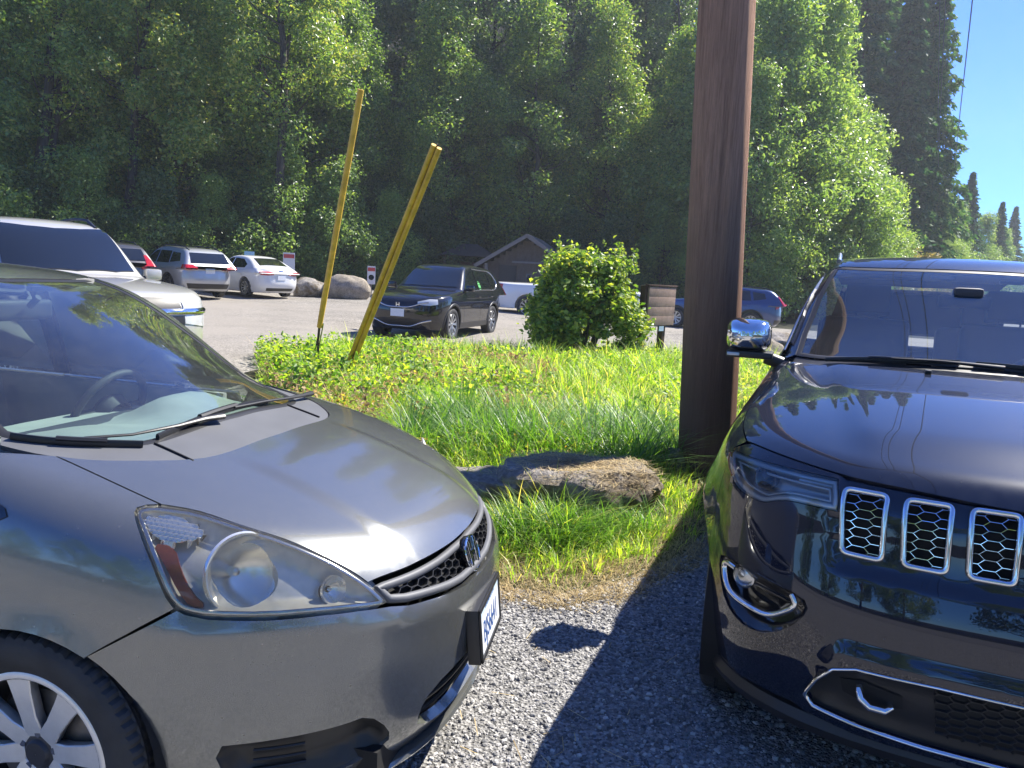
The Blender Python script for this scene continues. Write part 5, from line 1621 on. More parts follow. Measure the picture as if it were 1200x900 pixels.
        MB().box((-0.90, s * 0.97, 1.243), (0.15, 0.22, 0.034)).tube([(-0.92, s * 0.80, 1.20), (-0.91, s * 0.90, 1.232)], 0.034, 10).build('mirror_base', M_BLACK, mir, bevel=0.012, seg=2)
        MB().box((-0.993, s * 0.985, 1.338), (0.004, 0.150, 0.105)).build('mirror_glass', M_CHROME, mir)
        MB().box((-0.825, s * 1.045, 1.243), (0.02, 0.06, 0.016)).build('mirror_lamp', M_LAMPWHITE, mir, bevel=0.004)
        # ---- wheels
        wheel(root, (FW[0], s * 0.835, FW[1]), 0.385, 0.265, 0.258, s, 5, (0.05, 0.075), M_ALLOY, M_ALLOYDK, blocks=60, steer=R(5), twin=True)
        wheel(root, (RW[0], s * 0.835, RW[1]), 0.385, 0.265, 0.258, s, 5, (0.05, 0.075), M_ALLOY, M_ALLOYDK, blocks=60, twin=True)
    # ---- front fascia with its openings
    hl = [(0.365, -0.903, 1.007), (0.420, -0.874, 1.014), (0.472, -0.847, 1.018), (0.613, -0.711, 1.026), (0.691, -0.557, 1.027), (0.722, -0.551, 0.986), (0.736, -0.55, 0.938), (0.714, -0.613, 0.937), (0.678, -0.686, 0.935), (0.653, -0.729, 0.921), (0.627, -0.767, 0.90), (0.571, -0.819, 0.905), (0.504, -0.865, 0.917), (0.434, -0.891, 0.962)]
    hlq = [tuple(p) for p in cy.inv(np.array(hl))]
    hlq = [tuple(p) for p in round_poly([(a, b, 1) if i in (4, 6) else (a, b) for i, (a, b) in enumerate(hlq)], 2)]
    slots = []
    for k in range(-3, 4):
        c = k * 0.160
        t = onto(Fn, Planar((1, 0, 0.1)), [(c, 0)])  # centre line only used for the angle
        yz = [(c - 0.061, 1.008), (c + 0.061, 1.008), (c + 0.057, 0.818), (c - 0.057, 0.818)]
        px = Planar((1, 0, 0))
        P3 = onto(Fn, px, [(y_, z_ + 0.006 - 0.025 * 0) for y_, z_ in yz])
        q = [tuple(p) for p in cy.inv(P3)]
        q = [tuple(p) for p in round_poly(q, 0)]
        # rounded corners
        Q = []
        for i in range(4):
            a, b, d = np.array(q[i - 1]), np.array(q[i]), np.array(q[(i + 1) % 4])
            u = (a - b) / np.linalg.norm(a - b) * 0.022; v = (d - b) / np.linalg.norm(d - b) * 0.022
            for t_ in np.linspace(0, 1, 6):
                Q.append(tuple(b + u * (1 - t_) ** 2 + v * t_ ** 2))
        slots.append(Q)
    fogq = [tuple(p) for p in cy.inv(np.array([(0.50, -0.893, 0.668), (0.543, -0.871, 0.560), (0.60, -0.83, 0.515), (0.67, -0.77, 0.500), (0.728, -0.694, 0.525), (0.765, -0.615, 0.60), (0.772, -0.597, 0.660), (0.740, -0.66, 0.682), (0.658, -0.778, 0.690), (0.56, -0.862, 0.686)]))]
    fogq = [tuple(p) for p in round_poly(fogq, 1)]
    fogl = [(-a, b) for a, b in reversed(fogq)]
    lw = [(0.762, -0.590, 0.385), (0.784, -0.562, 0.450), (0.800, -0.521, 0.500), (0.815, -0.46, 0.522), (0.836, -0.256, 0.530), (0.842, 0.0, 0.528)]
    lb = [(0.803, 0.0, 0.318), (0.800, -0.266, 0.322), (0.786, -0.448, 0.334), (0.762, -0.56, 0.350)]
    lwq = [tuple(p) for p in cy.inv(np.array(lw))]; lbq = [tuple(p) for p in cy.inv(np.array(lb))]
    lowq = lwq + [(-a, b) for a, b in reversed(lwq[:-1])] + [(-a, b) for a, b in reversed(lbq[1:])] + lbq
    arf = onto(Fn, SIDER, arcpts(*FW, 0.435, -18, 37, 8))
    hd3 = np.array([(0.385, -0.92, 0.66), (0.40, -0.915, 0.80), (0.40, -0.897, 0.96), (0.372, -0.894, 1.010), (0.425, -0.850, 1.040)])
    fr3 = onto(Fn, TOPM, fr)
    half = [tuple(p) for p in cy.inv(np.concatenate([arf, hd3[1:], fr3[1:] - [0, 0, 0.002]]))]
    half[-1] = (0.0, half[-1][1])
    bot = [tuple(p) for p in cy.inv(np.array([(0.803, 0.0, 0.296), (0.786, -0.448, 0.308), (0.755, -0.585, 0.330), (0.63, -0.772, 0.315), (0.52, -0.84, 0.28)]))]
    bot[0] = (0.0, 0.296)
    outl = half + [(-a, b) for a, b in reversed(half[:-1])] + [(-a, b) for a, b in reversed(bot[1:])] + bot
    def crease(Q, V):
        ay = np.abs(V[:, 1])
        # the lower part of the bumper steps forward round the lower opening, the grille panel sits back
        zz = V[:, 2]
        step_ = 0.565 + 0.0 * ay - 0.30 * sstep(0.50, 0.64, ay)
        a = 0.016 * sstep(step_ + 0.022, step_ - 0.006, zz) * sstep(0.80, 0.66, ay)
        b = -0.014 * sstep(0.775, 0.80, zz) * sstep(0.56, 0.535, ay)
        return a + b
    fas = panel('front_bumper', Fn, cy, outl, M_JEEP, root, step=0.022, holes=[hlq, [(-a, b) for a, b in reversed(hlq)]] + slots + [fogq, fogl, lowq], skirt=0.025, rise=crease)
    # ---- grille slots
    for Q in slots:
        gs = panel('grille_slot', Fn, cy, inset(Q, -0.006), M_DARK, root, step=0.03, off=-0.055, skirt=0)
        ring_on(Fn, cy, inset(Q, 0.004), 0.017, 0.010, -0.010, M_CHROME, gs, 'slot_frame', prof=6)
        hexmesh(Fn, cy, inset(Q, 0.008), 0.056, 0.0265, -0.024, 0.0055, 0.008, M_CHROME, gs, 'slot_mesh')
    for s, flip in ((-1, False), (1, True)):
        # ---- headlight
        hm = cy
        ln = panel('headlight', Fn, cy, hlq, M_LENSJ, root, step=0.02, gap=0.002, skirt=0.02, flip_y=flip, off=0.0)
        def dp(Q, V):
            return -0.012 - 0.05 * sstep(0.003, 0.03, seg_dist(Q, hlq))
        panel('lamp_housing', Fn, cy, hlq, M_HOUSINGDK, ln, step=0.014, gap=0.002, skirt=0, flip_y=flip, rise=dp)
        ring_on(Fn, cy, inset(hlq, 0.010), 0.017, 0.006, -0.012, M_LAMPWHITE, ln, 'lamp_edge', flip=flip)
        # light guide running round the projector
        g2 = inset(hlq, 0.026)
        ring_on(Fn, cy, g2, 0.009, 0.006, -0.028, M_LAMPWHITE, ln, 'light_guide', flip=flip)
        pj = Vector((0.560, -0.765, 0.968)); zz = Vector((0.90, -0.40, 0.05)).normalized()
        if flip: pj.y *= -1; zz.y *= -1
        M = Matrix.Translation(pj) @ zz.to_track_quat('Z', 'Y').to_matrix().to_4x4()
        MB().lathe([(0.001, 0.012), (0.018, 0.008), (0.028, -0.002), (0.032, -0.010), (0.032, 0.006), (0.038, 0.006), (0.040, -0.03)], M, 32).build('projector_lens', M_GLOSSBLK, ln, smooth=True, angle=50)
        bar = onto(Fn, cy, cy.inv(np.array([(0.655, -0.650, 0.995), (0.685, -0.600, 0.998), (0.705, -0.565, 0.998)])))
        bar = [p * ([1, -1, 1] if flip else [1, 1, 1]) + [-0.028, 0, 0] for p in bar]
        MB().tube(bar, 0.007, 8).build('light_bar', M_LAMPWHITE, ln, smooth=True)
        am = onto(Fn, cy, cy.inv(np.array([(0.385, -0.900, 0.997), (0.400, -0.897, 0.975), (0.430, -0.889, 0.955), (0.47, -0.876, 0.938)])))
        am = [p * ([1, -1, 1] if flip else [1, 1, 1]) + [-0.006, 0.004 * (-s), 0] for p in am]
        MB().tube(am, 0.008, 8).build('amber_marker', M_AMBER, ln, smooth=True)
        # ---- fog lamp pocket with its chrome U
        fq = fogq
        def sk(Q, V):
            return -0.010 - 0.045 * sstep(0.0, 0.05, seg_dist(Q, fogq))
        fp = panel('fog_lamp_pocket', Fn, cy, inset(fq, -0.002), M_GLOSSBLK, fas, step=0.02, skirt=0, flip_y=flip, rise=sk)
        upath = [(0.600, -0.830, 0.665), (0.537, -0.876, 0.650), (0.545, -0.869, 0.615), (0.577, -0.850, 0.583), (0.617, -0.822, 0.573), (0.676, -0.766, 0.571), (0.719, -0.71, 0.578), (0.739, -0.676, 0.602), (0.753, -0.640, 0.645), (0.745, -0.652, 0.668)]
        uq = curve(cy.inv(np.array(upath)), 0.012)
        V, F = strip_on(Fn, cy, uq, 0.020, 0.014, off=-0.010, flip_y=flip, prof=6)
        MB().add(V, F).build('fog_lamp_trim', M_CHROME, fp, smooth=True, angle=60)
        c3 = Vector((0.575, -0.800, 0.635)); z3 = Vector((0.9, -0.42, 0)).normalized()
        if flip: c3.y *= -1; z3.y *= -1
        M = Matrix.Translation(c3) @ z3.to_track_quat('Z', 'Y').to_matrix().to_4x4()
        MB().lathe([(0.001, 0.006), (0.022, 0.004), (0.030, 0.0), (0.032, 0.008), (0.038, 0.006), (0.040, -0.03)], M, 28).build('fog_lamp', M_CHROMEDK, fp, smooth=True, angle=50)
    # ---- lower opening
    lo = panel('lower_grille', Fn, cy, inset(lowq, -0.004), M_BLACK, root, step=0.03, skirt=0, rise=lambda Q, V: -0.008 - 0.022 * sstep(0.0, 0.03, seg_dist(Q, np.array(lowq))))
    ring_on(Fn, cy, inset(lowq, 0.006), 0.012, 0.010, 0.008, M_CHROME, lo, 'lower_chrome_trim', prof=6, step=0.02)
    cen = [(-0.245, 0.500), (0.245, 0.500), (0.232, 0.352), (-0.232, 0.352)]
    panel('lower_mesh_backing', Fn, cy, cen, M_DARK, lo, step=0.05, skirt=0, off=-0.026)
    hexmesh(Fn, cy, cen, 0.050, 0.026, -0.026, 0.008, 0.008, M_BLACK, lo, 'lower_mesh')
    for s in (-1, 1):
        sq = [tuple(p) for p in cy.inv(np.array([(0.80, s * 0.50, 0.455), (0.81, s * 0.44, 0.468), (0.82, s * 0.335, 0.452), (0.82, s * 0.330, 0.412), (0.81, s * 0.42, 0.395), (0.80, s * 0.49, 0.415)]))]
        panel('tow_hook_well', Fn, cy, sq, M_DARK, lo, step=0.03, off=-0.024, skirt=0)
        h = MB().tube([(0.765, s * 0.440, 0.455), (0.812, s * 0.445, 0.452), (0.820, s * 0.440, 0.430), (0.822, s * 0.415, 0.412), (0.822, s * 0.375, 0.410), (0.815, s * 0.362, 0.418), (0.765, s * 0.360, 0.425)], 0.011, 10, flat=0.8)
        h.build('tow_hook', M_CHROME, lo, smooth=True, angle=50)
    vb = onto(Fn, cy, [(t, 0.275) for t in np.linspace(-0.95, 0.95, 31)])
    MB().tube([p * [0.985, 0.985, 1] for p in vb], 0.040, 8, flat=1.0).build('lower_valance', M_BLACK, root, smooth=True)
    # ---- rear
    cr = Cyl(-3.0, r0=0.95)
    a, b = 0.95 * R(116), 0.95 * R(244)
    ln_ = lambda z0, n=20: [(a + (b - a) * k / n, z0) for k in range(n + 1)]
    panel('rear_bumper', Fn, cr, ln_(0.34) + ln_(0.72)[::-1], M_JEEP, root, step=0.1)
    panel('tailgate', Fn, cr, ln_(0.73) + ln_(1.16)[::-1], M_JEEP, root, step=0.1)
    rp = Planar((-1, 0, 0.4), off=6.0)
    panel('rear_window', jeep_green, rp, rp.inv(np.array([(-3.9, -0.62, 1.19), (-3.9, 0.62, 1.19), (-3.75, 0.54, 1.60), (-3.75, -0.54, 1.60)])), M_DGLASS, root, step=0.1, skirt=0)
    MB().box((-1.45, 0, 0.34), (4.4, 1.0, 0.16)).box((-1.55, 0, 0.36), (1.7, 1.66, 0.10)).box((0.28, 0, 0.66), (0.50, 0.98, 0.52)).box((-0.70, 0, 0.80), (0.10, 1.5, 0.80)).build('underbody', M_DARK, root)
    # ---- cabin
    V, T, N = panel_geo(Fn, TOPM, mirror2([(-0.76, 0.0), (-0.82, -0.45), (-0.95, -0.68), (-1.3, -0.74), (-1.40, -0.6), (-1.42, 0.0)]), step=0.06, skirt=0)
    V[:, 2] = 1.195 - 0.04 * sstep(-0.9, -1.4, V[:, 0]) + 0.05 * np.exp(-((V[:, 0] + 1.2) / 0.14) ** 2) * np.exp(-((V[:, 1] - 0.40) / 0.20) ** 4)
    das = link('dashboard', raw_mesh('dashboard', V, T), M_CABINDK, root)
    MB().box((-1.36, 0, 1.0), (0.2, 1.4, 0.34)).build('dashboard_face', M_CABINDK, das, bevel=0.03)
    steering_wheel(root, (-1.48, 0.40, 1.12), 0.19, R(22), M_CABINDK)
    for yy in (-0.40, 0.40):
        seat(root, -2.05, yy, 0.72, M_CABINDK, 0.54, 0.68)
        seat(root, -2.95, yy, 0.74, M_CABINDK, 0.60, 0.60)
        MB().box((-1.60, yy, 1.665), (0.03, 0.44, 0.02)).build('sun_visor', M_CABIN, root, bevel=0.008)
    mi = MB().box((-1.36, 0.0, 1.555), (0.04, 0.24, 0.065)).build('rear_view_mirror', M_CABINDK, root, bevel=0.02, seg=3)
    MB().box((-1.30, 0, 1.60), (0.10, 0.13, 0.05)).build('sensor_housing', M_CABINDK, mi, bevel=0.02)
    st = onto(Fn, TOPM, [(-1.40, -0.16), (-1.40, -0.05), (-1.435, -0.05), (-1.435, -0.16)])
    MB().add([p - [0, 0, 0.010] for p in st], [(0, 1, 2, 3)]).build('windshield_sticker', M_CABINLT, root)
    for s in (-1, 1):
        MB().box((-1.9, s * 0.80, 0.95), (2.0, 0.03, 0.46)).build('door_trim', M_CABINDK, root, bevel=0.01)
    # ---- wipers lying at the foot of the glass
    for y0, y1 in ((-0.08, -0.62), (0.50, -0.02)):
        B = onto(Fn, TOPM, [(-0.715 - 0.30 * max(0, abs(y_) - 0.3) ** 1.0 * 0.6, y_) for y_ in np.linspace(y0, y1, 10)])
        A = onto(Fn, TOPM, [(-0.665, y0 + 0.16), (-0.675, y0 + 0.05), (-0.69, y0 - 0.08), (-0.71, (y0 + y1) / 2)])
        wiper(root, [p + [0, 0, 0.022] for p in A], [p + [0, 0, 0.008] for p in B])
build_jeep()
# ------------------------------------------------------------------ cars in the lot
def soft_car(sp):
    """body surface of a parked car from its side profile"""
    W = sp['W']; zm = sp['zmax']; xc, xr = sp['xc'], sp['xr']
    Wz = Spl([(0.15, W - 0.06), (0.35, W - 0.02), (0.6, W), (sp['belt'] - 0.15, W - 0.01), (sp['belt'], W - 0.05), (sp['belt'] + 0.2, W - 0.14)])
    nose = Spl(sp['nose']); tail = Spl(sp['tail'])
    hood = Spl(sp['hood']); roof = Spl(sp['roof'])
    Wg = Spl([(sp['belt'] - 0.1, W - 0.04), (sp['belt'] + 0.05, W - 0.10), (zm - 0.12, sp['wr'] + 0.03), (zm + 0.1, sp['wr'] - 0.06)])
    wr = sp['wheel'] + 0.055
    def lower(x, y, z):
        ay = np.abs(y); w = Wz(z)
        u = np.maximum(x - xc, 0) / (nose(z) - xc); v = np.maximum(xr - x, 0) / (xr - tail(z))
        p = 3.0
        side = ((u ** p + (ay / w) ** p + v ** p) ** (1 / p) - 1) * w
        top = (z - hood(x) + 0.05 * (ay / W) ** 2.5) * 0.95
        f = smax(side, top, 0.08)
        f = np.maximum(f, sp['clear'] - z)
        for wx in (0.0, -sp['wb']):
            cyl = np.hypot(x - wx, z - sp['wheel']) - wr
            f = np.maximum(f, -np.maximum(cyl, (W - 0.26) - ay))
        return f
    def green(x, y, z):
        ay = np.abs(y)
        gs = ay - Wg(z)
        gt = (z - roof(x + 0.12 * (ay / 0.7) ** 2.2 * sstep(-1.6, -0.8, x)) + 0.03 * (ay / 0.65) ** 2.4) * 0.88
        return np.maximum(smax(gs, gt, 0.09), sp['belt'] - 0.12 - z)
    def F(x, y, z):
        return smin(lower(x, y, z), green(x, y, z), 0.03)
    return F, lower, green

def parked_car(sp, name, pos, hd, label, paintm, group=None, plate=True):
    F, lower, green = soft_car(sp)
    root = empty(name, (pos[0], pos[1], float(terrain(*pos))), hd, label, 'car', group)
    W = sp['W']; b = sp['belt']; zm = sp['zmax']
    nx = max(v for _, v in sp['nose']); tx = min(v for _, v in sp['tail'])
    V, T, N = surface_net(F, (tx - 0.1, -W - 0.1, sp['clear'] - 0.1), (nx + 0.1, W + 0.1, zm + 0.15), sp.get('h', 0.045))
    body = link('body', raw_mesh('body', V, T, N), paintm, root)
    if sp.get('clad'):
        # dark cladding round the foot of the body
        for flip in (False, True):
            panel('cladding', lower, SIDER, [(-sp['wb'] + sp['wheel'] + 0.07, sp['clear'] + 0.02), (-sp['wheel'] - 0.07, sp['clear'] + 0.02), (-sp['wheel'] - 0.12, sp['clear'] + 0.14), (-sp['wb'] + sp['wheel'] + 0.12, sp['clear'] + 0.14)], M_BLACK, root, step=0.1, off=0.006, flip_y=flip)
            for wx in (0.0, -sp['wb']):
                V_, F_ = strip_on(lower, SIDER, arcpts(wx, sp['wheel'], sp['wheel'] + 0.085, -10, 190, 18), 0.055, 0.012, flip_y=flip)
                MB().add(V_, F_).build('wheel_arch_trim', M_BLACK, root, smooth=True)
    # glass
    panel('windshield', F, TOPM, mirror2(sp['ws']), M_DGLASS, root, step=0.05, off=0.014, skirt=0.016)
    for flip in (False, True):
        for q in sp['win']:
            panel('side_window', green, SIDER, q, M_DGLASS, root, step=0.07, off=0.009, skirt=0.012, flip_y=flip)
        if sp.get('trim'):
            V_, F_ = strip_on(green, SIDER, curve(sp['trim'], 0.08), 0.028, 0.012, flip_y=flip, off=0.004)
            MB().add(V_, F_).build('window_trim', M_CHROMEDK, root, smooth=True)
        V_, F_ = strip_on(lower, SIDER, [(x_, b - 0.16) for x_ in np.linspace(-0.75, -sp['wb'] + 0.1, 12)], 0.02, 0.004, flip_y=flip)
        MB().add(V_, F_).build('body_crease', paintm, root, smooth=True)
        for xd in sp['doors']:
            V_, F_ = strip_on(lower, SIDER, [(xd, z_) for z_ in np.linspace(sp['clear'] + 0.12, b - 0.06, 8)], 0.010, 0.002, flip_y=flip, prof=2)
            MB().add(V_, F_).build('door_gap', M_DARK, root)
        s = 1 if flip else -1
        for xd in sp['doors'][1:]:
            MB().tube([(xd + 0.24, s * (W - 0.01), b - 0.13), (xd + 0.22, s * (W + 0.02), b - 0.13), (xd + 0.08, s * (W + 0.02), b - 0.13), (xd + 0.06, s * (W - 0.01), b - 0.13)], 0.015, 6).build('door_handle', paintm, root, smooth=True)
        mr = MB().box((sp['mx'], s * (W + 0.06), b + 0.07), (0.12, 0.20, 0.14)).build('side_mirror', sp.get('mirror_mat') or paintm, root, bevel=0.035)
        MB().tube([(sp['mx'], s * (W - 0.10), b + 0.0), (sp['mx'], s * (W + 0.0), b + 0.04)], 0.03, 6).build('mirror_foot', M_BLACK, mr)
        for wx in (0.0, -sp['wb']):
            wheel(root, (wx, s * (W - 0.12), sp['wheel']), sp['wheel'], 0.22, sp['wheel'] * sp.get('rimf', 0.66), s, sp.get('spokes', 5), sp.get('ws_', (0.05, 0.07)), M_ALLOY, M_ALLOYDK, n=24, blocks=24, twin=sp.get('twin', True), grooves=False, detail=False)
        if sp.get('rails'):
            P = onto(green, TOPM, [(-1.50 - sp['rails'] * t, s * (sp['wr'] - 0.10)) for t in np.linspace(0, 1, 8)])
            MB().tube([P[0]] + [p + [0, 0, 0.05] for p in P[1:-1]] + [P[-1]], 0.02, 6).build('roof_rail', sp.get('rail_mat') or M_BLACK, root, smooth=True)
    cf = Cyl(sp['xc'], r0=1.0); cb = Cyl(sp['xr'], r0=1.0)
    mir = lambda P: [(-a, c) for a, c in reversed(P)]
    for q in (sp['head'], mir(sp['head'])):
        panel('headlight', lower, cf, q, M_LAMPWHITE, root, step=0.05, off=0.010, skirt=0.012)
    for q, mm in sp['front']:
        panel('front_trim', lower, cf, q, mm, root, step=0.06, off=0.010, skirt=0.012)
    for q in (sp['tailq'], [(2 * PI - a, c) for a, c in reversed(sp['tailq'])]):
        panel('tail_lamp', F, cb, q, M_LAMPRED, root, step=0.04, off=0.016, skirt=0.018)
    for q, mm in sp['rear']:
        panel('rear_trim', F, cb, q, mm, root, step=0.06, off=0.008, skirt=0.01)
    rp = TOPM if sp.get('rear_deck') else Planar((-1, 0, 0), off=6.0)
    panel('rear_window', F, rp, rp.inv(np.array(sp['rw'])), M_DGLASS, root, step=0.05, off=0.016, skirt=0.018)
    for (px, pz, d) in sp['plates']:
        O = np.array([[px + d * 1.0, 0, pz]]); P, _ = cast(F, O, np.array([[-d, 0, 0.0]]), 0, 2)
        p = P[0]
        pl = MB().box((p[0] + d * 0.012, 0, pz), (0.012, 0.31, 0.16)).build('license_plate', M_PLATE, root)
    MB().box((-sp['wb'] / 2, 0, sp['wheel']), (sp['wb'] + 0.5, W * 1.2, 0.2)).build('underbody', M_DARK, root)
    return root

def suv_spec(scale=1.0, **kw):
    """tall estate; kw overrides"""
    sp = dict(W=0.92, wheel=0.355, wb=2.66, zmax=1.69, belt=1.08, clear=0.24, xc=-0.05, xr=-2.75, wr=0.60, clad=True,
              nose=[(0.2, 0.72), (0.35, 0.85), (0.6, 0.92), (0.8, 0.90), (0.98, 0.84), (1.2, 0.70)], tail=[(0.2, -3.45), (0.4, -3.62), (0.7, -3.66), (1.0, -3.62), (1.3, -3.5)],
              hood=[(-4, 1.10), (-1.2, 1.12), (-0.7, 1.12), (-0.2, 1.085), (0.3, 1.03), (0.65, 0.96), (0.85, 0.85), (1.0, 0.7)],
              roof=[(-3.85, 0.95), (-3.62, 1.25), (-3.35, 1.53), (-2.9, 1.64), (-2.2, 1.685), (-1.6, 1.68), (-1.25, 1.61), (-0.9, 1.42), (-0.45, 1.13), (0, 0.85)],
              ws=[(-0.48, 0.0), (-0.55, -0.45), (-0.66, -0.68), (-0.95, -0.62), (-1.25, -0.555), (-1.16, -0.3), (-1.13, 0.0)],
              win=[[(-0.80, 1.12), (-1.10, 1.34), (-1.42, 1.53), (-1.66, 1.55), (-1.66, 1.12)], [(-1.74, 1.12), (-1.74, 1.55), (-2.55, 1.52), (-2.62, 1.14)], [(-2.70, 1.15), (-2.64, 1.50), (-3.05, 1.44), (-3.12, 1.22)]],
              trim=[(-0.72, 1.08), (-1.3, 1.085), (-2.6, 1.10), (-3.10, 1.17), (-3.20, 1.26), (-3.08, 1.45), (-2.6, 1.56), (-1.7, 1.59)], doors=[-0.62, -1.70, -2.58], mx=-0.78,
              head=[(-0.86, 0.80), (-0.86, 0.90), (-0.70, 0.90), (-0.44, 0.84), (-0.44, 0.78), (-0.70, 0.77)],
              front=[([(-0.43, 0.66), (-0.43, 0.83), (0.43, 0.83), (0.43, 0.66)], M_GLOSSBLK), ([(-0.46, 0.30), (-0.60, 0.44), (-0.40, 0.48), (0.40, 0.48), (0.60, 0.44), (0.46, 0.30)], M_BLACK)],
              tailq=[(PI - 0.80, 0.85), (PI - 0.60, 0.88), (PI - 0.56, 1.02), (PI - 0.66, 1.30), (PI - 0.74, 1.30), (PI - 0.74, 1.0)],
              rear=[([(PI - 0.78, 0.32), (PI - 0.80, 0.48), (PI + 0.80, 0.48), (PI + 0.78, 0.32)], M_BLACK)], rw=[(-3.6, -0.62, 1.14), (-3.6, 0.62, 1.14), (-3.4, 0.54, 1.47), (-3.4, -0.54, 1.47)],
              plates=[(nx_, z_, d_) for nx_, z_, d_ in ((0.6, 0.60, 1), (-3.5, 0.85, -1))], rails=0, twin=True)
    sp.update(kw)
    return sp

# compact sport-utility with its green sticker, facing the island
crv = parked_car(suv_spec(h=0.035), 'sport_utility_car', (-2.33, 17.95), R(-107), 'black sport-utility car with chrome grille wings parked behind the grassy island', paint('black_paint', (0.006, 0.007, 0.010), 0.0, 0.3, dust=0.03))
crv.scale = (1.05, 1.05, 1.05)
cf_ = Cyl(-0.05, r0=1.0); spc = suv_spec(); F_, lo_, gr_ = soft_car(spc)
for q in ([(-0.66, 0.835), (-0.50, 0.80), (-0.30, 0.735), (0.0, 0.715), (0.30, 0.735), (0.50, 0.80), (0.66, 0.835)],):
    V_, f_ = strip_on(lo_, cf_, curve(q, 0.04), 0.03, 0.02, off=0.008)
    MB().add(V_, f_).build('grille_bar', M_CHROMEDK, crv, smooth=True)
V_, f_ = strip_on(lo_, cf_, curve([(-0.72, 0.46), (-0.50, 0.40), (-0.35, 0.335), (0, 0.32), (0.35, 0.335), (0.50, 0.40), (0.72, 0.46)], 0.04), 0.04, 0.012, off=0.010)
MB().add(V_, f_).build('bumper_garnish', M_CHROMEDK, crv, smooth=True)
p_ = onto(lo_, cf_, [(0.0, 0.765)])[0]
em_ = MB()
for sx in (-1, 1):
    em_.box((p_[0] + 0.02, sx * 0.032, 0.765), (0.012, 0.018, 0.095))
em_.box((p_[0] + 0.02, 0, 0.765), (0.012, 0.05, 0.018))
em_.build('emblem', M_CHROME, crv)
P_ = onto(gr_, SIDEL, [(1.97, 1.16), (1.97, 1.27), (1.88, 1.30), (1.80, 1.27), (1.80, 1.16)])
# round green decal on the rear door glass
dq = [( -1.86 + 0.075 * math.cos(a), 1.20 + 0.11 * math.sin(a)) for a in np.linspace(0, 2 * PI, 20, endpoint=False)]
panel('window_decal', gr_, SIDER, dq, plain('decal_green', (0.10, 0.42, 0.10), 0.5), crv, step=0.05, off=0.009, skirt=0, flip_y=True)

# white saloon seen from behind
sedan = suv_spec(W=0.875, wheel=0.32, wb=2.67, zmax=1.435, belt=0.95, clear=0.17, xr=-2.85, wr=0.56, clad=False,
    nose=[(0.15, 0.72), (0.3, 0.85), (0.55, 0.92), (0.75, 0.86), (0.95, 0.72)], tail=[(0.15, -3.40), (0.35, -3.60), (0.6, -3.64), (0.85, -3.62), (1.05, -3.55)],
    hood=[(-4.2, 0.90), (-3.65, 1.02), (-3.3, 1.055), (-2.9, 1.045), (-2.0, 0.98), (-0.8, 0.98), (-0.2, 0.92), (0.4, 0.82), (0.8, 0.66), (1.0, 0.5)],
    roof=[(-3.5, 0.93), (-3.1, 1.13), (-2.6, 1.345), (-2.2, 1.42), (-1.7, 1.435), (-1.35, 1.39), (-0.9, 1.20), (-0.4, 0.95), (0, 0.75)],
    ws=[(-0.42, 0.0), (-0.55, -0.55), (-0.62, -0.66), (-1.0, -0.60), (-1.30, -0.53), (-1.22, 0.0)],
    win=[[(-0.78, 0.985), (-1.1, 1.19), (-1.45, 1.33), (-1.62, 1.335), (-1.62, 0.985)], [(-1.70, 0.985), (-1.70, 1.335), (-2.25, 1.30), (-2.62, 1.12), (-2.55, 1.0)]], trim=None, doors=[-0.62, -1.66, -2.52], mx=-0.80,
    head=[(-0.85, 0.60), (-0.85, 0.72), (-0.55, 0.68), (-0.50, 0.60)], front=[([(-0.45, 0.34), (-0.45, 0.56), (0.45, 0.56), (0.45, 0.34)], M_BLACK)],
    tailq=[(PI - 0.86, 0.78), (PI - 0.88, 0.88), (PI - 0.60, 0.90), (PI - 0.36, 0.86), (PI - 0.36, 0.79), (PI - 0.60, 0.77)],
    rear=[([(PI - 0.70, 0.24), (PI - 0.66, 0.34), (PI + 0.66, 0.34), (PI + 0.70, 0.24)], M_BLACK), ([(PI - 0.10, 0.885), (PI - 0.10, 0.945), (PI + 0.10, 0.945), (PI + 0.10, 0.885)], M_CHROMEDK)],
    rw=[(-3.14, -0.54, 1.12), (-3.14, 0.54, 1.12), (-2.62, 0.47, 1.37), (-2.62, -0.47, 1.37)], plates=[(-3.5, 0.70, -1)], twin=False, spokes=10, ws_=(0.03, 0.035), rear_deck=True)
parked_car(sedan, 'saloon_car', (-11.0, 29.3), R(140), 'white four-door saloon parked beside the silver estate', paint('white_paint', (0.74, 0.74, 0.72), 0.0, 0.4, dust=0.05))

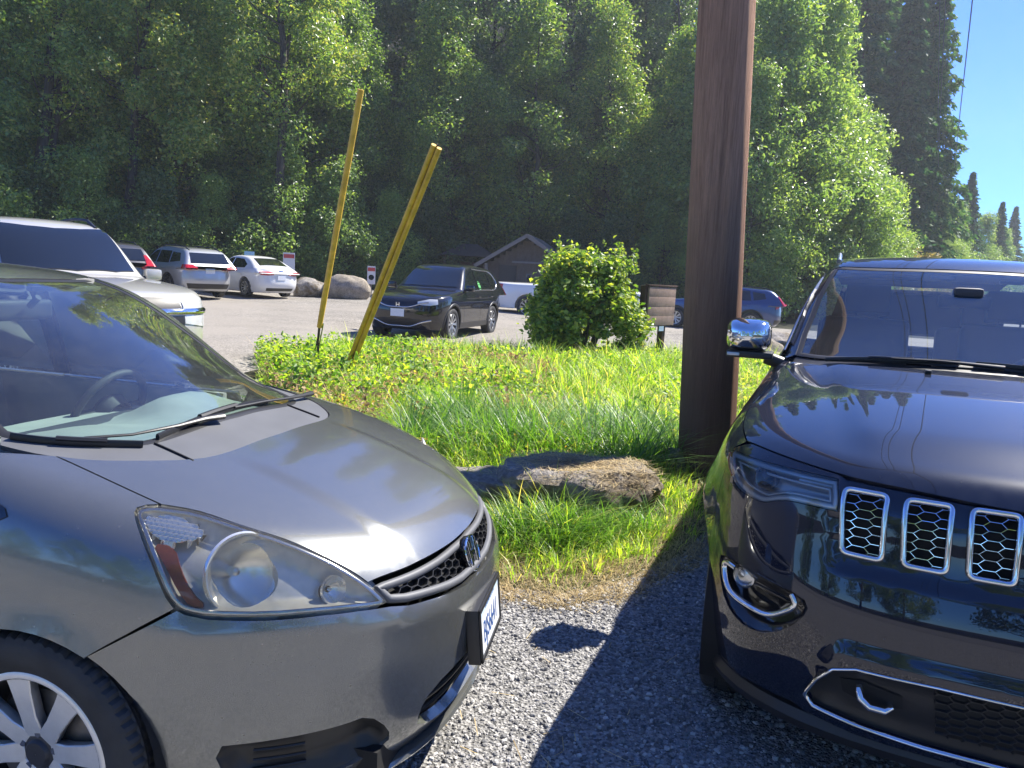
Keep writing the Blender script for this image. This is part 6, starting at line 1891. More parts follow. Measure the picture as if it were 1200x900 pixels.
# silver estate with roof rails
wag = suv_spec(W=0.91, wheel=0.345, wb=2.74, zmax=1.63, belt=1.05, clear=0.24, clad=True, rails=1.9, xr=-2.95, nose=[(0.2, 0.72), (0.35, 0.88), (0.6, 0.95), (0.8, 0.92), (0.98, 0.84), (1.2, 0.70)], tail=[(0.2, -3.60), (0.4, -3.76), (0.7, -3.80), (1.0, -3.74), (1.3, -3.6)],
    roof=[(-3.95, 0.95), (-3.75, 1.22), (-3.45, 1.50), (-3.0, 1.59), (-2.2, 1.63), (-1.6, 1.62), (-1.25, 1.55), (-0.9, 1.37), (-0.45, 1.10), (0, 0.83)],
    win=[[(-0.80, 1.09), (-1.10, 1.30), (-1.42, 1.47), (-1.66, 1.49), (-1.66, 1.09)], [(-1.74, 1.09), (-1.74, 1.49), (-2.55, 1.47), (-2.62, 1.09)], [(-2.70, 1.11), (-2.64, 1.45), (-3.20, 1.41), (-3.38, 1.16)]], trim=None,
    rw=[(-3.72, -0.64, 1.12), (-3.72, 0.64, 1.12), (-3.5, 0.56, 1.43), (-3.5, -0.56, 1.43)], plates=[(-3.6, 0.88, -1)],
    tailq=[(PI - 0.90, 0.90), (PI - 0.88, 1.06), (PI - 0.60, 1.06), (PI - 0.46, 0.98), (PI - 0.46, 0.92), (PI - 0.62, 0.90)])
parked_car(wag, 'estate_car', (-12.6, 27.2), R(138), 'silver estate car with roof rails parked beside the white saloon', paint('silver_paint', (0.42, 0.43, 0.44), 0.5, 0.35, dust=0.05))
parked_car(suv_spec(rails=1.7, xr=-2.85), 'sport_utility_car', (-14.2, 25.6), R(134), 'dark grey sport-utility car half hidden beyond the silver estate', paint('dark_grey_paint', (0.06, 0.06, 0.065), 0.4, 0.35, dust=0.05))
# blue car behind the pole
parked_car(suv_spec(W=0.90, zmax=1.60, rails=1.8, roof=[(-3.85, 0.95), (-3.62, 1.22), (-3.35, 1.46), (-2.9, 1.55), (-2.2, 1.595), (-1.6, 1.59), (-1.25, 1.53), (-0.9, 1.37), (-0.45, 1.10), (0, 0.83)],
    win=[[(-0.80, 1.10), (-1.10, 1.30), (-1.42, 1.46), (-1.66, 1.475), (-1.66, 1.10)], [(-1.74, 1.10), (-1.74, 1.475), (-2.55, 1.45), (-2.62, 1.12)], [(-2.70, 1.13), (-2.64, 1.43), (-3.05, 1.38), (-3.12, 1.20)]],
    rw=[(-3.6, -0.60, 1.12), (-3.6, 0.60, 1.12), (-3.4, 0.52, 1.43), (-3.4, -0.52, 1.43)], trim=None), 'sport_utility_car', (6.1, 29.0), R(160), 'bright blue sport-utility car half hidden by the utility pole', paint('blue_paint', (0.014, 0.050, 0.16), 0.3, 0.3, dust=0.04))
# champagne off-roader beyond the grey hatchback
tb = suv_spec(W=0.94, wheel=0.375, wb=2.87, zmax=1.81, belt=1.12, clear=0.26, clad=False, rails=1.7, wr=0.63, xr=-3.0, h=0.035,
    nose=[(0.25, 0.78), (0.4, 0.88), (0.65, 0.93), (0.85, 0.90), (1.02, 0.84), (1.2, 0.74)], tail=[(0.2, -3.75), (0.4, -3.88), (0.7, -3.9), (1.0, -3.86), (1.3, -3.75)],
    hood=[(-4.5, 1.16), (-1.2, 1.18), (-0.7, 1.175), (-0.2, 1.15), (0.3, 1.11), (0.65, 1.06), (0.82, 0.98), (0.95, 0.8)],
    roof=[(-4.1, 0.95), (-3.9, 1.3), (-3.7, 1.65), (-3.3, 1.76), (-2.4, 1.805), (-1.8, 1.80), (-1.45, 1.73), (-1.1, 1.52), (-0.65, 1.20), (-0.2, 0.90)],
    ws=[(-0.66, 0.0), (-0.72, -0.45), (-0.84, -0.70), (-1.15, -0.655), (-1.46, -0.585), (-1.38, -0.3), (-1.35, 0.0)],
    win=[[(-1.0, 1.17), (-1.28, 1.40), (-1.60, 1.64), (-1.84, 1.66), (-1.84, 1.17)], [(-1.92, 1.17), (-1.92, 1.66), (-2.75, 1.65), (-2.85, 1.17)], [(-2.93, 1.17), (-2.85, 1.65), (-3.5, 1.60), (-3.6, 1.20)]], trim=None, doors=[-0.80, -1.88, -2.76], mx=-0.98,
    head=[(-0.88, 0.66), (-0.90, 0.98), (-0.74, 1.00), (-0.50, 0.98), (-0.48, 0.72)],
    front=[([(-0.47, 0.88), (-0.47, 0.99), (0.47, 0.99), (0.47, 0.88)], M_BLACK), ([(-0.47, 0.68), (-0.47, 0.80), (0.47, 0.80), (0.47, 0.68)], M_BLACK), ([(-0.55, 0.36), (-0.50, 0.50), (0.50, 0.50), (0.55, 0.36)], M_BLACK)])
tbo = parked_car(tb, 'sport_utility_car', (-4.54, 8.46), R(-40), 'pale silver sport-utility car parked beyond the grey hatchback', paint('champagne_paint', (0.50, 0.49, 0.46), 0.3, 0.4, dust=0.06))
_, tlo, _ = soft_car(tb)
V_, f_ = strip_on(tlo, Cyl(-0.05, r0=1.0), [(a, 0.845) for a in np.linspace(-0.88, 0.88, 30)], 0.07, 0.025, off=0.012)
MB().add(V_, f_).build('grille_bar', M_CHROME, tbo, smooth=True)
# white pickup beyond the bush
pick = suv_spec(W=0.98, wheel=0.40, wb=3.6, zmax=1.90, belt=1.22, clear=0.32, clad=False, xr=-3.9, wr=0.66, trim=None,
    nose=[(0.25, 0.80), (0.4, 0.92), (0.65, 0.97), (0.9, 0.95), (1.1, 0.88), (1.3, 0.80)], tail=[(0.2, -4.75), (0.4, -4.85), (0.7, -4.88), (1.0, -4.88), (1.3, -4.88)],
    hood=[(-5.2, 1.28), (-3.0, 1.29), (-1.2, 1.28), (-0.7, 1.27), (-0.2, 1.25), (0.3, 1.21), (0.65, 1.15), (0.85, 1.06), (0.95, 0.9)],
    roof=[(-3.2, 0.9), (-3.05, 1.30), (-2.95, 1.72), (-2.7, 1.86), (-2.2, 1.90), (-1.7, 1.89), (-1.4, 1.80), (-1.0, 1.55), (-0.6, 1.26), (-0.2, 0.98)],
    ws=[(-0.66, 0.0), (-0.74, -0.5), (-0.84, -0.72), (-1.4, -0.62), (-1.36, 0.0)], win=[[(-1.0, 1.27), (-1.3, 1.52), (-1.5, 1.72), (-1.85, 1.74), (-1.85, 1.27)], [(-1.93, 1.27), (-1.93, 1.74), (-2.7, 1.72), (-2.8, 1.27)]], doors=[-0.8, -1.9, -2.85], mx=-1.0,
    head=[(-0.88, 0.86), (-0.88, 1.08), (-0.55, 1.08), (-0.52, 0.88)], tailq=[(PI - 0.90, 0.92), (PI - 0.90, 1.20), (PI - 0.74, 1.20), (PI - 0.74, 0.92)],
    rw=[(-3.0, -0.55, 1.35), (-3.0, 0.55, 1.35), (-2.95, 0.5, 1.70), (-2.95, -0.5, 1.70)], plates=[(-4.5, 0.62, -1)])
parked_car(pick, 'pickup_truck', (4.1, 29.2), R(-8), 'white pickup truck mostly hidden behind the round bush', MATS['white_paint'])
# ------------------------------------------------------------------ utility pole, wires, guy guards
from mathutils import noise as mnoise
def wood_mat(name, dark, light, scale=9, stretch=0.05, stain=None, strength=0.7):
    m, nt, b = nmat(name)
    tc = nt.nodes.new('ShaderNodeTexCoord'); mp = nt.nodes.new('ShaderNodeMapping')
    mp.inputs['Scale'].default_value = (1, 1, stretch)
    nt.links.new(tc.outputs['Object'], mp.inputs[0])
    na = noise(nt, scale, 9, 0.72, vec=mp.outputs[0]); nb_ = noise(nt, scale * 5.5, 6, 0.8, vec=mp.outputs[0])
    n = node(nt, 'ShaderNodeMix', data_type='FLOAT'); n.inputs[0].default_value = 0.5
    nt.links.new(na.outputs['Fac'], n.inputs[2]); nt.links.new(nb_.outputs['Fac'], n.inputs[3])
    n.outputs[0].name = 'Fac'
    class _O: outputs = {'Fac': n.outputs[0]}
    n = _O
    r = ramp(nt, [(0.36, dark), (0.50, tuple((a + c) / 2 for a, c in zip(dark, light))), (0.64, light)], n.outputs['Fac'])
    col = r.outputs[0]
    if stain:
        z0, z1, c = stain
        sx = nt.nodes.new('ShaderNodeSeparateXYZ'); nt.links.new(tc.outputs['Object'], sx.inputs[0])
        n2 = noise(nt, 5, 6, 0.7, vec=mp.outputs[0])
        ad = node(nt, 'ShaderNodeMath', operation='MULTIPLY_ADD'); nt.links.new(n2.outputs['Fac'], ad.inputs[0]); ad.inputs[1].default_value = -1.2
        nt.links.new(sx.outputs['Z'], ad.inputs[2])
        mr = node(nt, 'ShaderNodeMapRange'); mr.inputs['From Min'].default_value = z0 - 0.6; mr.inputs['From Max'].default_value = z1 - 0.6
        mr.inputs['To Min'].default_value = 0.85; mr.inputs['To Max'].default_value = 0.0
        nt.links.new(ad.outputs[0], mr.inputs['Value'])
        mx = node(nt, 'ShaderNodeMix', data_type='RGBA')
        cs = [s for s in mx.inputs if s.type == 'RGBA']; fac = [s for s in mx.inputs if s.type == 'VALUE'][0]
        nt.links.new(mr.outputs[0], fac); nt.links.new(col, cs[0]); cs[1].default_value = (*c, 1)
        col = [s for s in mx.outputs if s.type == 'RGBA'][0]
    nt.links.new(col, b.inputs['Base Color'])
    setin(b, Roughness=0.85, Specular_IOR_Level=0.25)
    bump(nt, b, n.outputs['Fac'], strength, 0.02)
    return m

def round_pole(name, base, top, r0, r1, mat, parent, n=72, rows=70, rough=0.008, cracks=26, seed=3):
    rng = np.random.default_rng(seed)
    base = np.array(base, float); top = np.array(top, float)
    ca = rng.uniform(0, 2 * PI, cracks); cz = rng.uniform(0, 1, cracks); cl = rng.uniform(0.05, 0.22, cracks); cd = rng.uniform(0.006, 0.018, cracks)
    V = []
    for i in range(rows + 1):
        t = i / rows
        c = base + (top - base) * t
        for k in range(n):
            a = 2 * PI * k / n
            r = r0 + (r1 - r0) * t
            r += rough * mnoise.noise((math.cos(a) * 2.2, math.sin(a) * 2.2, t * 9)) + rough * 0.5 * mnoise.noise((math.cos(a) * 14, math.sin(a) * 14, t * 3))
            da = np.abs((a - ca + PI) % (2 * PI) - PI)
            w = np.clip(1 - da / 0.055, 0, 1) * np.clip(1 - np.abs(t - cz) / cl, 0, 1)
            r -= float((cd * w).max())
            V.append((c[0] + r * math.cos(a), c[1] + r * math.sin(a), c[2]))
    F = [(i * n + k, i * n + (k + 1) % n, (i + 1) * n + (k + 1) % n, (i + 1) * n + k) for i in range(rows) for k in range(n)]
    F.append(tuple(rows * n + k for k in range(n)))
    return link(name, raw_mesh(name, V, F), mat, parent)

M_POLE = wood_mat('pole_wood', (0.20, 0.105, 0.062), (0.62, 0.345, 0.205), 20, 0.03, stain=(0.7, 2.4, (0.115, 0.064, 0.042)), strength=1.0)
M_POLEFAR = wood_mat('grey_pole_wood', (0.09, 0.075, 0.06), (0.20, 0.17, 0.14), 6, 0.05)
up_ = empty('utility_pole', (1.60, 6.05, float(terrain(1.60, 6.05))), 0, 'thick weathered brown utility pole standing on the grassy island', 'utility pole')
round_pole('pole_shaft', (0, 0, -0.1), (-0.53, -0.16, 11.4), 0.222, 0.165, M_POLE, up_)
lz = [(-0.135 + 0.205, -0.085 - 0.03, 2.72), (-0.158 + 0.205, -0.09 - 0.03, 3.12)]
MB().tube([(0.075, -0.055, 2.50), (0.058, -0.060, 2.82)], 0.012, 6).build('ground_strip', plain('weathered_moulding', (0.34, 0.33, 0.31), 0.6), up_)
cx_ = MB().box((0.35, -0.16, 10.6), (2.4, 0.11, 0.13)).box((0.35, -0.16, 9.9), (2.4, 0.11, 0.13)).build('cross_arm', M_POLEFAR, up_)
ATT = [(-0.7, 10.78), (0.6, 10.78), (1.45, 10.78), (1.45, 10.08), (0.9, 10.08)]
for (ax, az) in ATT:
    MB().lathe([(0.001, 0.12), (0.03, 0.11), (0.045, 0.07), (0.03, 0.05), (0.045, 0.02), (0.02, -0.04)], Matrix.Translation((ax, -0.16, az - 0.05)), 12).build('insulator', M_CHROMEDK, up_, smooth=True)
fp_ = empty('utility_pole', (33.6, 62.0, 0), 0, 'slender distant utility pole in front of the tall firs', 'utility pole')
round_pole('pole_shaft', (0, 0, -0.2), (-0.65, 0, 12.7), 0.16, 0.11, M_POLEFAR, fp_, n=12, rows=6, cracks=0 or 1)
MB().box((-0.62, 0, 12.0), (1.8, 0.12, 0.14)).box((-0.60, 0, 11.2), (1.8, 0.12, 0.14)).build('cross_arm', M_POLEFAR, fp_)
M_WIRE = plain('wire', (0.02, 0.02, 0.022), 0.5)
def wire(a, b, sag, r, name, label, cat='power line', group=None, n=24):
    a = Vector(a); b = Vector(b)
    P = [a.lerp(b, t) - Vector((0, 0, sag * 4 * t * (1 - t))) for t in np.linspace(0, 1, n)]
    o = MB().tube(P, r, 5).build(name, M_WIRE, None, smooth=True)
    return tag(o, label, cat, group)
for k, ((ax, az), (bx, bz)) in enumerate(zip([(2.2, 10.8), (3.05, 10.8), (3.05, 10.1), (2.5, 10.1)], [(32.3, 12.1), (33.6, 12.1), (33.6, 11.3), (32.4, 11.3)])):
    wire((ax, 5.89, az), (bx, 62.0, bz), 0.7, 0.014, 'power_line', 'thin dark power line running from the distant pole towards the brown pole', group='power lines over the road')
    wire((ax, 5.89, az), (ax - 14, -32, az + 0.4), 0.5, 0.014, 'power_line', 'thin dark power line leaving the brown pole over the road', group='power lines behind')
M_YEL = plain('yellow_guard', (0.72, 0.45, 0.05), 0.48, var=0.22, vscale=9, bmp=0.25, bscale=60)
def guard(base, top, r, twin, label):
    b = Vector(base); t = Vector(top); d = (t - b)
    root = empty('guy_wire_guard', base, 0, label, 'guy guard')
    side = d.cross(Vector((0, 1, 0))).normalized()
    P = [d * (k / 8) for k in range(9)]
    for s in ((-1, 1) if twin else (0,)):
        o = MB().tube([p + side * (s * r * 0.98) + Vector((0, 0, 0.006 * math.sin(i * 1.7 + s))) for i, p in enumerate(P)], [r * (1.0 if i else 0.9) for i in range(9)], 14).build('guard_tube', M_YEL, root, smooth=True, angle=60)
    MB().tube([-d * 0.22, d * 0.0, d * 1.01], 0.007, 6).build('guy_wire', M_WIRE, root)
    return root
guard((-1.93, 9.03, 0.42), (-0.84, 7.6, 2.75), 0.028, True, 'broad yellow twin-tube guy wire guard leaning by the black sport-utility car')
gl_o = guard((-2.45, 9.62, 0.80), (-1.85, 8.9, 3.52), 0.036, False, 'slim tall yellow guy wire guard tipped towards the pole')
MB().tube([(0.0, 0, 0.0), (-0.03, 0.05, -0.2), (-0.02, 0.08, -0.42), (-0.05, 0.12, -0.75)], 0.016, 6).build('anchor_rod', M_WIRE, gl_o)
MB().tube([(0.05, 0.0, 0.05), (-0.06, 0.1, -0.45), (-0.10, 0.12, -0.75)], 0.008, 6).build('anchor_cable', M_CHROMEDK, gl_o)

# ------------------------------------------------------------------ rocks
def rock(name, c, size, seed, mat, label, cat='rock', rz=0.0, flat=0.35, sub=4, group=None, amp=0.30, cut=None):
    bm = bmesh.new()
    bmesh.ops.create_icosphere(bm, subdivisions=sub, radius=1.0)
    off = Vector((seed * 7.3, seed * 3.1, seed * 5.7))
    for v in bm.verts:
        p = v.co.normalized()
        f = 1 + amp * mnoise.noise(p * 1.3 + off) + amp * 0.5 * mnoise.noise(p * 2.9 + off) + amp * 0.22 * mnoise.noise(p * 7 + off) + amp * 0.09 * mnoise.noise(p * 19 + off)
        q = p * f
        if cut: q.z = min(q.z, cut + 0.12 * mnoise.noise(p * 2.2 + off))
        if q.z < -flat: q.z = -flat + (q.z + flat) * 0.1
        v.co = Vector((q.x * size[0], q.y * size[1], (q.z + flat) * size[2]))
    me = bpy.data.meshes.new(name); bm.to_mesh(me); bm.free()
    me.polygons.foreach_set('use_smooth', np.full(len(me.polygons), True)); me.set_sharp_from_angle(angle=R(38))
    o = link(name, me, mat)
    o.location = (c[0], c[1], float(terrain(c[0], c[1])) + (c[2] if len(c) > 2 else 0)); o.rotation_euler = (0, 0, rz)
    return tag(o, label, cat, group)
def rock_mat(name, a, b_, moss=None):
    m, nt, b = nmat(name)
    n = noise(nt, 3.5, 10, 0.7); n2 = noise(nt, 26, 8, 0.75)
    r = ramp(nt, [(0.32, a), (0.66, b_)], n.outputs['Fac'])
    r2 = ramp(nt, [(0.35, (0.45,) * 3), (0.60, (1.15,) * 3)], n2.outputs['Fac'])
    mu = node(nt, 'ShaderNodeMix', data_type='RGBA', blend_type='MULTIPLY')
    cs = [s for s in mu.inputs if s.type == 'RGBA']; [s for s in mu.inputs if s.type == 'VALUE'][0].default_value = 0.8
    nt.links.new(r.outputs[0], cs[0]); nt.links.new(r2.outputs[0], cs[1])
    col = [s for s in mu.outputs if s.type == 'RGBA'][0]
    if moss:
        n3 = noise(nt, 2.2, 6, 0.7)
        r3 = ramp(nt, [(0.46, (0, 0, 0)), (0.60, (1, 1, 1))], n3.outputs['Fac'])
        mx = node(nt, 'ShaderNodeMix', data_type='RGBA'); c2 = [s for s in mx.inputs if s.type == 'RGBA']; fc = [s for s in mx.inputs if s.type == 'VALUE'][0]
        nt.links.new(r3.outputs[0], fc); nt.links.new(col, c2[0]); c2[1].default_value = (*moss, 1)
        col = [s for s in mx.outputs if s.type == 'RGBA'][0]
    nt.links.new(col, b.inputs['Base Color']); setin(b, Roughness=0.92, Specular_IOR_Level=0.2)
    bump(nt, b, n2.outputs['Fac'], 0.8, 0.03)
    return m
M_ROCK = rock_mat('grey_rock', (0.18, 0.165, 0.145), (0.42, 0.385, 0.34), moss=(0.13, 0.10, 0.06))
M_ROCKTAN = rock_mat('tan_rock', (0.20, 0.17, 0.13), (0.40, 0.35, 0.28))
rock('boulder', (0.46, 5.02), (0.58, 0.40, 0.30), 2, M_ROCK, 'flat-topped grey boulder with dry straw on it in the grass', rz=R(8), flat=0.35, sub=5, amp=0.26, cut=0.60)
rock('boulder', (-0.08, 4.90), (0.40, 0.24, 0.21), 9, M_ROCK, 'low grey slab of rock against the straw-topped boulder', rz=R(-10), flat=0.45, sub=5, amp=0.22, cut=0.55)
rock('boulder', (1.36, 6.05), (0.17, 0.12, 0.16), 5, M_ROCK, 'small pale pointed rock in the grass beside the utility pole', flat=0.4)
rock('boulder', (-6.5, 29.6), (0.85, 0.6, 0.62), 4, M_ROCKTAN, 'rounded pale tan boulder behind the black sport-utility car', flat=0.5, amp=0.16)
rock('boulder', (-7.95, 29.5), (0.65, 0.5, 0.48), 6, M_ROCK, 'dark mossy boulder between the white saloon and the tan boulder', flat=0.5, amp=0.2)
rock('boulder', (-3.75, 12.05), (0.22, 0.12, 0.20), 7, M_ROCKTAN, 'tilted brown slab of rock at the island edge beyond the hatchback windshield', flat=0.5, amp=0.3, rz=R(30))
rock('boulder', (-1.3, 14.3), (0.55, 0.35, 0.24), 8, M_ROCKTAN, 'tan rock under the front wheel of the black sport-utility car', flat=0.5, amp=0.3)
rock('boulder', (-0.45, 14.6), (0.45, 0.35, 0.22), 12, M_ROCK, 'grey rock beside the round bush', flat=0.5, amp=0.3)
rock('boulder', (5.0, 15.7), (0.55, 0.4, 0.34), 10, M_ROCKTAN, 'pale rock seen under the chrome door mirror', flat=0.5, amp=0.3)
rock('boulder', (5.9, 17.4), (0.5, 0.4, 0.40), 11, M_ROCK, 'dark rock at the island end near the blue car', flat=0.5, amp=0.3)

# ------------------------------------------------------------------ big bush and the board beside it
rngb = np.random.default_rng(31)
bc = []; br = []
for k in range(95):
    a = rngb.uniform(0, 2 * PI); t = rngb.random() ** 0.8; zz = 0.08 + 1.92 * t
    w = (1.10 + 0.16 * math.sin(a * 3 + 1.0) * (0.4 + t)) * (1 - 0.42 * abs(t - 0.35) / 0.65) * (0.35 + 0.65 * rngb.random() ** 0.5) * (1 if t < 0.8 else 0.8)
    bc.append((math.cos(a) * w * 0.82, math.sin(a) * w * 0.75, zz)); br.append(rngb.uniform(0.10, 0.32))
Pb, db = clump_points(np.array(bc), np.array(br), 27000, rngb, squash=0.85, shell=0.2)
Pb[:, 2] = np.maximum(Pb[:, 2], 0.04)
Vb, Fb = leaves(Pb, 0.098, 0.62, 0.3, rngb, out=db)
# stray shoots on top
sh = np.concatenate([np.stack([x0 + 0.02 * np.sin(np.linspace(0, 5, 26)), np.full(26, y0), np.linspace(1.85, h_, 26)], -1) + rngb.normal(size=(26, 3)) * 0.03 for x0, y0, h_ in zip(rngb.uniform(-0.8, 0.8, 26), rngb.uniform(-0.5, 0.5, 26), rngb.uniform(1.95, 2.55, 26))])
V2, F2 = leaves(sh, 0.075, 0.6, 0.2, rngb)
Vb = np.concatenate([Vb, V2]); Fb = np.concatenate([Fb, F2 + len(Vb) - len(V2)])
bush = empty('round_bush', (1.22, 13.75, float(terrain(1.33, 13.75)) - 0.02), 0, 'large round vine-covered bush leaning on the brown notice board', 'bush')
Vb = Vb * [1.06, 1.0, 0.92]
link('foliage', raw_mesh('foliage', Vb, Fb, smooth=False), M_LEAF_BUSH, bush)
stm = MB()
for k in range(9):
    a = k * 0.7; stm.tube([(0.1 * math.cos(a), 0.1 * math.sin(a), 0), (0.35 * math.cos(a), 0.3 * math.sin(a), 0.8), (0.7 * math.cos(a), 0.6 * math.sin(a), 1.6)], [0.03, 0.02, 0.006], 5)
stm.build('stems', M_BARK, bush)
M_BOARD = wood_mat('board_wood', (0.20, 0.135, 0.10), (0.38, 0.27, 0.21), 7, 0.9, strength=0.4)
M_POST = wood_mat('post_wood', (0.045, 0.028, 0.02), (0.12, 0.07, 0.045), 9, 0.08)
bx0, by0, bx1, by1 = 2.36, 13.95, 2.98, 14.7
ba = math.atan2(by1 - by0, bx1 - bx0)
bd = empty('notice_board', (bx0, by0, float(terrain(bx0, by0))), ba, 'weathered brown notice board on two posts beside the round bush', 'sign')
bl = math.hypot(bx1 - bx0, by1 - by0)
for xx in (-0.02, bl * 0.72):
    MB().box((xx, 0.06, 0.72), (0.11, 0.11, 1.56)).build('post', M_POST, bd, bevel=0.008)
for k in range(4):
    MB().box((bl / 2, -0.02 + 0.002 * (k % 2), 0.78 + 0.175 * k + 0.0875), (bl + 0.02, 0.035, 0.1742)).build('board_plank', M_BOARD, bd, bevel=0.002)
MB().box((bl * 0.5, -0.005, 1.51), (bl + 0.1, 0.08, 0.035)).build('cap_board', M_POST, bd, bevel=0.006)
MB().box((bl * 0.55, -0.03, 0.72), (0.17, 0.01, 0.09)).build('small_tag', M_PLATEPALE, bd)

# ------------------------------------------------------------------ hut, shelter and small signs
M_SIDING = wood_mat('brown_siding', (0.085, 0.068, 0.055), (0.16, 0.13, 0.11), 4, 0.5, strength=0.3)
M_SHINGLE = plain('grey_shingle', (0.12, 0.12, 0.115), 0.8, var=0.35, vscale=9, bmp=0.6, bscale=18)
M_TRIMW = plain('grey_trim', (0.17, 0.15, 0.135), 0.7)
hut = empty('wooden_hut', (0.45, 37.2, 0.33), R(-9), 'brown clapboard hut with a grey gable roof beyond the white pickup', 'hut')
hw_, he, ha, hl_ = 2.1, 1.75, 3.05, 5.0
sd_ = MB()
nb = 18
for k in range(nb):
    z0 = ha * k / nb; z1 = ha * (k + 1) / nb
    w0 = hw_ if z1 <= he else hw_ * (ha - z1) / (ha - he)
    if w0 <= 0.02: continue
    sd_.add([(-w0, -0.03, z0), (w0, -0.03, z0), (w0, 0.0, z1), (-w0, 0.0, z1), (-w0, 0.03, z0), (w0, 0.03, z0), (w0, 0.03, z1), (-w0, 0.03, z1)], [(0, 1, 2, 3), (1, 0, 4, 5), (0, 3, 7, 4), (2, 1, 5, 6)])
tag(sd_.build('clapboard_wall', M_SIDING, hut), kind='stuff')
MB().box((-hw_, hl_ / 2, he / 2), (0.1, hl_, he)).box((hw_, hl_ / 2, he / 2), (0.1, hl_, he)).box((0, hl_, he / 2), (hw_ * 2, 0.1, he)).build('side_wall', M_SIDING, hut)
for s in (-1, 1):
    sl = math.atan2(ha - he, hw_)
    L_ = math.hypot(hw_ + 0.35, (ha - he) * (hw_ + 0.35) / hw_)
    Mr = Matrix.Rotation(s * sl, 3, 'Y')
    rf = MB().box((s * (hw_ + 0.35) / 2, hl_ / 2 - 0.25, ha - (ha - he) * ((hw_ + 0.35) / 2) / hw_ + 0.10), (L_, hl_ + 0.9, 0.09), Mr).build('roof', M_SHINGLE, hut)
    MB().box((s * (hw_ + 0.35) / 2, -0.70, ha - (ha - he) * ((hw_ + 0.35) / 2) / hw_ + 0.06), (L_, 0.05, 0.17), Mr).build('barge_board', M_TRIMW, rf)
MB().box((-0.95, -0.05, 0.85), (0.85, 0.06, 1.7)).build('door', plain('dark_door', (0.035, 0.03, 0.027), 0.6), hut)
wn_ = MB().box((0.10, -0.05, 1.10), (0.30, 0.05, 0.50)).build('window', M_TRIMW, hut)
MB().box((0.10, -0.08, 1.10), (0.20, 0.02, 0.40)).build('pane', M_DGLASS, wn_)
MB().box((0.25, -0.35, he + 0.12), (1.9, 0.08, 0.08)).build('beam', M_TRIMW, hut)
for xx in (-1.9, 1.9):
    MB().box((xx, -0.55, he / 2), (0.13, 0.13, he)).build('porch_post', M_TRIMW, hut)
kio = empty('park_shelter', (-2.6, 41.5, 0.35), R(-6), 'small dark open shelter under the trees left of the hut', 'shelter')
kr = MB().add([(-1.5, -1.0, 2.1), (1.5, -1.0, 2.1), (1.5, 1.0, 2.1), (-1.5, 1.0, 2.1), (-0.4, 0, 2.75), (0.4, 0, 2.75)], [(0, 1, 5, 4), (1, 2, 5), (2, 3, 4, 5), (3, 0, 4), (3, 2, 1, 0)]).build('roof', plain('brown_roof', (0.05, 0.035, 0.03), 0.8, var=0.3), kio)
for xx in (-1.2, 1.2):
    for yy in (-0.8, 0.8):
        MB().box((xx, yy, 1.05), (0.14, 0.14, 2.1)).build('post', M_POST, kio)
MB().box((0, 0.5, 1.2), (1.8, 0.08, 1.2)).build('back_board', M_POST, kio)
M_SIGNW = plain('sign_white', (0.62, 0.60, 0.58), 0.5); M_SIGNR = plain('sign_red', (0.45, 0.05, 0.05), 0.5); M_SIGNB = plain('sign_blue', (0.30, 0.52, 0.62), 0.5)
def small_sign(x, y, z, w, h, mats, label):
    zt = float(terrain(x, y))
    r_ = empty('parking_sign', (x, y, zt), R(12), label, 'sign')
    MB().box((0, 0.03, (z - zt) / 2), (0.06, 0.05, z - zt)).build('sign_post', M_TRIMW, r_)
    sh_ = MB().box((0, 0, z - zt), (w, 0.02, h)).build('sign_panel', mats[0], r_)
    if len(mats) > 1:
        MB().box((0, -0.013, z - zt + h * 0.32), (w * 0.9, 0.006, h * 0.20)).build('sign_band', mats[1], sh_)
    if len(mats) > 2:
        MB().lathe([(0.001, 0.014), (w * 0.34, 0.014), (w * 0.34, 0.010)], Matrix.Translation((0, 0, z - zt - h * 0.12)) @ Matrix.Rotation(PI / 2, 4, 'X'), 16).build('sign_symbol', mats[2], sh_)
small_sign(-10.1, 34.2, 1.62, 0.50, 0.85, (M_SIGNW, M_SIGNR), 'white and red sign on a post behind the white saloon')
small_sign(-11.85, 34.2, 1.70, 0.42, 0.62, (M_SIGNB,), 'pale blue sign on a post behind the white saloon')
small_sign(-5.85, 31.0, 1.28, 0.32, 0.72, (M_SIGNW, M_SIGNR, M_GLOSSBLK), 'small white sign with red band and black disc beside the tan boulder')
# ------------------------------------------------------------------ grass and weeds
def blade_geo(base, ang, lean, h, w, rng):
    """curved blades: 5 vertices, 3 faces' worth of triangles each"""
    n = len(base)
    dx, dy = np.cos(ang), np.sin(ang); px, py = -dy, dx
    def pt(t, side):
        off = lean * h * t ** 1.8
        ww = w * (1 - t ** 1.5) * side
        return np.stack([base[:, 0] + dx * off + px * ww, base[:, 1] + dy * off + py * ww, base[:, 2] + h * t * (1 - 0.28 * lean * t)], -1)
    V = np.stack([pt(0, -0.5), pt(0, 0.5), pt(0.45, -0.5), pt(0.45, 0.5), pt(0.78, -0.5), pt(0.78, 0.5), pt(1.0, 0)], 1).reshape(-1, 3)
    i = (np.arange(n) * 7)[:, None]
    F = np.concatenate([i + [0, 1, 3], i + [0, 3, 2], i + [2, 3, 5], i + [2, 5, 4], i + [4, 5, 6]]).astype(int)
    return V, F
def rand_in(poly, n, rng, dens=None):
    P = np.array(poly, float); lo, hi = P.min(0), P.max(0); Q = np.zeros((0, 2))
    while len(Q) < n:
        c = rng.uniform(lo, hi, (n * 2, 2)); c = c[pip(c, P)]
        if dens is not None: c = c[rng.random(len(c)) < dens(c)]
        Q = np.concatenate([Q, c])
    return Q[:n]
def nz(Q, s, o=0.0):
    return np.array([mnoise.noise((x * s + o, y * s, o)) for x, y in Q])
